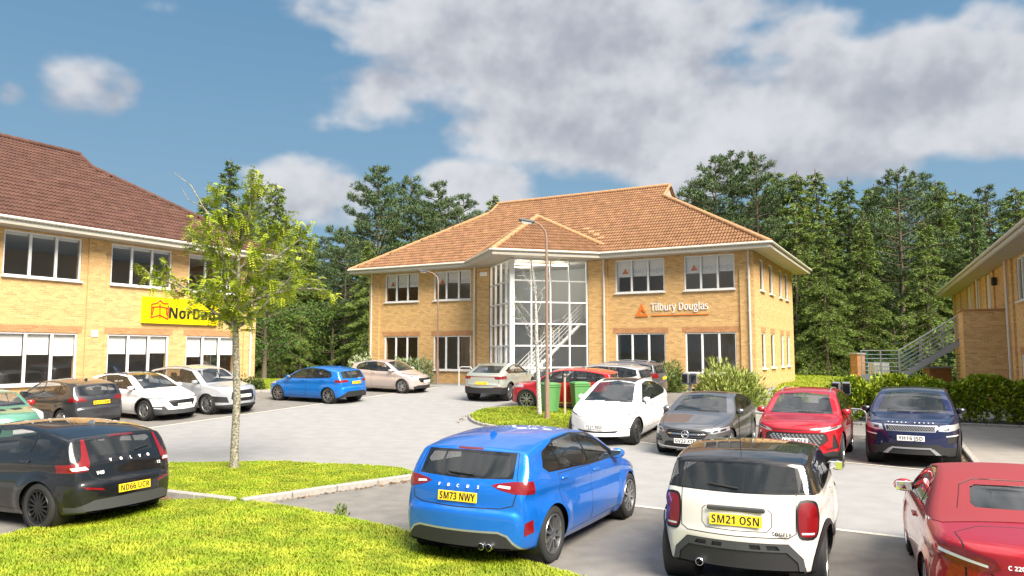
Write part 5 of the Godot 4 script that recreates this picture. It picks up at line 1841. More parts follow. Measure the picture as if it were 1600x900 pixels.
var tile_meshes := []
func tile_shapes() -> void:
	for k in 5:
		var mb := MB.new()
		var g: float = [0.86, 0.94, 1.0, 1.06, 1.13][k]
		mb.tint = Color(g, g * [1.0, 0.97, 1.0, 1.03, 0.98][k], g * [0.95, 1.0, 1.0, 0.97, 1.05][k])
		var seg := 14
		for e in seg:
			var p := []
			var q := []
			for x in 2:
				var u := (e + x) / float(seg)
				var y := 0.052 * (0.5 - 0.5 * cos(2.0 * TAU * u)) + 0.04
				p.append([Vector3(u * 0.30 - 0.15, y, 0.0), Vector3(-0.052 * TAU * sin(2.0 * TAU * u) / 0.3, 1, 0.04).normalized()])
				q.append([Vector3(u * 0.30 - 0.15, y - 0.038, -0.36), p[-1][1]])
			# z runs down-slope: the lower edge is z = 0, proud of the course below
			mb.tri_n(p[0][0], p[1][0], q[1][0], p[0][1], p[1][1], q[1][1])
			mb.tri_n(p[0][0], q[1][0], q[0][0], p[0][1], q[1][1], q[0][1])
			var dn := Vector3(0, -0.046, 0)
			mb.quad(p[0][0] + dn, p[1][0] + dn, p[1][0], p[0][0])
		tile_meshes.append(mb.mesh(true))


# one slope: origin at the left end of its eave, ax along it, up the slope; poly in (u, v) metres; near tiles are parts, the rest one mass
func roof_slope(node: Node3D, org: Vector3, ax: Vector3, up: Vector3, poly: PackedVector2Array, m: Material, singles: int) -> void:
	var nn := ax.cross(up).normalized()
	var deck := MB.new()
	var idx := Geometry2D.triangulate_polygon(poly)
	for i in range(0, idx.size(), 3):
		var p := [poly[idx[i]], poly[idx[i + 1]], poly[idx[i + 2]]]
		if (p[1] - p[0]).cross(p[2] - p[0]) < 0:
			p.reverse()
		var w := []
		for e: Vector2 in p:
			w.append(org + ax * e.x + up * e.y - nn * 0.005)
		deck.tri(w[0], w[1], w[2])
	put("roof_deck", deck, M.deck, node)
	var lo := poly[0]
	var hi := poly[0]
	for p in poly:
		lo = lo.min(p)
		hi = hi.max(p)
	var basis := Basis(ax, nn, -up)
	var spots := []
	var cam := node.to_local(Vector3(0, CAM_H, 0))
	var row := 0
	var v := lo.y - 0.03
	while v < hi.y - 0.1:
		var u := lo.x + 0.15
		while u < hi.x:
			if Geometry2D.is_point_in_polygon(Vector2(u, v + 0.16), poly):
				var at := org + ax * u + up * v
				spots.append([at.distance_squared_to(cam), at])
			u += 0.30
		v += 0.33
		row += 1
	spots.sort()
	var rest := []
	for i in spots.size():
		var t := Transform3D(basis.rotated(nn, rng.randf_range(-0.012, 0.012)), spots[i][1] + nn * rng.randf_range(0.0, 0.006))
		if i < singles:
			put("roof_tile", tile_meshes[rng.randi() % 5], m, node, t)
		else:
			rest.append(t)
	if rest.is_empty():
		return
	var mm := MultiMesh.new()
	mm.transform_format = MultiMesh.TRANSFORM_3D
	mm.use_colors = true
	mm.mesh = tile_meshes[2]
	mm.instance_count = rest.size()
	for i in rest.size():
		mm.set_instance_transform(i, rest[i])
		var g := rng.randf_range(0.86, 1.13)
		mm.set_instance_color(i, Color(g, g * rng.randf_range(0.96, 1.03), g * rng.randf_range(0.94, 1.05)))
	var o := MultiMeshInstance3D.new()
	o.multimesh = mm
	o.material_override = m
	o.name = "roof_tiling"
	o.set_meta("kind", "stuff")
	node.add_child(o, true)


# half-round caps laid end to end along a hip or ridge
func ridge_caps(node: Node3D, a: Vector3, b: Vector3, m: Material) -> void:
	var d := b - a
	var n := maxi(1, roundi(d.length() / 0.45))
	for k in n:
		var p := a + d * (float(k) / n) + Vector3(0, 0.0, 0)
		var q := a + d * (float(k + 1) / n) + d.normalized() * 0.02
		var mb := MB.new()
		mb.tube([p + Vector3(0, 0.012, 0), q], [0.125, 0.118], 10)
		put("ridge_tile", mb, m, node)


func gutter_run(node: Node3D, pts: Array) -> void:
	# pts: outer corners of the eave, left to right; fascia board, gutter and soffit edge
	for i in pts.size() - 1:
		var a: Vector3 = pts[i]
		var b: Vector3 = pts[i + 1]
		var ax := (b - a).normalized()
		var nn := ax.cross(Vector3.UP).normalized()
		var bas := Basis(ax, Vector3.UP, nn)
		var l := a.distance_to(b)
		var f := MB.new()
		f.bevel((a + b) * 0.5 + Vector3(0, -0.03, 0) - nn * 0.02, Vector3(l, 0.24, 0.04), 0.006, bas)
		put("fascia", f, M.cream, node)
		var g := MB.new()
		g.bevel((a + b) * 0.5 + Vector3(0, 0.075, 0) + nn * 0.065, Vector3(l + 0.12, 0.11, 0.12), 0.035, bas)
		put("gutter", g, M.cream, node)


func downpipe(node: Node3D, x: float, z: float, h: float, ax := Vector3.RIGHT) -> void:
	var mb := MB.new()
	mb.tube([Vector3(x, 0.05, z), Vector3(x, h, z)], [0.05, 0.05], 10)
	for k in 4:
		mb.box(Vector3(x, 0.6 + k * h / 4.3, z - 0.01), Vector3(0.14, 0.05, 0.10))
	put("downpipe", mb, M.pipe, node)


func pier(node: Node3D, x0: float, x1: float, h: float) -> void:
	var mb := MB.new()
	mb.box(Vector3((x0 + x1) / 2, h / 2, 0.03), Vector3(x1 - x0, h, 0.10))
	put("brick_pier", mb, M.brick, node)


# the common office block: wins are [x0, x1] of three-light windows on both floors of the front
func office(node: Node3D, length: float, depth: float, wins: Array, cut_front: Array, blinds: Array, side_wins: Array, tile_mat: Material, eave_gap: Array, singles: int, text := "") -> void:
	var H := 6.3
	var holes := []
	for w: Array in wins:
		holes.append([w[0], w[1], 4.6, 6.24])
		holes.append([w[0], w[1], 0.72, 2.62])
	# front wall in stretches either side of any projecting bay
	var runs := [[0.0, length]] if cut_front.is_empty() else [[0.0, cut_front[0]], [cut_front[1], length]]
	for r: Array in runs:
		var mb := MB.new()
		var hh := []
		for o: Array in holes:
			if o[0] >= r[0] and o[1] <= r[1]:
				hh.append([o[0] - r[0], o[1] - r[0], o[2], o[3]])
		wall_panel(mb, Vector3(r[0], 0, 0), Vector3.RIGHT, r[1] - r[0], H, hh, 0.3)
		put("front_wall", mb, M.brick, node)
	for i in wins.size():
		var w: Array = wins[i]
		window_unit(node, Transform3D(Basis(), Vector3(w[0], 4.6, 0)), w[1] - w[0], 1.64, 3, blinds[i * 2], true, null, text)
		window_unit(node, Transform3D(Basis(), Vector3(w[0], 0.72, 0)), w[1] - w[0], 1.90, 3, blinds[i * 2 + 1])
		var l := MB.new()
		l.box(Vector3((w[0] + w[1]) / 2, 2.75, -0.14), Vector3(w[1] - w[0] + 0.3, 0.255, 0.29))
		put("lintel", l, M.brick_red, node)
	# right side wall with its windows, then the back and left walls
	var sw := MB.new()
	var sh := []
	for w: Array in side_wins:
		sh.append([w[0], w[1], 4.6, 6.1])
		sh.append([w[0], w[1], 0.95, 2.62])
	wall_panel(sw, Vector3(length, 0, -0.001), Vector3(0, 0, -1), depth, H, sh, 0.3)
	put("side_wall", sw, M.brick, node)
	for w: Array in side_wins:
		for e: Array in [[4.6, 1.5], [0.95, 1.67]]:
			window_unit(node, Transform3D(Basis(Vector3.UP, PI / 2), Vector3(length, e[0], -w[0])), w[1] - w[0], e[1], 1, 0.0)
		var l := MB.new()
		l.box(Vector3(length - 0.14, 2.75, -(w[0] + w[1]) / 2), Vector3(0.29, 0.255, w[1] - w[0] + 0.2))
		put("lintel", l, M.brick_red, node)
	var bk := MB.new()
	wall_panel(bk, Vector3(length, 0, -depth), Vector3(-1, 0, 0), length, H, [], 0.3)
	put("back_wall", bk, M.brick, node)
	var lf := MB.new()
	wall_panel(lf, Vector3(0, 0, -depth), Vector3(0, 0, 1), depth, H, [], 0.3)
	put("side_wall", lf, M.brick, node)
	# floors and a partition, so that the windows look into rooms
	for y: float in [0.02, 3.3]:
		var fl := MB.new()
		fl.box(Vector3(length / 2, y, -depth / 2), Vector3(length - 0.62, 0.2 if y > 1 else 0.1, depth - 0.62))
		put("floor_slab", fl, M.room_floor, node)
	var cl := MB.new()
	cl.box(Vector3(length / 2, H - 0.02, -depth / 2), Vector3(length - 0.62, 0.1, depth - 0.62))
	put("ceiling", cl, M.room, node)
	var part := MB.new()
	part.box(Vector3(length / 2, H / 2, -5.0), Vector3(length - 0.7, H - 0.2, 0.12))
	put("partition", part, M.room, node)
	# roof
	var e := 0.9
	var ye := H + 0.16
	var run := depth / 2 + e
	var rise := 4.5
	var sl := Vector3(0, rise, -run).normalized()
	var sl_len := Vector2(run, rise).length()
	var ge := 1.15   # a small gable closes each end of the ridge above the hip
	var hx := 6.4   # plan length of the hip slopes
	var yg := rise * (run - ge) / run
	var hip_v := (run - ge) / run * sl_len
	var all := length + 2 * e
	var front := PackedVector2Array([Vector2(0, 0), Vector2(all, 0), Vector2(all - hx, hip_v), Vector2(all - hx, sl_len), Vector2(hx, sl_len), Vector2(hx, hip_v)])
	roof_slope(node, Vector3(-e, ye, e), Vector3.RIGHT, sl, front, tile_mat, singles)
	roof_slope(node, Vector3(length + e, ye, -depth - e), Vector3.LEFT, Vector3(0, rise, run).normalized(), front, tile_mat, 0)
	var sv := Vector2(hx, yg).length()
	var side := PackedVector2Array([Vector2(0, 0), Vector2(depth + 2 * e, 0), Vector2(depth + 2 * e - (run - ge), sv), Vector2(run - ge, sv)])
	roof_slope(node, Vector3(length + e, ye, e), Vector3(0, 0, -1), Vector3(-hx, yg, 0).normalized(), side, tile_mat, 0)
	roof_slope(node, Vector3(-e, ye, -depth - e), Vector3(0, 0, 1), Vector3(hx, yg, 0).normalized(), side, tile_mat, 0)
	var yr := ye + rise + 0.06
	var yh := ye + yg + 0.05
	var cap: Material = M.ridge if tile_mat == M.tile else M.ridge_dark
	ridge_caps(node, Vector3(hx - e, yr, -depth / 2), Vector3(length + e - hx, yr, -depth / 2), cap)
	for s: float in [0.0, 1.0]:
		var xe := -e if s == 0.0 else length + e
		var xi := hx - e if s == 0.0 else length + e - hx
		ridge_caps(node, Vector3(xe, ye + 0.06, e), Vector3(xi, yh, e - (run - ge)), cap)
		ridge_caps(node, Vector3(xe, ye + 0.06, -depth - e), Vector3(xi, yh, -depth - e + run - ge), cap)
		var gab := MB.new()
		gab.prism(pp([-ge, 0, ge, 0, 0, rise * ge / run]), -0.06, 0.0, Transform3D(Basis(Vector3.UP, PI / 2 if s == 1.0 else -PI / 2), Vector3(xi - (0.06 if s == 1.0 else -0.06), yh - 0.06, -depth / 2)))
		put("gable", gab, M.soffit, node)
		for zz: float in [-1.0, 1.0]:
			var vb := MB.new()
			vb.tube([Vector3(xi, yh + 0.02, -depth / 2 + zz * ge), Vector3(xi, yr, -depth / 2)], [0.07, 0.07], 6)
			put("verge", vb, cap, node)
	# eaves
	var yb := H + 0.02
	if eave_gap.is_empty():
		gutter_run(node, [Vector3(-e, ye - 0.02, e), Vector3(length + e, ye - 0.02, e)])
	else:
		gutter_run(node, [Vector3(-e, ye - 0.02, e)] + eave_gap + [Vector3(length + e, ye - 0.02, e)])
	gutter_run(node, [Vector3(length + e, ye - 0.02, e), Vector3(length + e, ye - 0.02, -depth - e)])
	gutter_run(node, [Vector3(-e, ye - 0.02, -depth - e), Vector3(-e, ye - 0.02, e)])
	for r: Array in [[Vector3(length / 2, yb, e / 2), Vector3(length + 2 * e, 0.03, e)], [Vector3(length / 2, yb, -depth - e / 2), Vector3(length + 2 * e, 0.03, e)], [Vector3(length + e / 2, yb, -depth / 2), Vector3(e - 0.004, 0.03, depth - 0.004)], [Vector3(-e / 2, yb, -depth / 2), Vector3(e - 0.004, 0.03, depth - 0.004)]]:
		var sf := MB.new()
		sf.box(r[0], r[1])
		put("soffit", sf, M.soffit, node)


func build_buildings() -> void:
	tile_shapes()
	M.tile = tri_tex(mat(1, 1, 1, 0.85, 0, 0.35), noise_tex(41, 0.02, Color(0.155, 0.080, 0.040), Color(0.265, 0.143, 0.076), 5, 256), 2.3)
	M.tile_brown = tri_tex(mat(1, 1, 1, 0.85, 0, 0.35), noise_tex(45, 0.02, Color(0.062, 0.030, 0.022), Color(0.122, 0.062, 0.048), 5, 256), 2.3)
	for k in ["tile", "tile_brown"]:
		M[k].vertex_color_use_as_albedo = true
	M.ridge_dark = M.tile_brown.duplicate()
	M.ridge_dark.vertex_color_use_as_albedo = false
	M.deck = mat(0.06, 0.04, 0.03, 0.95)
	M.print_grey = mat(0.50, 0.52, 0.54, 0.7)
	# ---- the office with the glazed entrance
	var n := thing("office_building", "yellow-brick two-storey office with a terracotta hipped roof and glazed corner entrance", "building", Vector3(-8.40, 0.765, -44.29), -0.5007)
	var half := 4.0   # side of the square bay set cornerwise into the front, from x 8.28 to 13.92
	var bl := 8.28
	var br := 13.92
	var mid := (bl + br) / 2
	var tip := Vector3(mid, 0, (br - bl) / 2)
	var ov := 1.38
	var ecorner := tip + Vector3(0, 0, ov * sqrt(2.0))
	var ye := 6.44
	# where the bay's eaves meet the main eave line (z = 0.9)
	var reach := ecorner.z - 0.9
	office(n, 22.06, 11.3, [[1.1, 3.5], [4.55, 7.0], [15.4, 17.9], [18.85, 21.2]], [bl, br], [0.48, 0.0, 0.42, 0.0, 0.5, 0.0, 0.5, 0.0], [[1.4, 2.4], [3.8, 4.9], [6.7, 7.7], [8.7, 9.8]], M.tile, [Vector3(mid - reach, ye, 0.9), Vector3(mid, ye, ecorner.z), Vector3(mid + reach, ye, 0.9)], 300, "Tilbury Douglas")
	for p: Array in [[0.0, 0.72], [7.45, 8.22], [13.98, 15.0], [21.42, 22.05]]:
		pier(n, p[0], p[1], 6.29)
	for x: float in [0.2, 7.3, 14.85, 21.85]:
		downpipe(n, x, 0.14, 6.4)
	glazed_bay(n, bl, br, tip, ecorner)
	# wall lettering
	var tri := MB.new()
	tri.prism(pp([-0.32, 0, 0.32, 0, 0.21, 0.19, 0.06, 0.12, -0.09, 0.12, 0.02, 0.34, 0.09, 0.22, 0.19, 0.23, 0.0, 0.62]), 0.0, 0.05, Transform3D(Basis(), Vector3(16.75, 3.42, 0.003)))
	put("sign_emblem", tri, M.orange, n)
	var tm := letters("Tilbury Douglas", 0.35, 0.04, false)
	var k: float = 2.75 / tm.get_aabb().size.x
	put("sign_lettering", tm, M.sign_white, n, Transform3D(Basis.from_scale(Vector3(k, 1, 1)), Vector3(18.6, 3.86, 0.03)))
	var ln := MB.new()
	ln.bevel(Vector3(18.62, 3.46, 0.022), Vector3(2.75, 0.05, 0.04), 0.008)
	put("sign_underline", ln, M.orange, n)
	# small boards by the door, alarm box under the eaves
	for e: Array in [[7.86, 0.95, 0.62, 0.28, M.sign_white], [7.86, 5.93, 0.42, 0.22, M.sign_white]]:
		var b := MB.new()
		b.bevel(Vector3(e[0], e[1], 0.11), Vector3(e[2], e[3], 0.06), 0.012)
		put("wall_plate" if e[1] < 2 else "alarm_box", b, e[4], n)
	for i in 4:
		var vt := MB.new()
		var v: float = 3.0 - i * 0.42
		vt.bevel(Vector3(13.2 + i * 0.42, 6.46 + v * 0.566 + 0.06, 0.9 - v * 0.824), Vector3(0.34, 0.09, 0.22), 0.03, Basis(Vector3.RIGHT, 0.6))
		put("roof_vent", vt, M.ridge, n)
	# ---- the office with the yellow sign, brown roof
	n = thing("office_building", "yellow-brick two-storey office with a brown tiled roof and a yellow signboard", "building", Vector3(-22.96, 0.565, -16.8), 1.0701)
	office(n, 22.0, 11.3, [[2.8, 5.6], [6.7, 9.5], [10.6, 13.4], [14.6, 17.35], [18.2, 20.9]], [], [0.1, 0.45, 0.1, 0.45, 0.08, 0.42, 0.08, 0.40, 0.1, 0.45], [[2, 3], [5, 6]], M.tile_brown, [], 300)
	for p: Array in [[0.0, 0.6], [13.65, 14.35], [21.3, 21.99]]:
		pier(n, p[0], p[1], 6.29)
	for x: float in [0.2, 21.65]:
		downpipe(n, x, 0.14, 6.4)
	var tg := MB.new()
	tg.bevel(Vector3(14.0, 2.62, 0.095), Vector3(0.26, 0.26, 0.03), 0.01)
	put("wall_plate", tg, M.sign_white, n)
	# signboard
	var sg := thing("signboard", "yellow rectangular company signboard with black lettering and a red window emblem", "sign", n.transform * Vector3(17.85, 3.1, 0.0), 1.0701)
	var bd := MB.new()
	bd.bevel(Vector3(0, 0.55, 0.08), Vector3(3.75, 1.10, 0.14), 0.01)
	put("board", bd, M.sign_yellow, sg)
	var lt := letters("NorDan", 0.46, 0.03)
	k = 2.35 / lt.get_aabb().size.x
	put("lettering", lt, M.ink, sg, Transform3D(Basis.from_scale(Vector3(k, 1, 1)), Vector3(0.50, 0.47, 0.168)))
	var em := MB.new()
	for q: Array in [[-1.52, 0.24, -1.50, 0.80], [-1.10, 0.22, -1.12, 0.84], [-0.72, 0.20, -0.72, 0.78], [-1.52, 0.24, -1.12, 0.36], [-1.12, 0.36, -0.72, 0.20], [-1.50, 0.80, -1.24, 0.86], [-1.24, 0.86, -1.12, 0.98], [-1.12, 0.98, -0.98, 0.86], [-0.98, 0.86, -0.72, 0.86], [-1.40, 0.70, -1.46, 0.36], [-0.82, 0.70, -0.78, 0.36], [-1.50, 0.66, -1.12, 0.72], [-1.12, 0.72, -0.74, 0.66]]:
		em.tube([Vector3(q[0], q[1], 0.165), Vector3(q[2], q[3], 0.165)], [0.028, 0.028], 6)
	put("emblem", em, M.sign_red, sg)
	right_office()


func glazed_bay(n: Node3D, bl: float, br: float, tip: Vector3, ecorner: Vector3) -> void:
	var o := Node3D.new()
	o.name = "glazed_entrance"
	n.add_child(o, true)
	var H := 6.3
	var L := Vector3(bl, 0, 0)
	var R := Vector3(br, 0, 0)
	for f: Array in [[L, tip, true], [tip, R, false]]:
		var a: Vector3 = f[0]
		var ax: Vector3 = (f[1] - a).normalized()
		var w: float = a.distance_to(f[1])
		var nn := ax.cross(Vector3.UP).normalized()
		var bas := Basis(ax, Vector3.UP, nn)
		var fr := MB.new()
		var ys := [0.06, 0.95, 2.02, 3.09, 4.16, 5.23, 6.27]
		for k in 5:
			fr.bevel(a + ax * clampf(w * k / 4.0, 0.05, w - 0.06) + Vector3(0, H / 2, 0), Vector3(0.07, H, 0.12), 0.01, bas)
		for y: float in ys:
			for k in 4:
				fr.bevel(a + ax * (w * (k + 0.5) / 4.0) + Vector3(0, y, 0), Vector3(w / 4.0 - 0.072, 0.07, 0.10), 0.01, bas)
		put("glazing_frame", fr, M.white_frame, o)
		for k in 4:
			for j in 6:
				var p := MB.new()
				var q0: Vector3 = a + ax * (w * k / 4.0 + 0.03)
				var q1: Vector3 = a + ax * (w * (k + 1) / 4.0 - 0.03)
				p.quad(q0 + Vector3(0, ys[j], 0), q1 + Vector3(0, ys[j], 0), q1 + Vector3(0, ys[j + 1], 0), q0 + Vector3(0, ys[j + 1], 0))
				put("pane", p, M.pane_clear, o)
		if f[2]:
			# double door in the left face
			var dr := MB.new()
			for k in 2:
				var c: Vector3 = a + ax * (w * (1.25 + k * 0.62) / 4.0 + 0.25) + nn * 0.07
				for e: Array in [[-0.27, 1.02, 0.08, 2.0], [0.27, 1.02, 0.08, 2.0], [0.0, 0.08, 0.46, 0.14], [0.0, 1.97, 0.46, 0.10]]:
					dr.bevel(c + ax * e[0] + Vector3(0, e[1], 0), Vector3(e[2], e[3], 0.06), 0.01, bas)
			put("entrance_door", dr, M.white_frame, o)
	var post := MB.new()
	post.bevel(tip + Vector3(0, H / 2, 0), Vector3(0.24, H - 0.02, 0.24), 0.02, Basis(Vector3.UP, PI / 4))
	put("corner_post", post, M.white_frame, o)
	# inside: pale lobby wall, floor and a white stair
	var lob := MB.new()
	lob.box(Vector3((bl + br) / 2, H / 2, -2.6), Vector3(br - bl + 1.5, H - 0.1, 0.1))
	put("lobby_wall", lob, M.lobby, o)
	var fl := MB.new()
	fl.prism(PackedVector2Array([Vector2(bl, 0), Vector2(br, 0), Vector2(tip.x, tip.z - 0.1)]), 0.0, 0.08, Transform3D(Basis(Vector3.RIGHT, PI / 2), Vector3(0, 0.11, 0)))
	put("lobby_floor", fl, M.lobby, o)
	var st := MB.new()
	var s0 := Vector3(br - 3.3, 0.1, 1.2)
	var s1 := Vector3(br - 0.8, 3.3, -0.9)
	for k in 12:
		st.box(s0.lerp(s1, (k + 0.5) / 12.0), Vector3(0.34, 0.05, 1.1), Basis(Vector3.UP, 0.7))
	put("stair_treads", st, M.lobby, o)
	for off: Vector3 in [Vector3(0.36, 0, 0.42), Vector3(-0.36, 0, -0.42)]:
		var hr := MB.new()
		for y: float in [0.0, 0.35, 0.55, 0.75, 0.95]:
			hr.tube([s0 + off + Vector3(0, y, 0), s1 + off + Vector3(0, y, 0)], [0.09 if y == 0.0 else 0.02, 0.09 if y == 0.0 else 0.02], 6)
		for k in 6:
			var q := s0.lerp(s1, k / 5.0) + off
			hr.tube([q, q + Vector3(0, 0.95, 0)], [0.022, 0.022], 6)
		put("stair_balustrade", hr, M.white_frame, o)
	for p: Vector3 in [Vector3(10.2, 6.16, 0.3), Vector3(11.6, 6.16, 0.9), Vector3(12.3, 6.16, 0.0), Vector3(11.0, 6.16, 1.5)]:
		var lp := MB.new()
		lp.bevel(p, Vector3(1.1, 0.05, 0.16), 0.015, Basis(Vector3.UP, 0.78))
		put("ceiling_light", lp, M.lobby_light, o)
		var om := OmniLight3D.new()
		om.name = "lobby_lamp"
		om.light_color = Color(1.0, 0.96, 0.88)
		om.light_energy = 0.45
		om.light_size = 0.3
		om.omni_range = 12.0
		om.omni_attenuation = 2.0
		om.shadow_enabled = true
		o.add_child(om, true)
		om.position = p + Vector3(0, -0.12, 0)
	# soffit and pyramid roof
	var sf := MB.new()
	sf.prism(PackedVector2Array([Vector2(tip.x - (ecorner.z - 0.9), 0.9), Vector2(tip.x + (ecorner.z - 0.9), 0.9), Vector2(tip.x, ecorner.z)]), 0.0, 0.03, Transform3D(Basis(Vector3.RIGHT, PI / 2), Vector3(0, 6.345, 0)))
	put("soffit", sf, M.soffit, o)
	var ye := 6.46
	var hs := ecorner.z / sqrt(2.0)     # half side of the eave square, whose centre is on the wall line
	var apex := Vector3(tip.x, ye + hs * 0.687, 0)
	var lc := Vector3(tip.x - ecorner.z, ye, 0)
	var rc := Vector3(tip.x + ecorner.z, ye, 0)
	var ec := Vector3(tip.x, ye, ecorner.z)
	for f: Array in [[lc, ec], [ec, rc]]:
		var ax: Vector3 = (f[1] - f[0]).normalized()
		var l: float = f[0].distance_to(f[1])
		var m: Vector3 = (f[0] + f[1]) * 0.5
		var up: Vector3 = (apex - m).normalized()
		var v: float = apex.distance_to(m)
		roof_slope(o, f[0], ax, up, PackedVector2Array([Vector2(0, 0), Vector2(l, 0), Vector2(l / 2, v)]), M.tile, 120)
	for q: Vector3 in [lc, ec, rc]:
		ridge_caps(o, q + Vector3(0, 0.05, 0), apex + Vector3(0, 0.05, 0), M.ridge)


func right_office() -> void:
	var n := thing("office_building", "yellow-brick office behind the hedge with an outside stair and deep eaves", "building", Vector3(28.4, -0.24, -48.0), -2.0107)
	office(n, 34.0, 11.3, [[22.0, 24.6], [26.0, 28.6]], [], [0.2, 0.3, 0.2, 0.3], [], M.tile_brown, [], 0)
	for p: Array in [[0.0, 0.7], [3.0, 3.9], [6.2, 7.1], [9.4, 10.4], [13.6, 14.6], [16.2, 16.8], [20.3, 21.3], [24.9, 25.7]]:
		pier(n, p[0], p[1], 6.29)
	for x: float in [12.3, 20.6]:
		downpipe(n, x, 0.16, 6.4)
	for x: float in [8.2, 11.6, 15.2]:
		var w := MB.new()
		w.bevel(Vector3(x, 5.1, 0.02), Vector3(0.8, 2.3, 0.06), 0.01)
		put("door_panel", w, M.pipe, n)
	var lampb := MB.new()
	lampb.bevel(Vector3(17.6, 5.75, 0.14), Vector3(0.18, 0.36, 0.2), 0.03)
	put("wall_light", lampb, M.black_plastic, n)
	# brick stair enclosure beside the wall
	var en := MB.new()
	wall_panel(en, Vector3(19.6, 0, 1.58), Vector3(0, 0, -1), 1.5, 4.4, [], 0.22)
	wall_panel(en, Vector3(17.9, 0, 1.58), Vector3(1, 0, 0), 1.7, 4.4, [], 0.22)
	put("stair_enclosure", en, M.brick, n)
	var cp := MB.new()
	cp.box(Vector3(19.50, 4.45, 0.82), Vector3(0.3, 0.07, 1.6))
	cp.box(Vector3(18.6, 4.452, 1.48), Vector3(1.5, 0.07, 0.3))
	put("coping", cp, M.brick_red, n)
	# steel stair: top landing, flight along +z, lower landing
	var st := thing("steel_stair", "galvanised steel outside stair with railings rising to the brick office", "stairs", n.transform * Vector3(17.3, 0.0, 0.15), -2.0107)
	var top := 3.4
	var low := 1.68
	var z0 := 1.1
	var z1 := 3.75
	var z2 := 5.3
	for sx: float in [-0.55, 0.55]:
		var sr := MB.new()
		sr.prism(pp([0.0, top - 0.22, z0, top - 0.22, z1, low - 0.22, z2, low - 0.22, z2, low + 0.02, z1 + 0.05, low + 0.02, z0 + 0.05, top + 0.02, 0.0, top + 0.02]), sx - 0.02, sx + 0.02, Transform3D(Basis(Vector3(0, 0, 1), Vector3(0, 1, 0), Vector3(-1, 0, 0)), Vector3.ZERO))
		put("stringer", sr, M.steel, st)
		for y: float in [0.2, 0.38, 0.56, 0.74, 0.92, 1.1]:
			var r := 0.022 if y > 1.0 else 0.012
			var rl := MB.new()
			rl.tube([Vector3(sx, top + y, 0.0), Vector3(sx, top + y, z0), Vector3(sx, low + y, z1), Vector3(sx, low + y, z2)], [r, r, r, r], 6)
			put("rail", rl, M.steel, st)
		for e: Array in [[0.05, top], [z0, top], [lerpf(z0, z1, 0.34), lerpf(top, low, 0.34)], [lerpf(z0, z1, 0.67), lerpf(top, low, 0.67)], [z1, low], [z2 - 0.8, low], [z2, low]]:
			var pt := MB.new()
			pt.bevel(Vector3(sx, e[1] + 0.45, e[0]), Vector3(0.045, 1.35, 0.045), 0.006)
			put("rail_post", pt, M.steel, st)
	for k in 9:
		var tr := MB.new()
		tr.bevel(Vector3(0, lerpf(top, low, (k + 0.5) / 9.0), lerpf(z0, z1, (k + 0.5) / 9.0)), Vector3(1.06, 0.04, 0.27), 0.006)
		put("tread", tr, M.steel, st)
	for e: Array in [[z0 / 2, top, z0], [(z1 + z2) / 2, low, z2 - z1]]:
		var dk := MB.new()
		dk.bevel(Vector3(0, e[1] - 0.03, e[0]), Vector3(1.06, 0.05, e[2] - 0.02), 0.006)
		put("landing", dk, M.steel, st)
	for e: Array in [[-0.5, z2 - 0.1], [0.5, z2 - 0.1], [-0.5, z1], [0.5, z1]]:
		var lg := MB.new()
		lg.bevel(Vector3(e[0], low / 2 - 0.1, e[1]), Vector3(0.08, low - 0.1, 0.08), 0.006)
		put("leg", lg, M.steel, st)


# ---------------------------------------------------------------- street furniture
func lamp_post(label: String, at: Vector3, h: float, arm: Vector3) -> void:
	var o := thing("street_lamp", label, "street lamp", at)
	var base := MB.new()
	base.tube([Vector3(0, -0.05, 0), Vector3(0, 1.25, 0), Vector3(0, 1.36, 0)], [0.085, 0.085, 0.055], 14)
	put("base_section", base, M.lamp_post, o)
	var p := MB.new()
	p.tube([Vector3(0, 1.33, 0), Vector3(0, h - 0.45, 0), Vector3(0, h - 0.2, 0) + arm * 0.12, Vector3(0, h, 0) + arm * 0.55, Vector3(0, h + 0.08, 0) + arm], [0.052, 0.04, 0.036, 0.03, 0.028], 12)
	put("pole", p, M.lamp_post, o)
	var ax := arm.normalized()
	var hd := MB.new()
	hd.bevel(Vector3(0, h + 0.10, 0) + arm * 1.0 + ax * 0.24, Vector3(0.52, 0.10, 0.2), 0.035, Basis(ax, Vector3.UP, ax.cross(Vector3.UP)) * Basis(Vector3(0, 0, 1), 0.12))
	put("lantern", hd, M.lamp_head, o)
	var ln := MB.new()
	ln.bevel(Vector3(0, h + 0.045, 0) + arm * 1.0 + ax * 0.26, Vector3(0.36, 0.03, 0.15), 0.012, Basis(ax, Vector3.UP, ax.cross(Vector3.UP)) * Basis(Vector3(0, 0, 1), 0.12))
	put("lantern_glass", ln, M.white_lamp, o)
	var dr := MB.new()
	dr.bevel(Vector3(0, 0.7, 0.083), Vector3(0.09, 0.4, 0.012), 0.004)
	put("access_door", dr, M.lamp_post, o)


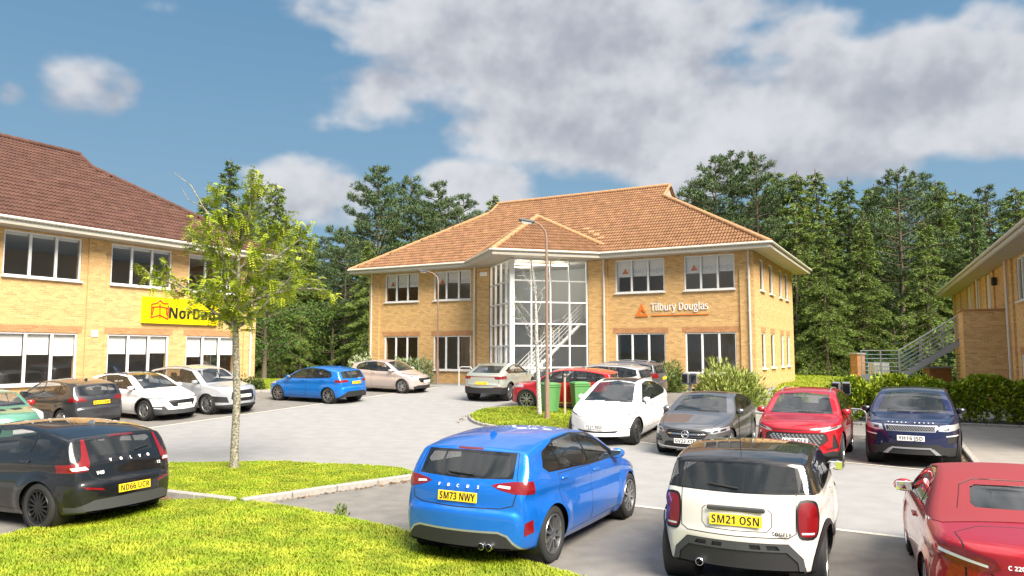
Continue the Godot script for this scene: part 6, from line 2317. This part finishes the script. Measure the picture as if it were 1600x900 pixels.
func wheelie_bin(label: String, at: Vector3, turn: float) -> void:
	var o := thing("wheelie_bin", label, "bin", at, turn, "green wheelie bins on the island")
	var b := MB.new()
	# tapered tub
	var lo := [Vector3(-0.22, 0.06, 0.25), Vector3(0.22, 0.06, 0.25), Vector3(0.22, 0.06, -0.22), Vector3(-0.22, 0.06, -0.22)]
	var hi := [Vector3(-0.285, 0.94, 0.33), Vector3(0.285, 0.94, 0.33), Vector3(0.285, 0.94, -0.33), Vector3(-0.285, 0.94, -0.33)]
	for i in 4:
		b.quad(lo[i], lo[(i + 1) % 4], hi[(i + 1) % 4], hi[i])
	b.quad(lo[3], lo[2], lo[1], lo[0])
	b.bevel(Vector3(0, 0.93, 0), Vector3(0.60, 0.06, 0.70), 0.015)
	for x: float in [-0.14, 0.14]:
		b.bevel(Vector3(x, 0.52, 0.288), Vector3(0.03, 0.66, 0.02), 0.006, Basis(Vector3.RIGHT, 0.09))
	put("tub", b, M.bin, o)
	var l := MB.new()
	l.bevel(Vector3(0, 0.995, 0.0), Vector3(0.61, 0.055, 0.72), 0.025)
	l.bevel(Vector3(0, 1.03, -0.02), Vector3(0.48, 0.035, 0.55), 0.016)
	put("lid", l, M.bin, o)
	var h := MB.new()
	h.tube([Vector3(-0.25, 0.97, -0.36), Vector3(-0.25, 0.99, -0.43), Vector3(0.25, 0.99, -0.43), Vector3(0.25, 0.97, -0.36)], [0.016, 0.016, 0.016, 0.016], 8)
	put("handle", h, M.bin, o)
	for x: float in [-0.27, 0.27]:
		var w := MB.new()
		w.lathe([Vector2(0, -0.025), Vector2(0.09, -0.025), Vector2(0.10, -0.012), Vector2(0.10, 0.012), Vector2(0.09, 0.025), Vector2(0, 0.025)], 18, Transform3D(Basis(Vector3(0, 0, 1), -PI / 2), Vector3(x, 0.10, -0.26)))
		put("wheel", w, M.tyre, o)


func hoop(label: String, at: Vector3, ax: Vector3, w: float, h: float, m: Material, group := "") -> void:
	var o := thing("hoop_barrier", label, "barrier", at, 0.0, group)
	var pts := [Vector3(0, -0.08, 0), Vector3(0, h - 0.16, 0)]
	for k in 5:
		var t := PI / 2 * (k + 1) / 5.0
		pts.append(Vector3(0, h - 0.16 + 0.16 * sin(t), 0) + ax * 0.16 * (1.0 - cos(t)))
	for k in 6:
		var t := PI / 2 * k / 5.0
		pts.append(Vector3(0, h - 0.16 + 0.16 * cos(t), 0) + ax * (w - 0.16 + 0.16 * sin(t)))
	pts.append(ax * w + Vector3(0, -0.08, 0))
	var rr := []
	rr.resize(pts.size())
	rr.fill(0.026)
	var mb := MB.new()
	mb.tube(pts, rr, 10)
	put("tube_frame", mb, m, o)
	for x: float in [0.0, w]:
		var f := MB.new()
		f.lathe([Vector2(0.06, 0.0), Vector2(0.06, 0.012), Vector2(0.03, 0.016)], 14, Transform3D(Basis(), ax * x))
		put("foot_plate", f, m, o)


func charger(label: String, at: Vector3, turn: float) -> void:
	var o := thing("charging_post", label, "charging post", at, turn, "electric car charging posts")
	var p := MB.new()
	p.bevel(Vector3(0, 0.70, 0), Vector3(0.10, 1.42, 0.07), 0.012)
	put("post", p, M.charger, o)
	for sx: float in [-1.0, 1.0]:
		var u := MB.new()
		u.bevel(Vector3(sx * 0.13, 1.36, 0.03), Vector3(0.24, 0.38, 0.15), 0.04)
		put("charging_unit", u, M.charger, o)
		var f := MB.new()
		f.bevel(Vector3(sx * 0.15, 1.36, 0.11), Vector3(0.18, 0.30, 0.03), 0.012)
		put("unit_face", f, M.gloss_black, o)
	var b := MB.new()
	b.bevel(Vector3(0, 0.01, 0), Vector3(0.24, 0.03, 0.2), 0.008)
	put("foot_plate", b, M.charger, o)


func build_street() -> void:
	lamp_post("tall rust-brown street lamp standing on the kerbed grass island", gp(1.14, 24.5, 0.06), 6.40, Vector3(-0.42, 0, 0.10))
	lamp_post("rust-brown street lamp in front of the office's left wing wall", gp(-3.96, 40.0), 5.95, Vector3(-0.55, 0, -0.1))
	lamp_post("street lamp partly hidden behind the yellow-sign office and the wood", gp(-13.85, 40.3), 4.75, Vector3(0.35, 0, 0.05))
	wheelie_bin("green wheelie bin beside the slim white-barked birch trunk", gp(1.32, 26.5, 0.06), 0.35)
	wheelie_bin("green wheelie bin half hidden by the white electric crossover", gp(2.42, 26.9, 0.06), 0.2)
	var st := thing("timber_stake", "thin pale timber stake standing between the two green bins", "stake", gp(1.82, 26.0, 0.06))
	var mb := MB.new()
	mb.bevel(Vector3(0, 0.68, 0), Vector3(0.07, 1.42, 0.07), 0.01)
	put("stake_shaft", mb, mat(0.40, 0.33, 0.25, 0.9), st)
	mb = MB.new()
	mb.tube([Vector3(0, 1.30, 0.04), Vector3(0, 1.34, 0.04)], [0.03, 0.03], 8)
	put("stake_tie", mb, M.black_plastic, st)
	charger("twin electric charging post standing between the red crossover and the navy off-roader", gp(9.42, 21.6), -0.5)
	charger("twin electric charging post standing behind the dark grey four-door coupe", gp(5.95, 25.2), -0.5)
	hoop("galvanised steel hoop guarding the charging post beside the navy off-roader", gp(9.05, 21.35), Vector3(0.80, 0, 0.42).normalized(), 0.85, 0.82, M.steel)
	hoop("white tubular hoop against the brick wall left of the entrance", gp(-2.75, 39.1), Vector3(0.877, 0, 0.48), 0.8, 0.95, M.white_frame)
	# gate pier, mesh fence and low wall by the outside stair
	var pr := thing("brick_pier", "free-standing brick gate pier beside the green mesh fence", "brick pier", gp(17.0, 37.0), 0.3)
	mb = MB.new()
	mb.box(Vector3(0, 0.75, 0), Vector3(0.46, 1.7, 0.46))
	put("shaft", mb, M.brick_red, pr)
	mb = MB.new()
	mb.bevel(Vector3(0, 1.63, 0), Vector3(0.56, 0.08, 0.56), 0.015)
	put("cap_stone", mb, M.kerb, pr)
	var fn := thing("mesh_fence", "dark green welded mesh fence running from the brick pier", "fence", gp(17.4, 37.1))
	for k in 4:
		mb = MB.new()
		mb.bevel(Vector3(0.1 + k * 2.1, 0.75, -k * 0.15), Vector3(0.08, 2.1, 0.08), 0.008)
		put("post", mb, M.fence, fn)
	for k in 3:
		mb = MB.new()
		for j in 9:
			mb.tube([Vector3(0.14 + k * 2.1, 0.0 + j * 0.2, -k * 0.15), Vector3(2.16 + k * 2.1, 0.0 + j * 0.2, -(k + 1) * 0.15)], [0.012, 0.012], 5, false)
		for j in 25:
			var x := 0.14 + k * 2.1 + j * 0.083
			mb.tube([Vector3(x, -0.05, -k * 0.15 - j * 0.006), Vector3(x, 1.65, -k * 0.15 - j * 0.006)], [0.006, 0.006], 4, false)
		put("mesh_panel", mb, M.fence, fn)
	var cb := thing("service_cabinet", "pale steel service cabinet behind the brick gate pier", "cabinet", gp(18.3, 37.6), 0.2)
	mb = MB.new()
	mb.bevel(Vector3(0, 0.55, 0), Vector3(0.9, 1.3, 0.5), 0.02)
	put("cabinet_body", mb, M.white_frame, cb)
	mb = MB.new()
	mb.bevel(Vector3(-0.2, 0.55, 0.255), Vector3(0.40, 1.1, 0.02), 0.006)
	put("cabinet_door", mb, M.cream, cb)
	var lw := thing("low_wall", "low brick wall with a stone coping under the outside stair", "wall", gp(19.2, 34.0, -0.1), 0.45)
	mb = MB.new()
	mb.box(Vector3(0, 0.55, 0), Vector3(1.5, 1.3, 0.32))
	put("brickwork", mb, M.brick_red, lw)
	mb = MB.new()
	mb.bevel(Vector3(0, 1.24, 0), Vector3(1.62, 0.08, 0.42), 0.012)
	put("coping", mb, M.kerb, lw)


# ---------------------------------------------------------------- plants
func rv(r: RandomNumberGenerator, s := 1.0) -> Vector3:
	return Vector3(r.randf_range(-1, 1), r.randf_range(-1, 1), r.randf_range(-1, 1)) * s


# a spray of narrow leaf blades round a point
func spray(mb: MB, r: RandomNumberGenerator, at: Vector3, dir: Vector3, len: float, wid: float, count: int, col: Color, open := 0.9) -> void:
	for k in count:
		var d := (dir + rv(r, open)).normalized()
		var s := d.cross(rv(r)).normalized() * wid * r.randf_range(0.7, 1.2)
		var p := at + rv(r, len * 0.25)
		var l := len * r.randf_range(0.6, 1.15)
		var g := r.randf_range(0.72, 1.25)
		mb.tint = Color(col.r * g * r.randf_range(0.9, 1.1), col.g * g, col.b * g * r.randf_range(0.8, 1.2))
		var nn := (s.cross(d).normalized() + Vector3(0, 0.6, 0)).normalized()
		if nn.dot(s.cross(d)) < 0:
			s = -s
			nn = (s.cross(d).normalized() + Vector3(0, 0.6, 0)).normalized()
		var a := p + d * l * 0.5 + s
		var b := p + d * l * 0.5 - s
		mb.tri_n(p, a, p + d * l, nn, nn, nn)
		mb.tri_n(p, p + d * l, b, nn, nn, nn)


# kind 0: pine, open crown of upturned tufts; 1: larch or spruce, drooping sprays to the ground; 2: slim spire
func conifer(sd: int, kind: int, h: float) -> Array:
	var r := RandomNumberGenerator.new()
	r.seed = sd
	var wood := MB.new()
	var leaf := MB.new()
	var pts := []
	var rad := []
	var lean := Vector3(r.randf_range(-0.4, 0.4), 0, r.randf_range(-0.4, 0.4))
	for k in 8:
		var t := k / 7.0
		pts.append(Vector3(0, h * t, 0) + lean * t * t + rv(r, 0.06))
		rad.append(lerpf(0.24, 0.03, pow(t, 0.8)))
	pts[0] = Vector3(0, -0.3, 0)
	wood.tube(pts, rad, 8)
	var first: float = [0.28, 0.06, 0.05][kind]
	var n: int = [62, 86, 78][kind]
	var wide: float = [0.23, 0.25, 0.16][kind] * h
	var base: Color = [Color(0.062, 0.098, 0.038), Color(0.112, 0.160, 0.034), Color(0.080, 0.128, 0.038)][kind]
	for i in n:
		var t := lerpf(first, 0.985, pow((i + r.randf()) / n, 0.9))
		var a := i * 2.399 + r.randf_range(-0.4, 0.4)
		var prof := 0.0
		if kind == 0:
			prof = sin(clampf((t - 0.18) / 0.82, 0.0, 1.0) * PI * 0.9 + 0.25) * r.randf_range(0.55, 1.1)
		else:
			prof = pow(1.0 - t, 0.75) * r.randf_range(0.7, 1.1) + 0.05
		var l := maxf(wide * prof, 0.35)
		var out := Vector3(cos(a), 0, sin(a))
		var org := Vector3(0, h * t, 0) + lean * t * t
		var rise: float = [r.randf_range(-0.05, 0.5), r.randf_range(-0.35, 0.15), r.randf_range(-0.25, 0.2)][kind]
		var sag: float = [-0.05, 0.30, 0.18][kind]
		var bp := []
		for k in 5:
			var u := k / 4.0
			bp.append(org + out * l * u + Vector3(0, l * (rise * u - sag * u * u), 0) + rv(r, 0.05) * u)
		wood.tube(bp, [0.055, 0.045, 0.035, 0.022, 0.01], 4, false)
		var cnt := int(l * [20.0, 19.0, 20.0][kind]) + 3
		for k in cnt:
			var u := pow(r.randf(), 0.6)
			if kind == 0:
				u = lerpf(0.35, 1.05, pow(r.randf(), 0.7))
			var side := out.cross(Vector3.UP) * r.randf_range(-1, 1) * l * 0.30 * (0.35 + u * 0.65)
			var f := clampf(u * 4.0, 0, 3.999)
			var q: Vector3 = bp[int(f)].lerp(bp[int(f) + 1], f - int(f)) + side
			var col := base.lerp(base * 1.7, r.randf() * 0.6)
			if kind == 0:
				q.y += r.randf_range(-0.1, 0.25)
				spray(leaf, r, q, (out * 0.4 + Vector3(0, 0.8, 0)), 0.30, 0.026, 8, col, 1.0)
			else:
				q.y -= absf(side.length()) * 0.25
				spray(leaf, r, q, (out * 0.7 + Vector3(0, -0.45, 0) + side.normalized() * 0.5), 0.36, 0.034, 7, col, 0.75)
	return [wood.mesh(), leaf.mesh(true)]


func broadleaf(sd: int, h: float, col: Color, wide: float, sparse := 1.0) -> Array:
	var r := RandomNumberGenerator.new()
	r.seed = sd
	var wood := MB.new()
	var leaf := MB.new()
	wood.tube([Vector3(0, -0.3, 0), Vector3(0.05, h * 0.35, 0), Vector3(0.1, h * 0.7, 0.1), Vector3(0.1, h * 0.92, 0.1)], [0.2, 0.15, 0.08, 0.02], 8)
	for i in 34:
		var t := r.randf_range(0.15, 0.9)
		var a := i * 2.399
		var l := wide * (0.45 + 0.75 * sin(clampf(t, 0.1, 0.95) * PI)) * r.randf_range(0.6, 1.1)
		var o := Vector3(cos(a), r.randf_range(0.1, 0.7), sin(a)).normalized()
		var p := Vector3(0.06, h * t, 0.04)
		var e := p + o * l
		wood.tube([p, p.lerp(e, 0.5) + rv(r, 0.1), e], [0.06, 0.035, 0.01], 5, false)
		for k in int(34 * sparse):
			var q := p.lerp(e, r.randf_range(0.35, 1.05)) + rv(r, 0.45)
			spray(leaf, r, q, Vector3(0, -0.1, 0), 0.17, 0.045, 6, col.lerp(col * 1.6, r.randf() * 0.5), 1.0)
	return [wood.mesh(), leaf.mesh(true)]


func stand(called: String, label: String, cat: String, parts: Array, at: Vector3, turn: float, scale: Vector3, bark: Material, leafm: Material, group := "") -> void:
	var o := thing(called, label, cat, at, turn, group)
	o.scale = scale
	put("trunk", parts[0], bark, o)
	put("crown", parts[1], leafm, o)


func px_at(px: float, d: float) -> float:
	return (px - 800.0) / 1170.0 * d


func build_wood() -> void:
	var kinds := [[conifer(1, 0, 17.0), conifer(2, 0, 17.0), conifer(9, 0, 17.0)], [conifer(3, 1, 16.0), conifer(4, 1, 16.0)], [conifer(5, 2, 16.0), conifer(6, 2, 16.0)]]
	var words := ["tall dark pine with an open crown in the wood", "broad drooping larch in the wood", "slim pointed spruce in the wood"]
	var where := ["behind the yellow-sign office", "between the two offices", "behind the glazed office", "right of the glazed office", "behind the outside stair"]
	# [picture column, row of the tip, distance, kind]
	var list := [[262, 318, 58, 1], [345, 243, 60, 2], [312, 300, 66, 1], [385, 300, 66, 0], [425, 282, 62, 1], [462, 345, 58, 1], [505, 368, 64, 0], [538, 352, 57, 0], [560, 330, 66, 1], [592, 256, 62, 0], [640, 272, 66, 0], [690, 280, 64, 0], [722, 300, 68, 0], [616, 330, 72, 1], [768, 300, 74, 1], [668, 320, 74, 1],
		[1090, 290, 68, 0], [1122, 238, 64, 0], [1152, 232, 70, 0], [1190, 234, 62, 0], [1215, 262, 72, 1], [1245, 262, 60, 1], [1283, 258, 64, 1], [1310, 300, 72, 1], [1334, 282, 60, 2], [1356, 300, 70, 2], [1375, 292, 66, 1], [1412, 270, 60, 0], [1440, 276, 72, 0], [1470, 286, 63, 1], [1500, 300, 72, 1], [1528, 318, 60, 2], [1560, 296, 66, 0], [1596, 298, 60, 1], [1640, 290, 64, 0], [1180, 300, 78, 1], [1262, 310, 78, 1], [1395, 310, 78, 1], [1455, 320, 78, 2], [1545, 320, 78, 1], [455, 372, 70, 0], [520, 385, 70, 1], [480, 392, 58, 1], [548, 395, 62, 2], [1100, 330, 76, 1], [1225, 320, 66, 1], [1320, 340, 66, 1], [1485, 330, 66, 1], [410, 330, 76, 1], [485, 372, 76, 1], [200, 330, 70, 1], [445, 380, 52, 1], [578, 372, 54, 1], [1290, 340, 55, 1], [1350, 350, 56, 1], [1450, 350, 55, 1]]
	for e: Array in list:
		var x := px_at(e[0], e[2])
		var g := gh(x, e[2])
		var tip: float = e[1] - (10.0 if e[0] > 1300 else 0.0)
		var top: float = (551.0 - tip) / 1170.0 * e[2] + CAM_H
		var set: Array = kinds[e[3]]
		var s: float = (top - g) / [17.0, 16.0, 16.0][e[3]]
		var at := Vector3(x, g - 0.05, -e[2])
		var side: int = 0 if e[0] < 400 else (1 if e[0] < 575 else (2 if e[0] < 800 else (3 if e[0] < 1340 else 4)))
		stand("conifer_tree", words[e[3]] + ", " + where[side], "tree", set[rng.randi() % set.size()], at, rng.randf() * TAU, Vector3(s * rng.randf_range(0.95, 1.2), s, s * rng.randf_range(0.95, 1.2)), M.bark, M.leaf_pine, "conifers of the wood " + where[side])
	# leafy trees at the wood's edge
	var bl := [broadleaf(21, 8.0, Color(0.07, 0.125, 0.03), 2.4), broadleaf(22, 8.0, Color(0.09, 0.15, 0.03), 2.6)]
	for e: Array in [[415, 440, 48, 0], [438, 455, 52, 1], [470, 470, 55, 0], [520, 470, 56, 1], [548, 440, 60, 0], [495, 440, 62, 1], [1255, 470, 60, 0], [1300, 470, 62, 1], [1345, 480, 60, 0], [1395, 470, 62, 1], [1470, 470, 64, 0], [1228, 440, 64, 1], [1430, 440, 66, 0]]:
		var x := px_at(e[0], e[2])
		var g := gh(x, e[2])
		var s: float = ((551.0 - e[1]) / 1170.0 * e[2] + CAM_H - g) / 8.0
		stand("broadleaf_tree", "low leafy tree at the edge of the wood, " + where[1 if e[0] < 800 else (3 if e[0] < 1340 else 4)], "tree", bl[e[3]], Vector3(x, g, -e[2]), rng.randf() * TAU, Vector3(s * 1.15, s, s * 1.15), M.bark, M.leaf_broad, "leafy trees at the wood's edge " + where[1 if e[0] < 800 else (3 if e[0] < 1340 else 4)])
	# undergrowth closing the view below the crowns
	var mb := MB.new()
	var r := RandomNumberGenerator.new()
	r.seed = 91
	for k in 2600:
		var x := r.randf_range(-42, 58)
		var d := r.randf_range(60, 84)
		spray(mb, r, Vector3(x, gh(x, d) + pow(r.randf(), 1.6) * 3.2, -d), Vector3(0, 0.3, 0), 0.8, 0.16, 6, Color(0.075, 0.115, 0.032), 1.0)
	var u := put("undergrowth", mb, M.leaf_pine)
	u.set_meta("kind", "stuff")
	tag(u, "dark undergrowth beneath the trees of the wood", "undergrowth")


func bush(called: String, label: String, at: Vector3, size: Vector3, col: Color, len: float, wid: float, count: int, sd: int, stalk := 0.3, cat := "shrub") -> void:
	var r := RandomNumberGenerator.new()
	r.seed = sd
	var o := thing(called, label, cat, at)
	var leaf := MB.new()
	var wood := MB.new()
	for k in 9:
		var a := r.randf() * TAU
		var e := Vector3(cos(a) * size.x * 0.35, size.y * 0.7, sin(a) * size.z * 0.35)
		wood.tube([Vector3(cos(a) * 0.1, -0.1, sin(a) * 0.1), e * 0.6 + rv(r, 0.05), e], [0.02, 0.014, 0.006], 5, false)
	for k in count:
		var d := rv(r).normalized()
		d.y = absf(d.y) if r.randf() < 0.85 else d.y * 0.5
		var lump := 0.82 + 0.18 * sin(d.x * 5.0 + sd) * cos(d.z * 4.0 + sd * 2.0) + r.randf_range(-0.06, 0.06)
		var rad := pow(r.randf(), 0.35) * lump
		var q := Vector3(d.x * size.x * 0.5, maxf(d.y, 0.0) * size.y * 0.92 + 0.06, d.z * size.z * 0.5) * Vector3(rad, rad, rad)
		spray(leaf, r, q, d + Vector3(0, stalk, 0), len, wid, 5, col.lerp(col * 1.5, r.randf() * 0.7), 0.8)
	put("stems", wood, M.bark, o)
	put("foliage", leaf, M.leaf_hedge, o)


func hedge(label: String, line: Array, h: float, depth: float, per_m: int, sd: int) -> void:
	var r := RandomNumberGenerator.new()
	r.seed = sd
	var a: Vector2 = line[0]
	var o := thing("hedge", label, "hedge", gp(a.x, a.y))
	var leaf := MB.new()
	var wood := MB.new()
	var org := gp(a.x, a.y)
	var wob := noise(0.8, sd, 2)
	for i in line.size() - 1:
		var p: Vector2 = line[i]
		var q: Vector2 = line[i + 1]
		var ln := p.distance_to(q)
		var nn := (q - p).normalized().orthogonal()
		for k in int(ln * 2.5):
			var c := p.lerp(q, k / (ln * 2.5))
			var b := gp(c.x, c.y) - org
			wood.tube([b + Vector3(0, -0.1, 0), b + Vector3(r.randf_range(-0.2, 0.2), h * 0.75, r.randf_range(-0.2, 0.2))], [0.02, 0.008], 5, false)
		for k in int(ln * per_m):
			var f := r.randf()
			var c := p.lerp(q, f)
			var hh := h * (1.0 + wob.get_noise_2d(f * ln, i * 9.0) * 0.35)
			# mostly near the surface of the hedge
			var y := hh * pow(r.randf(), 0.6)
			var w := r.randf_range(-1, 1)
			if r.randf() < 0.65 and y < hh * 0.85:
				w = signf(w) * r.randf_range(0.75, 1.0)
			var round := 1.0 - 0.35 * pow(y / hh, 3.0)
			var s := c + nn * w * depth * 0.5 * round
			var col := Color(0.16, 0.245, 0.018).lerp(Color(0.38, 0.43, 0.03), pow(r.randf(), 1.3))
			spray(leaf, r, gp(s.x, s.y, y) - org, Vector3(nn.x * w, 0.7, -nn.y * w), 0.16, 0.04, 5, col, 0.8)
	put("stems", wood, M.bark, o)
	put("foliage", leaf, M.leaf_hedge, o)


func rowan() -> void:
	var r := RandomNumberGenerator.new()
	r.seed = 404
	var o := thing("rowan_tree", "slender young tree with lime-green leaves and a mottled grey trunk on the lawn", "tree", gp(-5.72, 15.66, 0.06))
	var wood := MB.new()
	var leaf := MB.new()
	wood.tube([Vector3(0.02, -0.15, 0), Vector3(0.01, 0.06, 0), Vector3(0, 0.5, 0), Vector3(0.02, 1.4, 0), Vector3(-0.02, 2.3, 0.02), Vector3(-0.06, 3.0, 0), Vector3(0.0, 3.9, 0.05), Vector3(-0.05, 4.8, 0.05), Vector3(-0.10, 5.8, 0)], [0.16, 0.098, 0.080, 0.074, 0.070, 0.060, 0.042, 0.026, 0.01], 12)
	var tips := []
	# limbs: [start height, direction x, y, z, length]
	var limbs := [[2.85, -0.85, 0.85, 0.2, 1.9], [2.9, 0.9, 0.9, 0.1, 2.0], [2.9, -0.5, 0.9, -0.6, 1.7], [3.0, 0.45, 0.9, 0.6, 1.8], [3.2, -0.95, 0.55, 0.3, 1.9], [3.3, 0.95, 0.55, -0.3, 1.9], [3.6, -0.5, 0.9, 0.6, 1.7], [3.6, 0.55, 0.9, -0.4, 1.9], [4.0, -0.75, 0.75, -0.2, 1.7], [4.1, 0.8, 0.7, 0.3, 1.6], [4.4, -0.4, 0.95, 0.3, 1.4], [4.5, 0.4, 0.95, -0.1, 1.5], [4.8, -0.1, 1.0, -0.3, 1.3], [3.1, 0.1, 0.75, 0.95, 1.5], [3.1, -0.05, 0.75, -0.95, 1.5]]
	for l: Array in limbs:
		var p := Vector3(-0.03, l[0], 0.02)
		var d := Vector3(l[1], l[2], l[3]).normalized()
		var pts := [p]
		for k in 4:
			d = (d + rv(r, 0.16) + Vector3(0, -0.05, 0)).normalized()
			pts.append(pts[-1] + d * float(l[4]) / 4.0)
		wood.tube(pts, [0.042, 0.034, 0.026, 0.016, 0.007], 6, false)
		for k in range(1, 5):
			for j in 6:
				var b: Vector3 = pts[k - 1].lerp(pts[k], r.randf())
				var td := (d + rv(r, 0.95) + Vector3(0, 0.1, 0)).normalized()
				var e := b + td * r.randf_range(0.25, 0.65)
				wood.tube([b, b.lerp(e, 0.5) + rv(r, 0.03), e], [0.010, 0.007, 0.003], 4, false)
				tips.append([b, e])
	# one long bare shoot leaning out at the top left
	wood.tube([Vector3(-0.05, 4.4, 0), Vector3(-0.45, 5.0, 0.05), Vector3(-0.8, 5.45, 0.05), Vector3(-1.05, 5.9, 0.1), Vector3(-1.45, 6.2, 0.1)], [0.03, 0.024, 0.018, 0.012, 0.005], 6)
	wood.tube([Vector3(-0.8, 5.45, 0.05), Vector3(-1.1, 5.6, 0.1), Vector3(-1.25, 5.85, 0.1)], [0.012, 0.008, 0.004], 5)
	for t: Array in tips:
		for k in 9:
			var q: Vector3 = t[0].lerp(t[1], r.randf_range(0.3, 1.05))
			# a pinnate leaf: paired leaflets along a drooping stalk
			var d := (rv(r) + Vector3(0, -0.05, 0)).normalized()
			var len := r.randf_range(0.10, 0.17)
			var s := d.cross(Vector3.UP + rv(r, 0.5)).normalized()
			var g := r.randf_range(0.7, 1.25)
			var c := Color(0.19, 0.27, 0.016).lerp(Color(0.35, 0.39, 0.024), r.randf())
			leaf.tint = Color(c.r * g, c.g * g, c.b * g)
			var nn := s.cross(d).normalized()
			if nn.y < 0:
				nn = -nn
				s = -s
			for e in 5:
				var b := q + d * len * (0.15 + 0.2 * e) + Vector3(0, -0.012 * e * e * 0.3, 0)
				for sg: float in [-1.0, 1.0]:
					var tip := b + (s * sg + d * 0.45).normalized() * 0.060
					var m := b.lerp(tip, 0.5) + d * 0.015
					var m2 := b.lerp(tip, 0.5) - d * 0.015
					if sg > 0:
						leaf.tri_n(b, tip, m, nn, nn, nn)
						leaf.tri_n(b, m2, tip, nn, nn, nn)
					else:
						leaf.tri_n(b, m, tip, nn, nn, nn)
						leaf.tri_n(b, tip, m2, nn, nn, nn)
	put("trunk", wood, M.bark_grey, o)
	put("crown", leaf, M.leaf_rowan, o)


func birch() -> void:
	var r := RandomNumberGenerator.new()
	r.seed = 55
	var o := thing("birch_tree", "slim white-barked birch with almost bare twigs on the kerbed island", "tree", gp(0.93, 25.6, 0.06))
	var wood := MB.new()
	var leaf := MB.new()
	wood.tube([Vector3(0, -0.1, 0), Vector3(0, 0.1, 0), Vector3(-0.05, 1.6, 0), Vector3(-0.1, 2.8, 0), Vector3(-0.12, 4.0, 0), Vector3(-0.25, 5.3, 0)], [0.10, 0.085, 0.07, 0.06, 0.035, 0.01], 10)
	for i in 16:
		var t := r.randf_range(2.2, 4.4)
		var a := i * 2.399
		var d := Vector3(cos(a), r.randf_range(0.8, 1.6), sin(a)).normalized()
		var p := Vector3(-0.09, t, 0)
		var l := r.randf_range(0.7, 1.4)
		var e := p + d * l
		wood.tube([p, p.lerp(e, 0.5) + rv(r, 0.06), e], [0.012, 0.008, 0.003], 5, false)
		for k in 4:
			var b := p.lerp(e, r.randf_range(0.3, 1.0))
			var f := b + (d + rv(r, 0.8)).normalized() * r.randf_range(0.2, 0.45)
			wood.tube([b, f], [0.006, 0.003], 4, false)
			if r.randf() < 0.45:
				spray(leaf, r, f, d, 0.07, 0.02, 4, Color(0.16, 0.20, 0.03), 1.0)
	put("trunk", wood, M.bark_white, o)
	put("crown", leaf, M.leaf_rowan, o)


func build_plants() -> void:
	rowan()
	birch()
	build_wood()
	hedge("clipped yellow-green hedge below the outside stair and brick office", pv([10.9, 25.6, 11.7, 24.9, 14.1, 24.75, 17.0, 24.1, 21.0, 22.8]), 1.25, 1.2, 620, 5)
	bush("shrub", "large grassy-leaved shrub at the corner of the glazed office", gp(8.35, 29.2), Vector3(3.3, 1.95, 2.2), Color(0.24, 0.28, 0.07), 0.26, 0.022, 1900, 3, 0.6)
	bush("shrub", "low yellow-green shrub beside the large grassy-leaved one", gp(10.0, 27.2), Vector3(1.7, 1.0, 1.4), Color(0.25, 0.31, 0.02), 0.15, 0.03, 700, 4)
	bush("shrub", "arching green shrub under the office window behind the estate cars", gp(7.1, 34.6), Vector3(2.0, 1.55, 1.3), Color(0.15, 0.19, 0.06), 0.28, 0.022, 800, 6, 0.2)
	bush("shrub", "pale variegated shrub at the far left end of the glazed office", gp(-8.5, 43.0), Vector3(2.2, 1.9, 1.8), Color(0.28, 0.32, 0.19), 0.2, 0.03, 800, 7)
	bush("shrub", "pale arching shrub under the left wing behind the rose-silver hatchback", gp(-5.4, 41.2), Vector3(2.7, 1.75, 1.5), Color(0.22, 0.26, 0.13), 0.24, 0.026, 900, 8)
	bush("shrub", "small dark clipped shrub against the yellow-sign office corner", gp(-12.2, 34.9), Vector3(2.0, 0.85, 0.9), Color(0.05, 0.08, 0.02), 0.10, 0.02, 700, 9)
	# a weed in the tarmac by the front lawn
	bush("weed", "single weed growing from the tarmac beside the front lawn", gp(-2.5, 11.25), Vector3(0.22, 0.26, 0.22), Color(0.13, 0.20, 0.03), 0.07, 0.008, 26, 12, 0.9, "weed")
	build_grass()
	# brown leaf litter gathered along the kerbs
	var tf := []
	for e: Array in [[-4.6, 12.25, -6.1, 12.95, 170], [-1.9, 14.6, -4.3, 12.2, 90], [9.66, 16.3, 11.9, 20.6, 260], [-1.7, 24.4, -1.6, 26.3, 25]]:
		for k in e[4]:
			var p := Vector2(e[0], e[1]).lerp(Vector2(e[2], e[3]), rng.randf()) + Vector2(rng.randf_range(-0.12, 0.12), rng.randf_range(-0.16, 0.06))
			tf.append(Transform3D(Basis(Vector3(rng.randf_range(-0.4, 0.4), 1, rng.randf_range(-0.4, 0.4)).normalized(), rng.randf() * TAU).scaled(Vector3.ONE * rng.randf_range(0.6, 1.4)), gp(p.x, p.y, 0.018)))
	var lf := MB.new()
	for q: Array in [[0.02, 0.012], [-0.02, 0.012]]:
		lf.tri(Vector3(-0.03, 0, 0), Vector3(0.03, 0, 0), Vector3(0, q[1], -q[0]))
	var mm := MultiMesh.new()
	mm.transform_format = MultiMesh.TRANSFORM_3D
	mm.mesh = lf.mesh()
	mm.instance_count = tf.size()
	for i in tf.size():
		mm.set_instance_transform(i, tf[i])
	var o := MultiMeshInstance3D.new()
	o.multimesh = mm
	o.material_override = M.litter
	o.name = "leaf_litter"
	o.set_meta("kind", "stuff")
	tag(o, "brown fallen leaves lying along the kerbs", "leaf litter")
	add_child(o)
